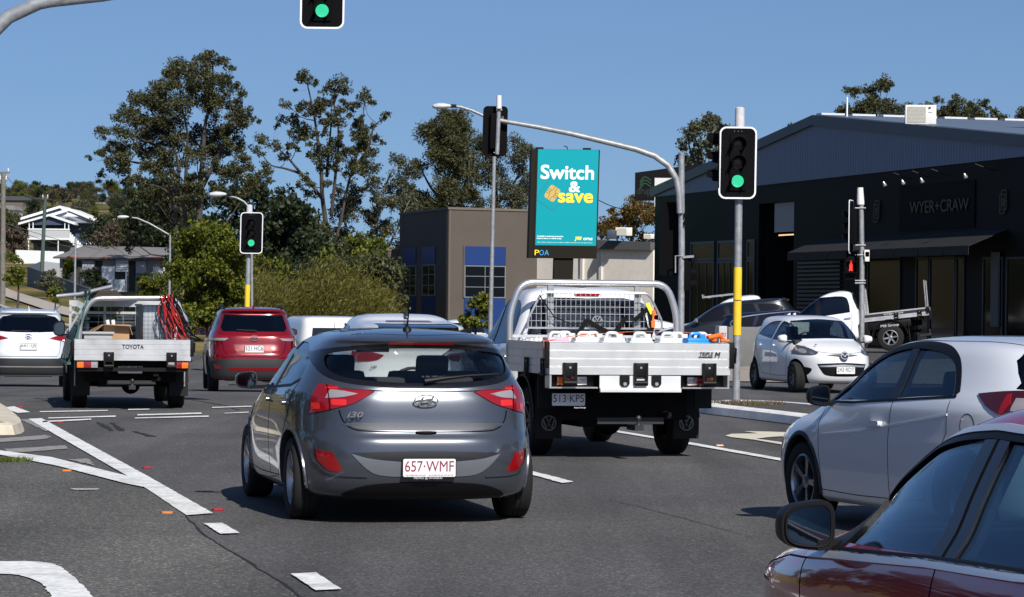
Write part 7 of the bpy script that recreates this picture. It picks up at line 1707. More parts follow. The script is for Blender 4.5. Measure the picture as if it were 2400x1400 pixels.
# ------------------------------------------------------------------ buildings
M_brown = pbr('brown_render', (0.092, 0.077, 0.065), 0.9, var=0.08, vscale=0.6, dirt=0.08, bump=0.08, bscale=3)
M_bluep = pbr('blue_panel', (0.004, 0.030, 0.15), 0.5, var=0.05)
M_win = pbr('dark_window', (0.003, 0.004, 0.006), 0.10, spec=0.18)
M_frame = pbr('pale_window_frame', (0.20, 0.21, 0.22), 0.5)
def wall_quad(root, name, A, B_, z0, z1, mat, th=0.25):
    """vertical wall slab between plan points A and B (seen from the left-to-right outside)"""
    A = Vector((A[0], A[1], 0)); B_ = Vector((B_[0], B_[1], 0)); M = frame(A, B_ - A, (0, 0, 1)); L = (B_ - A).length
    mb = MB(); mb.box((0, z0, -th), (L, z1, 0), M=M); mb.build(name, mat, root); return M, L
def window(root, M, x0, x1, z0, z1, nx=1, nz=1, fr=0.06, gmat=None, fmat=None, panel=None):
    mb = MB(); o = 0.02
    for a, b in (((x0, z0), (x0 + fr, z1)), ((x1 - fr, z0), (x1, z1)), ((x0 + fr, z1 - fr), (x1 - fr, z1)), ((x0 + fr, z0), (x1 - fr, z0 + fr))): mb.box((a[0], a[1], 0.003), (b[0], b[1], 0.045), M=M)
    for i in range(1, nx): x = x0 + (x1 - x0) * i / nx; mb.box((x - fr*.3, z0 + fr, 0.004), (x + fr*.3, z1 - fr, 0.038), M=M)
    for i in range(1, nz): z = z0 + (z1 - z0) * i / nz; mb.box((x0 + fr, z - fr*.3, 0.005), (x1 - fr, z + fr*.3, 0.034), M=M)
    w = mb.build('window', fmat or M_frame, root)
    mb = MB(); mb.box((x0 + 0.01, z0 + 0.01, 0.001), (x1 - 0.01, z1 - 0.01, 0.012), M=M); mb.build('pane', gmat or M_win, w); return w
def brown():
    root = empty('brown_building', (0, 0, 0), 0, 'flat roofed brown building with blue panels above and below its windows', 'building')
    C = at(1050, 700, 150); Lf = at(935, 700, 160); Rt = (at(1258, 700, 152.5))
    H = at(1048, 491, 150).z
    M1, L1 = wall_quad(root, 'wall', (Lf.x, Lf.y), (C.x, C.y), 0, H, M_brown)
    M2, L2 = wall_quad(root, 'wall', (C.x, C.y), (Rt.x, Rt.y), 0, H, M_brown)
    mb = MB(); mb.box((-0.08, H, -0.3), (L1 + 0.05, H + 0.12, 0.05), M=M1); mb.box((0.06, H + 0.001, -0.3), (L2, H + 0.119, 0.05), M=M2); mb.build('parapet', pbr('parapet_cap', (0.14, 0.115, 0.095), 0.8), root)
    mb = MB(); mb.add([(Lf.x + .1, Lf.y, H - .3), (C.x + .1, C.y + .1, H - .3), (Rt.x, Rt.y + .1, H - .3), (Rt.x + 3, Rt.y + 12, H - .3), (Lf.x + 4, Lf.y + 8, H - .3)], [(0, 1, 2, 3, 4)]); mb.build('roof', M_cladding, root)
    def x2(px): return (at(px, 700, 150).x - C.x) * 1.0
    z = lambda py, D=150: at(1100, py, D).z
    x0, x1 = x2(1092), x2(1202)
    mb = MB(); mb.box((x0, z(621), 0.003), (x1, z(577), 0.04), M=M2); mb.build('blue_panel', M_bluep, root)
    mb = MB(); mb.box((x0, 0.2, 0.003), (x1, z(699), 0.04), M=M2); mb.build('blue_panel', M_bluep, root)
    window(root, M2, x0, x1, z(698), z(622), 2, 3, 0.05)
    mb = MB(); mb.box((x0 - 0.08, z(577), 0.002), (x0, z(698), 0.06), M=M2); mb.build('window_reveal', M_brown, root)
    mb = MB(); mb.box((0.05, 0.0, 0.002), (0.12, H, 0.02), M=M2); mb.build('corner_joint', pbr('parapet_cap', (0.14, 0.115, 0.095), 0.8), root)
    for a, b in ((948, 976), (991, 1021)):
        # left wall: fraction along from the far end
        def u(px):
            rx = ray(px, 600).x; lx, ly = Lf.x, Lf.y; dx, dy = (C.x - Lf.x) / L1, (C.y - Lf.y) / L1
            return (rx * ly - lx) / (dx - rx * dy)
        ua, ub = u(a), u(b); zd = lambda py: at(a, py, 156).z
        mb = MB(); mb.box((ua, zd(620), 0.003), (ub, zd(580), 0.05), M=M1); mb.build('blue_panel', M_bluep, root)
        mb = MB(); mb.box((ua, 0.2, 0.003), (ub, zd(694), 0.05), M=M1); mb.build('blue_panel', M_bluep, root)
        window(root, M1, ua, ub, zd(694), zd(621), 2, 3, 0.07)
    A = at(908, 700, 160.5); B2 = at(938, 700, 160.5); Ha = at(920, 588, 160.5).z
    M3, L3 = wall_quad(root, 'annex_wall', (A.x, A.y), (B2.x, B2.y), 0, Ha, M_brown)
    mb = MB(); mb.box((-0.05, Ha, -0.2), (L3, Ha + 0.1, 0.05), M=M3); mb.box((0.12, 0.0, 0.001), (0.15, Ha, 0.02), M=M3); mb.build('annex_coping', pbr('parapet_cap', (0.14, 0.115, 0.095), 0.8), root)
    mb = MB(); mb.box((0.25, Ha - 1.2, 0), (0.45, Ha - 0.95, 0.2), M=M3, bev=0.02); mb.box((0.2, Ha - 0.75, 0), (0.38, Ha - 0.55, 0.15), M=M3, bev=0.02); mb.build('wall_lamp', M_cap, root)
brown()
def shed():
    root = empty('cream_shed', (0, 0, 0), 0, 'cream concrete shed with grey roof edge and white downpipes behind the billboard', 'building')
    cream = pbr('cream_panel', (0.84, 0.78, 0.70), 0.85, var=0.05, vscale=0.5, dirt=0.12)
    D = 168.0; A = at(1235, 700, D + 4); B_ = at(1530, 700, D - 3)
    H = at(1400, 575, D).z; M, L = wall_quad(root, 'wall', (A.x, A.y), (B_.x, B_.y), 0, H, cream)
    U = lambda px: (at(px, 700, D).x - A.x)
    mb = MB(); P = [(0, H - 0.1), (L, H - 0.32), (L, H + 0.13), (0, H + 0.55)]; mb.prism(P, -0.3, 0.25, M); mb.build('roof', pbr('shed_fascia', (0.10, 0.10, 0.105), 0.7, var=0.1), root)
    for px in (1258, 1363, 1418, 1478):
        mb = MB(); mb.box((U(px) - 0.10, 0, 0.002), (U(px) + 0.10, H - 0.15, 0.12), M=M); mb.build('downpipe', pbr('pipe_white', (0.62, 0.61, 0.58), 0.6), root)
    mb = MB(); mb.tube([M @ Vector((U(1404), H - 2.0, 0.1)), M @ Vector((U(1424), H - 2.05, 0.1))], 0.05, 6); mb.build('pipe_clamp', M_white, root)
    mb = MB(); x = U(1226); mb.box((x, 0, 0.5), (x + 1.1, at(1230, 622, D).z, 0.6), M=M); mb.build('loading_panel', pbr('stained_concrete', (0.40, 0.36, 0.30), 0.9, var=0.3, vscale=2), root)
    mb = MB(); mb.box((x - 0.25, 0, 0.5), (x - 0.01, at(1230, 622, D).z, 0.62), M=M); mb.build('blue_post', M_bluep, root)
    wk = None
shed()
def aircon(c, w, h, d, rz, lab, grp=None, detail=True):
    root = empty('air_conditioner', (0, 0, 0), 0, lab, 'air conditioner', grp)
    M = Matrix.Translation(c) @ Matrix.Rotation(R(rz), 4, 'Z')
    mb = MB(); mb.box((-w/2, 0, 0.08), (w/2, d, h), M=M, bev=0.015); mb.build('casing', pbr('ac_white', (0.66, 0.65, 0.61), 0.5), root)
    T = M @ frame((-w * 0.14, -0.002, h * 0.54), (1, 0, 0), (0, 0, 1))
    mb = MB(); mb.prism(rrect(w * 0.60, h * 0.74, 0.03, 3), 0, 0.006, T); g = mb.build('fan_grille', pbr('ac_grille', (0.40, 0.38, 0.33), 0.7), root)
    if detail:
        mb = MB()
        for k in range(12): zz = -h*0.34 + h * 0.68 * k / 11; mb.box((-w*0.29, zz - 0.004, 0.006), (w*0.29, zz + 0.004, 0.014), M=T)
        ring_into(mb, ellipse(h*.32, h*.32, 24), ellipse(h*.30, h*.30, 24), 0.006, 0.012, T); mb.build('grille_wires', pbr('ac_wire', (0.5, 0.48, 0.44), 0.6), g)
        mb = MB(); mb.prism([(0, 0), (0.10, 0.05), (0.06, 0.10), (0, 0.08)], 0, 0.004, M @ frame((w*0.24, -0.002, h*0.78), (1, 0, 0), (0, 0, 1))); mb.box((w*0.24, -0.004, h*0.64), (w*0.36, -0.001, h*0.66), M=M); mb.build('badge', M_char, root)
    for sx in (-1, 1):
        mb = MB(); mb.box((sx*w*0.33 - 0.06, -0.05, -0.05), (sx*w*0.33 + 0.06, d + 0.05, 0.08), M=M); mb.build('foot', M_black, root)
    return root
c = at(1462, 556, 166); aircon(c, 0.95, 0.55, 0.4, 0, 'pale air conditioner unit on the cream shed roof right of the billboard', 'units on the shed roof', False)
c = at(1437, 556, 166); mb = MB(); mb.box(c + Vector((-0.35, 0, -0.1)), c + Vector((0.3, 0.5, 0.42)), bev=0.03); o = mb.build('roof_vent_box', pbr('dark_vent', (0.04, 0.05, 0.08), 0.5)); tag(o, 'dark box on the cream shed roof just right of the billboard edge', 'roof unit')
c = at(1521, 563, 166); aircon(c, 0.6, 0.35, 0.3, 0, 'small air conditioner unit at the right end of the cream shed roof', 'units on the shed roof', False)

# --- the dark showroom on the right
UR = Vector((-0.285, 0.958, 0)).normalized(); PR = Vector((15.5, 88.0, 0))
def wall_uv(px, py):
    d = ray(px, py); # x = k*y ; point = PR + UR*t
    t = (d.x * PR.y - PR.x) / (UR.x - d.x * UR.y); P = PR + UR * t
    return t, CAM_Z + d.z * P.y
TL = wall_uv(1535, 500)[0]; PL = PR + UR * TL; WM = frame(PL, -UR, (0, 0, 1))
def W2(px, py): t, z = wall_uv(px, py); return (TL - t, z)
def showroom():
    root = empty('showroom', (0, 0, 0), 0, 'large black gabled showroom with grey corrugated gable and shop awning filling the right side', 'building')
    blk = pbr('black_cladding', (0.0014, 0.0018, 0.0024), 0.6, spec=0.12, var=0.1, vscale=2)
    xr = TL + 14.0
    a = W2(1535, 461); b = W2(2400, 366); slope = (b[1] - a[1]) / (b[0] - a[0]); zf = lambda x: a[1] + slope * x
    # front wall with an opening for the roller door
    d0 = W2(1778, 600)[0]; d1 = W2(1860, 600)[0]; dz = W2(1820, 475)[1]
    mb = MB()
    mb.prism([(0, -0.2), (d0, -0.2), (d0, zf(d0)), (0, zf(0))], -0.3, 0, WM); mb.prism([(d0, dz), (d1, dz), (d1, zf(d1)), (d0, zf(d0))], -0.3, -0.001, WM); mb.prism([(d1, -0.2), (xr, -0.2), (xr, zf(xr)), (d1, zf(d1))], -0.3, 0, WM)
    mb.build('wall', blk, root)
    mb = MB(); mb.box((d0, -0.2, -4.0), (d1, dz, -3.9), M=WM); mb.box((d0 - 0.1, -0.2, -4), (d0, dz, -0.31), M=WM); mb.box((d1, -0.2, -4), (d1 + 0.1, dz, -0.31), M=WM); mb.box((d0, dz, -4), (d1, dz + 0.1, -0.31), M=WM); mb.build('door_recess', M_matt, root)
    q0 = W2(1806, 477); q1 = W2(1858, 477); zb = W2(1832, 543)[1]
    mb = MB(); n = 14
    for k in range(n): z0 = zb + (dz - zb) * k / n; mb.box((q0[0], z0, -0.2), (d1 - .01, z0 + (dz - zb) / n - 0.02, -0.16), M=WM)
    mb.box((q0[0], zb, -0.23), (d1 - .01, dz, -0.201), M=WM); mb.build('roller_door', pbr('roller_grey', (0.30, 0.32, 0.36), 0.6), root)
    mb = MB(); mb.box((q0[0] + .2, zb - 0.14, -0.28), (d1 - 0.5, zb - 0.09, -0.25), M=WM); mb.build('strip_light', pbr('strip_glow', (0.8, 0.5, 0.3), 0.5, emit=(1.0, 0.60, 0.32), estr=1.0), root)
    mb = MB(); mb.box((d1 - 0.5, 0.3, -0.5), (d1 - 0.25, 1.9, -0.35), M=WM); mb.build('door_post', pbr('post_yellow', (0.45, 0.35, 0.02), 0.6), root)
    mb = MB()
    for k in range(12): mb.box((d1 - 0.48, 1.9 + 0.15*k, -0.5), (d1 - 0.27, 1.97 + 0.15*k, -0.35), M=WM)
    mb.build('door_chain', pbr('dull_steel', (0.035, 0.035, 0.038), 0.5, 0.4), root)
    # gable: corrugated sheet
    gp = [W2(1535, 459), W2(1913, 291), W2(2400, 341)]
    s2 = (gp[2][1] - gp[1][1]) / (gp[2][0] - gp[1][0]); zt = lambda x: gp[0][1] + (gp[1][1] - gp[0][1]) * x / gp[1][0] if x < gp[1][0] else gp[1][1] + s2 * (x - gp[1][0])
    mb = MB(); vs = []; fs = []; step = 0.0475; x = 0.0; i = 0
    while x <= xr:
        off = 0.03 + 0.018 * (1 if (i // 2) % 2 else 0)
        vs += [WM @ Vector((x, zf(x) - 0.02, off)), WM @ Vector((x, max(zt(x), zf(x)), off))]; x += step if i % 2 == 0 else step * 1.3; i += 1
    fs = [(2*k, 2*k+2, 2*k+3, 2*k+1) for k in range(i - 1)]; mb.add(vs, fs); mb.build('gable_sheeting', pbr('blue_grey_sheet', (0.11, 0.145, 0.225), 0.5, 0.1, var=0.05), root)
    # barge boards
    mb = MB(); th = 0.32
    for A_, B2 in ((gp[0], gp[1]), (gp[1], (xr, zt(xr)))):
        mb.prism([(A_[0] - (0.15 if A_ is gp[0] else 0), A_[1] - 0.05), (B2[0], B2[1] - 0.02), (B2[0], B2[1] + th), (A_[0] - (0.15 if A_ is gp[0] else 0), A_[1] + th)], -0.25, 0.16, WM)
    mb.build('barge_board', pbr('barge_grey', (0.04, 0.058, 0.085), 0.5), root)
    # roof planes behind
    dep = -34.0; e0 = (-0.3, gp[0][1] + th); e1 = (gp[1][0], gp[1][1] + th); e2 = (xr, zt(xr) + th)
    mb = MB()
    for A_, B2 in ((e0, e1), (e1, e2)):
        mb.add([WM @ Vector((A_[0], A_[1] + .01, -0.2)), WM @ Vector((B2[0], B2[1] + .01, -0.2)), WM @ Vector((B2[0], B2[1] + .01, dep)), WM @ Vector((A_[0], A_[1] + .01, dep))], [(0, 1, 2, 3)])
    mb.build('roof', pbr('roof_blue_grey', (0.14, 0.18, 0.24), 0.5, 0.3, var=0.06), root)
    mb = MB()
    for k in range(26): mb.box((e1[0] - 0.02 - 0.24, e1[1] + 0.0, -1.0 - k*1.2), (e1[0] + 0.24, e1[1] + 0.07, -0.1 - k*1.2), M=WM)
    mb.build('ridge_flashing', pbr('ridge_white', (0.55, 0.57, 0.6), 0.5), root)
    # windows left of the door
    for a_, b_, yt, ym, yb in ((1620, 1675, 568, 612, 770), (1683, 1727, 565, 611, 770), (1752, 1770, 562, 608, 770)):
        x0, x1 = W2(a_, 600)[0], W2(b_, 600)[0]; z0, zm, z1 = 0.3, W2(a_, ym)[1], W2(a_, yt)[1]
        fm = pbr('blue_grey_frame', (0.035, 0.045, 0.065), 0.5)
        window(root, WM, x0, x1, zm, z1, 1, 1, 0.09, fmat=fm); window(root, WM, x0, x1, z0, zm - 0.02, 3 if b_ - a_ > 30 else 1, 1, 0.08, fmat=fm)
    # louvres
    x0, x1 = W2(1872, 700)[0], W2(1972, 700)[0]; mb = MB(); z0 = 0.4; z1 = W2(1900, 600)[1]; n = 22
    for k in range(n): z = z0 + (z1 - z0) * k / n; mb.box((x0, z, 0.002), (x1, z + (z1 - z0) / n * 0.55, 0.07), M=WM)
    mb.build('louvre_panel', pbr('louvre_grey', (0.008, 0.0085, 0.009), 0.5), root)
    # shop windows
    for a_, b_ in ((2035, 2112), (2148, 2178), (2180, 2240), (2242, 2262), (2305, 2352), (2360, 2440)):
        x0, x1 = W2(a_, 650)[0], W2(b_, 650)[0]; window(root, WM, x0, x1, 0.35, W2(a_, 603)[1], 1, 1, 0.07, fmat=pbr('shop_frame', (0.015, 0.018, 0.024), 0.5))
    p0 = W2(2330, 640); mb = MB(); mb.box((p0[0], 1.2, 0.05), (p0[0] + 0.5, W2(2330, 592)[1], 0.12), M=WM); mb.build('white_pier', pbr('pier_white', (0.08, 0.08, 0.08), 0.7), root)
    # awning
    a0 = W2(1925, 588); a1 = W2(2362, 552); mb = MB(); segs = 8
    for k in range(segs):
        xa = a0[0] + (a1[0] - a0[0]) * k / segs; xb = a0[0] + (a1[0] - a0[0]) * (k + 0.97) / segs; zl = a0[1] - 0.02; zh = zl + 0.42
        lo = zl - 0.10; mb.add([WM @ Vector(p) for p in ((xa, lo, 1.3), (xb, lo, 1.3), (xb, zh, 0.02), (xa, zh, 0.02), (xa, lo + .03, 1.3), (xb, lo + .03, 1.3), (xb, zh + .03, 0.02), (xa, zh + .03, 0.02))], [(3, 2, 1, 0), (4, 5, 6, 7), (0, 1, 5, 4), (1, 2, 6, 5), (2, 3, 7, 6), (3, 0, 4, 7)])
        mb.box((xa, lo - 0.25, 1.28), (xb, lo - 0.001, 1.30), M=WM)
    mb.build('awning', pbr('awning_cloth', (0.007, 0.0072, 0.008), 0.8), root)
    # wall lamps
    for px, py in ((2118, 432), (2162, 428), (2207, 424), (2310, 413)):
        q = W2(px, py); mb = MB(); mb.tube([WM @ Vector((q[0] + 0.5, q[1] + 0.15, 0.0)), WM @ Vector((q[0] + 0.3, q[1] + 0.35, 0.5)), WM @ Vector((q[0], q[1] + 0.2, 0.7))], 0.02, 6); w_ = mb.build('wall_lamp', M_black, root)
        mb = MB(); mb.lathe([(0.02, 0.08), (0.035, 0.05), (0.065, -0.06), (0.06, -0.08), (0.001, -0.07)], 14, WM @ Matrix.Translation((q[0], q[1], 0.7)) @ frame((0, 0, 0), (1, 0, 0), (0, 0.5, -0.9)) ); mb.build('lamp_shade', M_alu, w_)
    gold = pbr('sign_gold', (0.055, 0.048, 0.030), 0.6)
    q0 = W2(2137, 488); q1 = W2(2275, 486); T = WM @ Matrix.Translation(((q0[0] + q1[0]) / 2, q0[1], 0.05))
    mb = MB(); mb.box((q0[0] - 0.9, q0[1] - 0.75, 0.002), (q1[0] + 0.35, q0[1] + 0.75, 0.04), M=WM); mb.build('sign_panel', pbr('panel_black', (0.003, 0.0035, 0.0045), 0.7, spec=0.1), root)
    text('shop_lettering', 'WYER+CRAW', W2(2200, 472)[1] - W2(2200, 501)[1], T, gold, root, width=q1[0] - q0[0], depth=0.03)
    for px, py in ((2057, 496), (2354, 474)):
        q = W2(px, py); T = WM @ Matrix.Translation((q[0], q[1], 0.03)); mb = MB()
        for dx, dy, w, h in ((-0.06, -0.05, 0.34, 0.62), (0.06, 0.06, 0.34, 0.62), (0, 0.0, 0.14, 0.22)): ring_into(mb, rrect(w, h, 0.02, 2, dx, dy), rrect(w - 0.06, h - 0.06, 0.01, 2, dx, dy), 0, 0.03, T)
        mb.build('shop_emblem', gold, root)
showroom()
# dark sign box at the far left end of the showroom
def signbox():
    root = empty('sign_box', (0, 0, 0), 0, 'dark box sign with a green leaf mark at the far end of the showroom', 'sign')
    D = 126.0; A = at(1488, 437, D); M = frame((A.x, D, 0), (1, -0.05, 0), (0, 0, 1)); z0 = at(1488, 469, D).z; z1 = at(1488, 405, D).z; w = at(1600, 437, D).x - A.x; z2 = at(1680, 378, D).z; w2 = at(1690, 437, D).x - A.x
    mb = MB(); mb.prism([(0, z0), (0.95, z0), (0.95, z0 + 0.45), (w2, z0 + 0.6), (w2, z2), (0, z1)], -0.8, 0, M); mb.build('box_body', pbr('sign_navy', (0.0025, 0.0025, 0.004), 0.6, spec=0.15), root)
    for k in range(3):
        pts = smooth_poly([(0.22, z1 - 0.42 - 0.14*k), (0.42, z1 - 0.18 - 0.14*k), (0.70, z1 - 0.34 - 0.14*k)], 6, closed=False)
        mb = MB(); mb.prism(stripe(pts, 0.06), 0.001, 0.02, M); mb.build('leaf_mark', pbr('leaf_green', (0.002, 0.035, 0.012), 0.5), root)
    text('sign_lettering', 'drupal', 0.42, M @ Matrix.Translation((0.48, z0 + 0.36, 0.004)), pbr('sign_grey', (0.012, 0.012, 0.017), 0.6), root, width=0.80)
    B_ = at(1535, 434, D - 1.5); mb = MB(); c0 = at(1534, 452, D - 1.5); c1 = at(1583, 418, D - 1.5); mb.box((c0.x, D - 1.6, c0.z - 0.6), (c1.x, D - 1.4, c1.z)); mb.build('white_panel', pbr('panel_white', (0.62, 0.62, 0.60), 0.6), root)
signbox()
# roof things
q = W2(2157, 297); P_ = WM @ Vector((q[0], 0, -3.0)); c = at(2158, 297, P_.y); 
aircon(c, 1.02, 0.72, 0.4, -4, 'white air conditioner standing on the showroom roof ridge')
c = at(1985, 287, 103); mb = MB(); mb.tube([c, c + Vector((0, 0, 0.9))], [0.035, 0.03], 10); mb.tube([c - Vector((0, 0, 0.25)), c], 0.07, 8); o = mb.build('roof_mast', M_white); tag(o, 'short white aerial mast standing on the showroom roof near its peak', 'aerial')
root = empty('solar_panel', (0, 0, 0), 0, 'dark solar panels lying along the showroom roof at the right edge', 'solar panel')
for k in range(2):
    c = at(2345 + 40*k, 303 + 3*k, 101 - 4*k); mb = MB(); mb.box(c + Vector((-1.2, -0.8, -0.03)), c + Vector((1.6, 0.9, 0.06))); mb.build('panel', pbr('solar_dark', (0.01, 0.011, 0.015), 0.2), root)
# the driveway ute needs a surface behind: planters at the shop front
# --- houses on the hill
M_wboard = pbr('white_weatherboard', (0.70, 0.72, 0.74), 0.6, var=0.04); M_navyw = pbr('navy_weatherboard', (0.035, 0.055, 0.10), 0.7, var=0.08)
M_roofg = pbr('grey_roof', (0.20, 0.19, 0.185), 0.7, var=0.08, vscale=1.5)
def queenslander():
    D = 300.0; s_ = F / D; root = empty('blue_house', (0, 0, 0), 0, 'blue weatherboard house on stilts with white gables, verandah and side stair', 'house')
    O = at(62, 612, D); z0 = O.z; X = lambda px: at(px, 600, D).x; Z = lambda py, px=120: at(px, py, D).z
    def B(a, b, mat, name, y0=0, y1=0.3):
        mb = MB(); mb.box((X(a[0]), D + y0, Z(a[1])), (X(b[0]), D + y1, Z(b[1]))); return mb.build(name, mat, root)
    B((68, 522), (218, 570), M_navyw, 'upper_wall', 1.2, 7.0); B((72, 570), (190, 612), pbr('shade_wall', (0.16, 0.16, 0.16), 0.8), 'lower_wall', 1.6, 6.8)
    def gable(pts, name, y0, y1, th, mat_r, mat_f):
        (xa, ya), (xp, yp), (xb, yb) = pts; mb = MB()
        P = [(X(xa), Z(ya)), (X(xp), Z(yp)), (X(xb), Z(yb))]
        mb.prism([P[0], P[1], P[2], (P[2][0], P[2][1] - th), (P[1][0], P[1][1] - th), (P[0][0], P[0][1] - th)], -y1, -y0, frame((0, D, 0), (1, 0, 0), (0, 0, 1)))
        r_ = mb.build(name, mat_r, root)
        mb = MB(); mb.prism([(P[0][0] + .3, P[0][1] - th), (P[1][0], P[1][1] - th), (P[2][0] - .3, P[2][1] - th)], -y0 - 0.5, -y0 - 0.4, frame((0, D, 0), (1, 0, 0), (0, 0, 1))); mb.build('gable_infill', mat_f, r_)
    gable([(48, 511), (140, 482), (160, 498)], 'roof', -0.2, 6.5, 0.25, M_wboard, M_navyw)
    gable([(62, 520), (162, 488), (228, 514)], 'roof', -0.4, 7.5, 0.28, M_wboard, pbr('shingle_grey', (0.20, 0.22, 0.27), 0.8))
    gable([(48, 524), (120, 503), (181, 523)], 'verandah_roof', -1.6, 1.0, 0.22, M_wboard, M_navyw)
    mb = MB(); mb.prism([(X(148), Z(507)), (X(163), Z(499)), (X(185), Z(508))], 0.45, 0.5, frame((0, D, 0), (1, 0, 0), (0, 0, 1))); mb.build('gable_vent', M_wboard, root)
    B((160, 512), (222, 522), M_wboard, 'eave_band', 0.6, 0.8)
    for px in (73, 82, 156, 165): B((px - 1, 523), (px + 1, 560), M_wboard, 'verandah_post', -1.4, -1.3)
    B((72, 540), (168, 559), pbr('balustrade', (0.42, 0.43, 0.44), 0.6), 'balustrade', -1.45, -1.4)
    B((70, 559), (168, 563), M_wboard, 'deck_edge', -1.5, 1.2); B((70, 537), (168, 540), M_wboard, 'handrail', -1.5, -1.38)
    for px in (72, 141): B((px - 1, 563), (px + 1, 612), M_wboard, 'stump', -1.4, -1.25)
    B((88, 524), (152, 540), M_win, 'doors', 1.0, 1.19)
    for k in range(9): B((166 + 4.6*k, 546 + 4.6*k), (171 + 4.6*k, 566 + 4.6*k), M_wboard, 'stair_panel', -1.4, -1.3)
    B((206, 566), (216, 577), M_wboard, 'landing', -1.4, -0.5); B((214, 524), (218, 572), M_wboard, 'corner_trim', 1.05, 1.18)
    for px in (83, 108): B((px, 573), (px + 18, 578), M_win, 'vent_window', 1.5, 1.59)
queenslander()
def box_thing(name, lab, cat, D, parts, group=None):
    root = empty(name, (0, 0, 0), 0, lab, cat, group)
    for nm, (xa, ya), (xb, yb), y0, y1, mat in parts:
        a = at(xa, ya, D + y0); b = at(xb, yb, D + y0); mb = MB(); mb.box((a.x, D + y0, a.z), (b.x, D + y1, b.z)); mb.build(nm, mat, root)
    return root
def hut():
    D = 205.0; root = empty('low_house', (0, 0, 0), 0, 'low house with wide grey roof, red gutter and white porch panels', 'house')
    X = lambda px: at(px, 600, D).x; Z = lambda py, px=260: at(px, py, D).z
    g = pbr('house_grey', (0.30, 0.295, 0.28), 0.8, var=0.05)
    mb = MB(); x0, x1, x2, x3 = X(128), X(178), X(400), X(410)
    ze, zr = Z(604), Z(577); vs = [(x0, D - 0.6, ze), (x3, D - 0.6, ze), (x2, D + 4, zr), (x1, D + 4, zr + 0.1), (x0, D + 9, ze), (x3, D + 9, ze)]
    mb.add(vs, [(0, 1, 2, 3), (3, 2, 5, 4), (0, 3, 4), (1, 5, 2), (0, 4, 5, 1)]); mb.build('roof', M_roofg, root)
    mb = MB(); mb.box((X(140), D, 0.5), (X(405), D + 8, Z(604))); mb.build('wall', g, root)
    mb = MB(); mb.box((x0, D - 0.72, ze - 0.12), (x3, D - 0.6, ze + 0.0)); mb.build('gutter', pbr('gutter_dark', (0.06, 0.055, 0.05), 0.6), root)
    for a, b in (((160, 606), (188, 603)), ((245, 607), (262, 603)), ((355, 607), (385, 603))):
        mb = MB(); mb.box((X(a[0]), D - 0.74, Z(606)), (X(b[0]), D - 0.721, Z(602.5))); mb.build('gutter_red', pbr('gutter_red', (0.35, 0.03, 0.03), 0.6), root)
    for a, b, m, nm in (((240, 625), (270, 690), M_wboard, 'porch_panel'), ((273, 608), (302, 637), M_wboard, 'louvre_shutter'), ((268, 655), (297, 692), M_wboard, 'stair_side'), ((296, 637), (299, 690), M_wboard, 'porch_post'),
                        ((360, 625), (395, 655), M_wboard, 'porch_panel'), ((362, 655), (366, 690), M_wboard, 'porch_post'), ((195, 612), (222, 665), pbr('pale_wall', (0.33, 0.34, 0.36), 0.7), 'wall_panel'), ((320, 612), (343, 640), pbr('pale_wall', (0.33, 0.34, 0.36), 0.7), 'wall_panel')):
        mb = MB(); mb.box((X(a[0]), D - 0.30, Z(b[1])), (X(b[0]), D - 0.16, Z(a[1]))); mb.build(nm, m, root)
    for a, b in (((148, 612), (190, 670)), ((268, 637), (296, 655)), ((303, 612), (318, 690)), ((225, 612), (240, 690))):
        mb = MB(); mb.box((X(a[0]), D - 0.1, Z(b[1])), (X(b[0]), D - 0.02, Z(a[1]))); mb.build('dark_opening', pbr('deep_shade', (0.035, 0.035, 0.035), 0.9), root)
    mb = MB()
    for k in range(5): mb.box((X(273), D - 0.32, Z(612 + 5.2*k)), (X(302), D - 0.301, Z(610 + 5.2*k))); 
    mb.build('louvre_shadow_lines', pbr('slat_shadow', (0.40, 0.41, 0.43), 0.7), root)  # grey strips paint the shadows between the louvre slats
hut()
# fences
def fence(name, lab, pts, mat, th=0.12):
    mb = MB()
    for (xa, ya, Da, ha), (xb, yb, Db, hb) in zip(pts[:-1], pts[1:]):
        a = at(xa, ya, Da); b = at(xb, yb, Db); d = Vector((b.x - a.x, b.y - a.y, 0)).normalized(); n = Vector((-d.y, d.x, 0)) * th
        vs = [a, b, b - Vector((0, 0, hb)), a - Vector((0, 0, ha))]; mb.add([v for v in vs] + [v + n for v in vs], [(3, 2, 1, 0), (4, 5, 6, 7), (0, 1, 5, 4), (1, 2, 6, 5), (2, 3, 7, 6), (3, 0, 4, 7)])
    o = mb.build(name, mat); tag(o, lab, 'fence'); return o
fence('colorbond_fence', 'long dark grey sheet fence sloping down the grass verge', [(64, 625, 215, 1.9), (150, 655, 195, 1.9), (250, 692, 178, 2.0)], pbr('fence_grey', (0.085, 0.09, 0.10), 0.7, var=0.06))
fence('white_fence', 'white boundary wall in front of the blue house', [(38, 586, 280, 1.5), (150, 590, 285, 1.6)], M_wboard)
fence('white_fence', 'lower white boundary wall between the blue house and the dark fence', [(70, 624, 240, 1.2), (97, 612, 236, 1.6), (145, 618, 234, 3.0)], M_wboard)
box_thing('tiled_wing', 'flat roofed tiled wing attached to the right of the blue house', 'house', 318, [('roof', (224, 521), (285, 513), -0.5, 5, pbr('wing_roof', (0.30, 0.24, 0.22), 0.7)), ('wall', (224, 540), (282, 521), 0, 4, pbr('wing_wall', (0.10, 0.10, 0.11), 0.7, var=0.3, vscale=8)), ('lower_wall', (218, 572), (262, 540), 1, 4, pbr('wing_low', (0.14, 0.12, 0.11), 0.8)), ('white_door', (225, 570), (232, 552), 0.8, 0.95, M_wboard)])
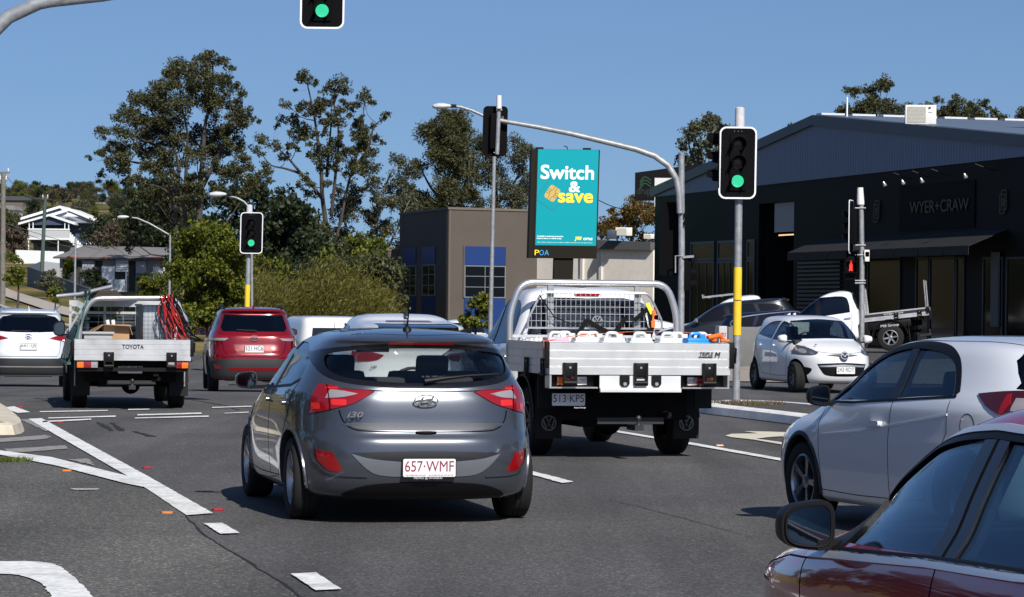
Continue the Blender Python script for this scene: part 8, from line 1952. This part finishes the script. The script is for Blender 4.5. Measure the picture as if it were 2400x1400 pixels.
def far_house(px, py, w, h, D, lab, wall, roof):
    root = empty('hill_house', (0, 0, 0), 0, lab, 'house', 'houses along the hilltop'); c = at(px, py, D); s_ = F / D; W_ = w / s_; H_ = h / s_
    mb = MB(); mb.box((c.x - W_/2, D, c.z - H_ * 1.6), (c.x + W_/2, D + 7, c.z)); mb.build('wall', wall, root)
    mb = MB(); mb.prism([(-W_*.56, 0), (W_*.56, 0), (W_*.36, H_*.7), (-W_*.36, H_*.7)], -7.3, 0.4, frame((c.x, D, c.z), (1, 0, 0), (0, 0, 1))); mb.build('roof', roof, root)
DR = pbr('dark_roof', (0.05, 0.055, 0.065), 0.7)
far_house(30, 470, 70, 14, 520, 'dark roofed house at the left end of the hilltop', pbr('brick_dull', (0.12, 0.10, 0.09), 0.8), DR)
far_house(16, 492, 40, 14, 470, 'pale roofed house below the hilltop at the left edge', M_wboard, M_roofg)
far_house(75, 478, 34, 8, 560, 'small white gabled house on the hilltop right of the dark roof', M_wboard, DR)
far_house(228, 472, 40, 9, 620, 'dark roofed house on the hilltop behind the big gum tree', M_wboard, DR)
far_house(196, 492, 36, 10, 520, 'pale house among trees above the tiled wing', pbr('house_grey', (0.30, 0.295, 0.28), 0.8), M_roofg)

# ------------------------------------------------------------------ trees
rng = np.random.default_rng(11)
def leaf_mesh(centers, size, asp=2.2, droop=0.5):
    n = len(centers); c = np.asarray(centers)
    a = rng.normal(size=(n, 3)); a[:, 2] -= droop; a /= np.linalg.norm(a, axis=1)[:, None]
    b = rng.normal(size=(n, 3)); b -= (b * a).sum(1)[:, None] * a; b /= np.linalg.norm(b, axis=1)[:, None]
    L = size * rng.uniform(0.6, 1.35, n)[:, None]; w = L / asp
    v = np.stack([c - a*L/2, c + b*w/2, c + a*L/2, c - b*w/2], 1).reshape(-1, 3)
    me = bpy.data.meshes.new('foliage'); me.vertices.add(4*n); me.vertices.foreach_set('co', v.ravel())
    me.loops.add(4*n); me.loops.foreach_set('vertex_index', np.arange(4*n)); me.polygons.add(n)
    me.polygons.foreach_set('loop_start', np.arange(0, 4*n, 4)); me.polygons.foreach_set('loop_total', np.full(n, 4)); me.update(calc_edges=True); return me
def puff(c, r, n, sq=0.75):
    """clump of leaves: several small tufts on an irregular ball"""
    k = max(5, int(7 + r * 4)); d = rng.normal(size=(k, 3)); d /= np.linalg.norm(d, axis=1)[:, None]
    tc = c + d * (r * rng.uniform(0.25, 1.0, k)[:, None]) * np.array([1, 1, sq]); tr = r * rng.uniform(0.34, 0.62, k)
    idx = rng.integers(0, k, n); p = rng.normal(size=(n, 3)); p /= np.linalg.norm(p, axis=1)[:, None]
    return tc[idx] + p * (tr[idx] * rng.uniform(0.15, 1.0, n) ** 0.6)[:, None] * np.array([1, 1, 0.9])
LM = leaf_mat('gum_leaves', (0.022, 0.028, 0.012), (0.062, 0.066, 0.024), (0.125, 0.115, 0.042))
LM2 = leaf_mat('grey_gum_leaves', (0.028, 0.034, 0.020), (0.075, 0.082, 0.042), (0.15, 0.15, 0.08))
LMy = leaf_mat('bright_leaves', (0.030, 0.050, 0.004), (0.085, 0.110, 0.006), (0.20, 0.19, 0.015))
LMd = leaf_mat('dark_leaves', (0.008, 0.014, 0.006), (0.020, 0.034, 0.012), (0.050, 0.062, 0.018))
LMo = leaf_mat('autumn_leaves', (0.04, 0.028, 0.008), (0.11, 0.065, 0.012), (0.20, 0.13, 0.02))
LMb = leaf_mat('bamboo_leaves', (0.045, 0.050, 0.008), (0.110, 0.105, 0.014), (0.20, 0.17, 0.035))
LMr = leaf_mat('brown_twigs', (0.045, 0.035, 0.025), (0.09, 0.065, 0.045), (0.14, 0.10, 0.07))
M_bark = pbr('gum_bark', (0.045, 0.037, 0.032), 0.85, var=0.35, vscale=1.2); M_barkp = pbr('pale_bark', (0.12, 0.105, 0.09), 0.8, var=0.35, vscale=1.5)
def gum(label, D, clumps, trunks, lm=LM, bark=None, leaf=0.18, dens=1.1, spread=2.5, conv=None, name='gum_tree', cat='tree', group=None, branches=True, r0=0.28, asp=2.2):
    """clumps (x, y, r) and trunks [[(x, y), ...]] in photo pixels at distance D"""
    cv = conv or (lambda x, y: (x, y)); s_ = F / D
    root = empty(name, (0, 0, 0), 0, label, cat, group); T = []; mb = MB()
    rnd = random.Random(int(D * 7) + len(clumps))
    for tr in trunks:
        off = rnd.uniform(-0.6, 0.6); P = [at(*cv(x, y), D) + Vector((0, off * min(1.0, i * 0.4), 0)) for i, (x, y) in enumerate(tr)]
        if tr is trunks[0] or len(tr) > 3: P[0].z = min(P[0].z, height(P[0].x, D)) if tr is trunks[0] else P[0].z
        n = len(P); rr = [r0 * (1.0 if tr is trunks[0] else 0.6) * (1 - 0.82 * i / (n - 1)) for i in range(n)]
        # resample softly
        Q = []; RR = []
        for i in range(n - 1):
            for k in range(4):
                t = k / 4; p0 = P[max(i-1, 0)]; p1 = P[i]; p2 = P[i+1]; p3 = P[min(i+2, n-1)]
                Q.append(0.5 * ((2*p1) + (-p0+p2)*t + (2*p0-5*p1+4*p2-p3)*t*t + (-p0+3*p1-3*p2+p3)*t**3)); RR.append(rr[i] + (rr[i+1]-rr[i])*t)
        Q.append(P[-1]); RR.append(rr[-1]); mb.tube(Q, RR, 7); T += list(zip(Q, RR))
    pts = []
    for (x, y, r) in clumps:
        c = at(*cv(x, y), D) + Vector((0, rnd.uniform(-spread, spread), 0)); r_ = 1.3 * (r / s_ if conv is None else r * conv.k / s_)
        n = int(dens * 1.9 * PI * r_ * r_ / (leaf * leaf / asp * 0.5)) + 12
        pts.append(puff(np.array(c), r_, n))
        if branches:
            best = None
            for q, rr in T:
                if q.z < c.z + 0.2:
                    d = (q - c).length + 0.7 * abs((c.z - q.z) - (Vector((q.x - c.x, q.y - c.y, 0))).length)
                    if best is None or d < best[0]: best = (d, q, rr)
            if best:
                q, rr = best[1], best[2]; mid = q.lerp(c, 0.5) + Vector((rnd.uniform(-.3, .3), rnd.uniform(-.3, .3), -0.12 * (c - q).length)); ra = min(rr * 0.55, 0.025 + 0.013 * (c - q).length)
                B_ = [q, q.lerp(mid, 0.5) - Vector((0, 0, .05)), mid, mid.lerp(c, 0.55) + Vector((0, 0, .1)), c]; mb.tube(B_, [ra, ra*.8, ra*.6, ra*.42, ra*.2], 5)
                for k in range(3):
                    e = c + Vector((rnd.uniform(-1, 1), rnd.uniform(-1, 1), rnd.uniform(-.3, 1))) * r_ * 0.8; mb.tube([mid.lerp(c, 0.5), c.lerp(e, .5), e], [ra*.35, ra*.25, ra*.1], 4)
                T.append((mid, ra * 0.6))
    mb.build('trunk', bark or M_bark, root, sharp=False)
    o = link('crown', leaf_mesh(np.concatenate(pts), leaf, asp), lm, root); return root
class Conv:
    def __init__(s, x0, y0, k): s.x0, s.y0, s.k = x0, y0, 1 / k
    def __call__(s, x, y): return s.x0 + x * s.k, s.y0 + y * s.k
def fill(poly, n, rmin, rmax, seed=1):
    rnd = random.Random(seed); P = []; xs_ = [p[0] for p in poly]; ys_ = [p[1] for p in poly]
    def inside(x, y):
        c = False
        for i in range(len(poly)):
            (x1, y1), (x2, y2) = poly[i-1], poly[i]
            if (y1 > y) != (y2 > y) and x < (x2 - x1) * (y - y1) / (y2 - y1) + x1: c = not c
        return c
    k = 0
    while len(P) < n and k < n * 60:
        k += 1; x = rnd.uniform(min(xs_), max(xs_)); y = rnd.uniform(min(ys_), max(ys_))
        if inside(x, y): P.append((x, y, rnd.uniform(rmin, rmax)))
    return P
FILL1 = fill([(120,520),(250,350),(450,180),(620,130),(780,210),(880,400),(840,560),(950,700),(860,760),(650,860),(480,800),(300,740),(140,690)], 95, 18, 40, 31)
FILL2 = fill([(1040,420),(1130,330),(1300,300),(1460,330),(1480,480),(1500,640),(1400,720),(1180,760),(1120,600)], 62, 14, 28, 32)
c1 = Conv(180, 90, 2.154)
gum('huge dark gum tree left of centre, the tallest and widest in the photo', 190,
    [(680,105,55),(735,125,38),(640,100,35),(770,140,18),(520,160,55),(470,170,40),(570,190,60),(630,190,55),(440,215,55),(385,250,45),(550,255,70),(680,230,60),(760,225,45),(800,245,28),(300,300,45),(340,290,45),(250,360,42),(205,395,34),(420,330,70),(520,350,80),(640,330,80),(740,320,55),(855,290,28),(830,330,22),(870,395,38),(800,400,45),(905,405,22),(845,440,25),
     (130,485,40),(155,520,26),(78,560,20),(75,610,16),(195,565,42),(240,500,50),(215,470,22),(330,450,70),(300,400,50),(440,450,70),(560,470,70),(680,470,70),(780,480,42),(130,690,24),(200,640,40),(260,620,44),(150,600,26),(330,550,55),(420,560,55),(230,715,24),(300,725,24),(175,735,18),(110,720,14),(380,650,40),(480,590,40),(560,560,50),(620,600,50),
     (640,540,60),(720,560,50),(820,560,45),(860,620,34),(700,650,42),(780,690,44),(950,680,34),(900,720,44),(850,760,34),(980,720,20),(940,640,24),(380,780,50),(440,820,50),(320,870,40),(260,920,34),(210,1000,34),(170,1040,24),(240,1060,20),(420,880,44),(560,760,30),(700,760,34),(640,820,40)] + FILL1,
    [[(600,1080),(620,900),(625,760),(640,600),(650,450),(685,280),(690,130)], [(500,1100),(500,900),(512,760),(510,620),(460,500),(400,400),(330,320)], [(555,1000),(545,820),(555,650),(560,480),(530,330),(520,180)], [(610,800),(700,620),(760,500),(830,420),(880,390)], [(505,820),(440,690),(350,640),(260,620),(150,600)], [(500,700),(420,560),(300,500),(200,460)], [(640,700),(720,600),(770,420),(770,260)], [(500,860),(460,780),(380,740),(260,720)]],
    conv=c1, spread=3.0, dens=1.2, r0=0.26)
gum('tall open gum tree with separate leaf clumps, second from the left', 180,
    [(1165,215,44),(1205,230,24),(1140,205,25),(1105,268,12),(1290,240,40),(1345,215,34),(1365,265,30),(1250,270,20),(1330,255,25),(1450,305,44),(1400,335,32),(1490,325,20),(1060,340,26),(1140,345,34),(1230,340,38),(1190,365,25),(1040,405,26),(1010,440,16),(1090,415,34),(1130,465,54),(1260,430,26),(1330,370,34),(1320,430,44),(1390,400,22),(1430,385,14),(1565,390,26),(1540,405,14),(1480,440,20),(1460,480,26),(1510,500,30),(1550,530,16),
     (930,500,34),(1000,530,34),(930,570,26),(1030,590,30),(1110,555,16),(1070,540,20),(1200,560,44),(1240,610,54),(1290,560,44),(1380,590,44),(1440,560,44),(1490,590,34),(1400,660,50),(1480,660,44),(1160,710,26),(1170,780,34),(1230,660,24),(1340,520,30),(1410,500,25),(1120,740,20),(1320,760,24)] + FILL2,
    [[(1265,1250),(1262,1000),(1242,800),(1236,640),(1215,480),(1195,360),(1165,225)], [(1268,1150),(1325,950),(1372,720),(1420,560),(1440,420),(1450,310)], [(1285,900),(1305,700),(1320,560),(1318,430),(1300,330),(1345,230)], [(1245,820),(1150,700),(1060,660),(980,640),(930,580)], [(1262,700),(1270,600),(1285,450),(1290,260)], [(1400,650),(1470,560),(1500,450),(1560,400)], [(1160,720),(1080,620),(1000,540)]],
    conv=c1, spread=2.0, r0=0.19, leaf=0.17, dens=1.1)
G = 'trees behind the junction'
gum('grey green gum tree between the open gum tree and the brown building', 185, fill([(870,420),(930,370),(960,420),(990,480),(960,560),(930,700),(840,700),(760,640),(740,560),(790,470)], 66, 12, 26, 3), [[(880,745),(878,640),(880,540),(900,450),(925,390)], [(850,740),(845,640),(820,560),(800,500)], [(880,640),(920,560),(960,470)]], lm=LM2, bark=M_barkp, dens=1.0, group=G, r0=0.2)
gum('tall gum tree behind the brown building, left of the billboard', 210, fill([(1000,290),(1060,262),(1095,300),(1110,380),(1120,430),(1110,500),(960,500),(930,470),(950,400),(985,350)], 54, 14, 30, 4) + [(1045,280,22),(1075,290,20),(1020,310,20),(1090,350,16)], [[(1060,640),(1060,500),(1070,420),(1050,330),(1045,280)], [(1060,500),(1010,440),(985,390)], [(1062,480),(1095,420),(1100,330)]], lm=LM, dens=1.2, group=G, r0=0.26)
gum('gum tree directly left of the billboard behind the brown roof', 215, fill([(1110,310),(1150,300),(1200,320),(1248,345),(1242,490),(1110,500),(1105,400)], 44, 12, 26, 5), [[(1170,640),(1165,500),(1160,420),(1150,330)], [(1165,480),(1210,420),(1235,360)]], lm=LM2, dens=0.85, group=G, r0=0.22)
gum('narrow gum tree behind the showroom gable, left of the large traffic signal', 150, fill([(1600,340),(1612,295),(1640,290),(1650,320),(1660,262),(1690,248),(1712,275),(1715,380),(1650,390),(1590,390)], 34, 10, 19, 6), [[(1650,560),(1652,450),(1648,380),(1640,310)], [(1652,430),(1680,350),(1685,270)], [(1650,420),(1620,360),(1612,320)]], lm=LM2, dens=1.1, group=G, r0=0.16)
gum('dark gum crown behind the roof mast on the showroom roof', 165, fill([(1976,232),(2005,205),(2060,195),(2110,215),(2168,240),(2160,300),(2120,330),(1985,320)], 34, 12, 24, 7), [[(2060,560),(2060,400),(2055,300),(2050,230)]], lm=LM, dens=1.2, group=G, r0=0.2)
gum('low gum crown right of the rooftop air conditioner', 170, fill([(2190,232),(2215,222),(2250,250),(2300,240),(2310,300),(2200,320)], 26, 10, 20, 8), [[(2230,560),(2230,400),(2225,270)]], lm=LM, dens=1.3, group=G, r0=0.18)
gum('gum crown at the top right edge behind the solar panels', 175, fill([(2290,248),(2330,262),(2370,258),(2420,258),(2440,330),(2280,330)], 26, 10, 19, 9), [[(2350,560),(2350,400),(2350,290)]], lm=LM, dens=1.2, group=G, r0=0.18)
gum('tip of a gum crown showing over the left slope of the gable', 160, [(1855,300,10),(1848,310,9),(1862,312,10)], [[(1855,600),(1855,400),(1855,310)]], lm=LM, dens=1.2, group=G, r0=0.12)
gum('orange brown tree between the billboard and the showroom', 178, fill([(1405,520),(1430,500),(1470,480),(1500,455),(1535,470),(1540,560),(1405,560)], 30, 12, 22, 10), [[(1480,650),(1480,580),(1490,500)]], lm=LMo, dens=1.3, group=G, r0=0.2)
gum('bright yellow green tree left of the left traffic signal', 118, fill([(400,600),(420,560),(450,535),(500,525),(560,545),(575,600),(575,720),(560,760),(410,760),(395,700)], 70, 18, 30, 11), [[(490,800),(490,700),(495,600)], [(490,720),(450,640)], [(490,700),(540,620)]], lm=LMy, dens=1.35, leaf=0.15, spread=1.6, name='broadleaf_tree', group=G, r0=0.15, asp=1.6)
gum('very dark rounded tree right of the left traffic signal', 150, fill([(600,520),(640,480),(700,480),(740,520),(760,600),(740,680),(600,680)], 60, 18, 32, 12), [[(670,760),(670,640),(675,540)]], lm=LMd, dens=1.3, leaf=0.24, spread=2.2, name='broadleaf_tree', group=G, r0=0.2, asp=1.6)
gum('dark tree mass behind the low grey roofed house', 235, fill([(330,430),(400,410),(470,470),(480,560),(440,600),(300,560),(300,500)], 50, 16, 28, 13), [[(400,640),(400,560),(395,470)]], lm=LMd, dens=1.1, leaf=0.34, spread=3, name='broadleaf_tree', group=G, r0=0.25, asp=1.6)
gum('tangled olive tree below the open gum tree', 165, fill([(740,520),(800,560),(830,640),(820,720),(700,720),(680,600)], 50, 16, 26, 14), [[(760,780),(765,680),(760,580)], [(762,700),(800,640)]], lm=LM, dens=1.1, leaf=0.26, spread=2, name='broadleaf_tree', group=G, r0=0.18)
gum('light olive tree beside the brown building annex', 172, fill([(820,560),(870,540),(905,580),(908,720),(830,720)], 34, 14, 24, 15), [[(870,780),(872,680),(868,590)]], lm=LMy, dens=0.8, leaf=0.26, spread=2, name='broadleaf_tree', group=G, r0=0.15)
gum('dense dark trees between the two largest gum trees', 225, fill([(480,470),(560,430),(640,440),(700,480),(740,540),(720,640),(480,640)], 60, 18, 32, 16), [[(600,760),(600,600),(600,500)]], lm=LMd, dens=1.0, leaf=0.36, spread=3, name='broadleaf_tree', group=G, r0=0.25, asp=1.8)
gum('small green bush at the corner of the brown building behind the white ute cab', 100, fill([(1088,720),(1095,690),(1125,680),(1142,700),(1142,775),(1088,775)], 22, 9, 15, 17), [[(1115,830),(1115,760),(1115,710)]], lm=LMy, dens=1.4, leaf=0.13, spread=0.6, name='shrub', cat='shrub', group=None, r0=0.05, asp=1.6)
gum('small yellow green street tree by the footpath at the far left', 150, fill([(18,600),(40,595),(62,620),(64,650),(50,675),(25,665),(15,630)], 22, 6, 11, 18), [[(40,735),(42,690),(40,640),(36,610)]], lm=LMy, dens=1.2, leaf=0.16, spread=0.5, name='street_tree', group='young trees on the verge', r0=0.07)
gum('sparse young tree on the verge before the dark fence', 140, fill([(112,680),(140,672),(142,700),(118,712)], 12, 5, 9, 19), [[(128,745),(128,710),(126,690)]], lm=LMy, dens=0.8, leaf=0.15, spread=0.4, name='street_tree', group='young trees on the verge', r0=0.05)
gum('grey green shrub in front of the dark fence near its top', 185, fill([(90,650),(110,638),(140,655),(142,680),(100,676)], 16, 8, 13, 20), [[(118,695),(118,670),(116,655)]], lm=LM2, dens=0.9, leaf=0.2, spread=0.6, name='shrub', cat='shrub', group='shrubs on the verge', r0=0.05)
gum('dark green shrub above the dark fence against the low house', 190, fill([(195,640),(215,632),(240,655),(252,672),(200,664)], 18, 7, 12, 21), [[(222,700),(222,670),(220,650)]], lm=LMd, dens=1.3, leaf=0.2, spread=0.6, name='shrub', cat='shrub', group='shrubs on the verge', r0=0.05)
gum('slim green shrub at the left corner of the low house', 198, fill([(148,615),(165,608),(172,640),(150,648)], 14, 7, 11, 22), [[(160,690),(160,650),(160,625)]], lm=LMy, dens=1.0, leaf=0.2, spread=0.5, name='shrub', cat='shrub', group='shrubs on the verge', r0=0.05)
gum('dark shrub at the right corner of the low house', 195, fill([(330,650),(360,640),(380,690),(330,700)], 18, 8, 13, 23), [[(355,720),(355,690),(355,660)]], lm=LMy, dens=1.2, leaf=0.2, spread=0.6, name='shrub', cat='shrub', group='shrubs on the verge', r0=0.05)
gum('bare brown twiggy tree left of the blue house', 285, fill([(12,540),(50,535),(60,580),(20,590)], 18, 8, 14, 24), [[(35,610),(35,580),(35,555)]], lm=LMr, dens=0.9, leaf=0.3, spread=1, name='bare_tree', group='hillside trees', r0=0.1)
gum('bare brown tree hanging over the low house roof', 210, fill([(225,540),(290,520),(300,580),(240,590)], 26, 8, 16, 25), [[(270,640),(268,590),(262,550)]], lm=LMr, dens=0.6, leaf=0.28, spread=1.5, name='bare_tree', group='hillside trees', r0=0.12)
gum('flat topped tree on the hill skyline above the blue house', 560, [(118,455,9),(132,450,10),(148,449,10),(160,453,9),(170,460,6),(125,462,6)], [[(140,495),(142,470),(150,452)], [(141,480),(125,458)], [(142,475),(165,458)]], lm=LMr, dens=0.7, leaf=0.55, spread=2, name='bare_tree', group='hillside trees', r0=0.22)
# bamboo-like thicket: long drooping sprays
def thicket():
    rnd = random.Random(8); root = None; D0 = 128.0; pts = []
    me_v = []; me_f = []
    for i in range(620):
        px = rnd.uniform(585, 915); top = 640 + 34 * math.sin(px * 0.021 + 1.0) + rnd.uniform(-8, 55) if px > 640 else 640 + rnd.uniform(-6, 60)
        D = D0 + rnd.uniform(-3, 6); b = at(px, 800, D); b.z = height(b.x, D); t = at(px + rnd.uniform(-18, 26), top, D)
        for k in range(54):
            u = rnd.uniform(0.15, 1.0); c = b.lerp(t, u) + Vector((rnd.gauss(0, .22), rnd.gauss(0, .25), rnd.gauss(0, .12))); d = Vector((rnd.gauss(0.5, .5), rnd.gauss(0, .5), rnd.uniform(-0.2, 1.3))).normalized() * rnd.uniform(.16, .34)
            w = Vector((rnd.gauss(0, 1), rnd.gauss(0, 1), rnd.gauss(0, .3))).normalized() * 0.022; n = len(me_v); me_v += [c, c + d*.5 + w, c + d, c + d*.5 - w]; me_f.append((n, n+1, n+2, n+3))
    me = bpy.data.meshes.new('foliage'); me.from_pydata(me_v, [], me_f); o = link('bamboo_thicket', me, LMb); tag(o, 'wide olive green bamboo like thicket behind the white van', 'thicket', kind='stuff')
thicket()
# understorey and hillside: individual small trees, copied from four prototypes
def proto(lm, seed, leaf=0.20, squash=0.8):
    global rng
    P = []; r2 = random.Random(seed)
    for k in range(15): a = r2.uniform(0, 2*PI); q = r2.uniform(0, 1.6); P.append(puff(np.array([q*math.cos(a), q*math.sin(a), 2.2 + r2.uniform(-1.2, 1.6) * squash]), r2.uniform(.7, 1.15), 330))
    me = leaf_mesh(np.concatenate(P), leaf, 1.7)
    mb = MB(); mb.tube([(0, 0, -1.0), (0.1, 0, 1.0), (0.0, 0.1, 2.6)], [0.16, 0.11, 0.04], 6)
    for k in range(5): a = k * 1.26; mb.tube([(0.05, 0, 0.8 + .2*k), (0.7*math.cos(a), 0.7*math.sin(a), 1.9 + .2*k), (1.2*math.cos(a), 1.2*math.sin(a), 2.6)], [.07, .05, .02], 5)
    return me, mb.mesh('trunk'), lm
PT = [proto(LMd, 1), proto(LM, 2), proto(LMy, 3), proto(LMr, 4), proto(LM2, 5)]
for p_ in PT: p_[0].materials.append(p_[2]); p_[1].materials.append(M_bark)
def small_tree(x, y, sc, kind, label, group, dz=0.0):
    me, tr, lm = PT[kind]; r_ = empty('small_tree', (x, y, height(x, y) + dz), 0, label, 'tree', group); r_.scale = (sc, sc, sc * 1.05); r_.rotation_euler = (0, 0, (x * 1.7 + y) % 6.28)
    link('crown', me, None, r_); link('trunk', tr, None, r_)
rnd = random.Random(21)
KN = ['dark green', 'olive', 'yellow green', 'bare brown', 'grey green']
lab = {k: f'{KN[k]} small tree among the many on the hillside behind the houses' for k in range(5)}
for i in range(200):
    D = rnd.choice([rnd.uniform(330, 460), rnd.uniform(460, 640), rnd.uniform(640, 760)]); px = rnd.uniform(-60, 470)
    x = at(px, 500, D).x; k = rnd.choice([0, 0, 1, 1, 2, 3, 4]); h = height(x, D); py_top = None
    if D < 460 and 40 < px < 235: continue
    small_tree(x, D, rnd.uniform(0.5, 0.95), k, lab[k], f'{KN[k]} trees on the hillside')
for i in range(44):
    px = rnd.uniform(500, 885); D = rnd.uniform(140, 165); x = at(px, 700, D).x; k = rnd.choice([0, 0, 0, 1, 1, 2])
    small_tree(x, D, rnd.uniform(0.7, 1.15), k, f'{KN[k]} small tree in the thick undergrowth below the gum trees', f'{KN[k]} undergrowth trees')
for i, (px, D, sc, k) in enumerate(((20, 300, 1.3, 1), (255, 260, 1.2, 0), (300, 255, 1.3, 1), (345, 250, 1.4, 0), (395, 245, 1.4, 1), (440, 190, 0.9, 0), (392, 170, 0.5, 2), (1545, 190, 1.5, 3), (1430, 200, 1.4, 0))):
    small_tree(at(px, 600, D).x, D, sc, k, ['olive small tree left of the blue house', 'dark small tree behind the left part of the low house', 'olive small tree behind the middle of the low house', 'dark small tree behind the right part of the low house', 'olive small tree at the right end of the low house', 'dark small tree between the low house and the bright tree', 'yellow green small tree under the street lamp with long arm', 'brown small tree at the far end of the showroom', 'dark small tree behind the cream shed'][i], None)

# unseen tree belts, added so the car sides and windows mirror something dark
def belt():
    pts = []; r2 = random.Random(4)
    spots = [(-27 - r2.uniform(0, 8), r2.uniform(-30, 78)) for _ in range(60)] + [(r2.uniform(-60, 60), -42 - r2.uniform(0, 10)) for _ in range(48)] + [(34 + r2.uniform(0, 8), r2.uniform(-35, 50)) for _ in range(34)]
    for x, y in spots:
        for _ in range(5): pts.append(puff(np.array([x + r2.gauss(0, 1.6), y + r2.gauss(0, 1.6), r2.uniform(1.0, 8.5)]), r2.uniform(1.3, 2.2), 60))
    o = link('unseen_tree_belt', leaf_mesh(np.concatenate(pts), 0.95, 1.5), LMd); tag(o, 'dense belt of dark trees added out of view to darken the car reflections', 'trees', kind='stuff')
belt()
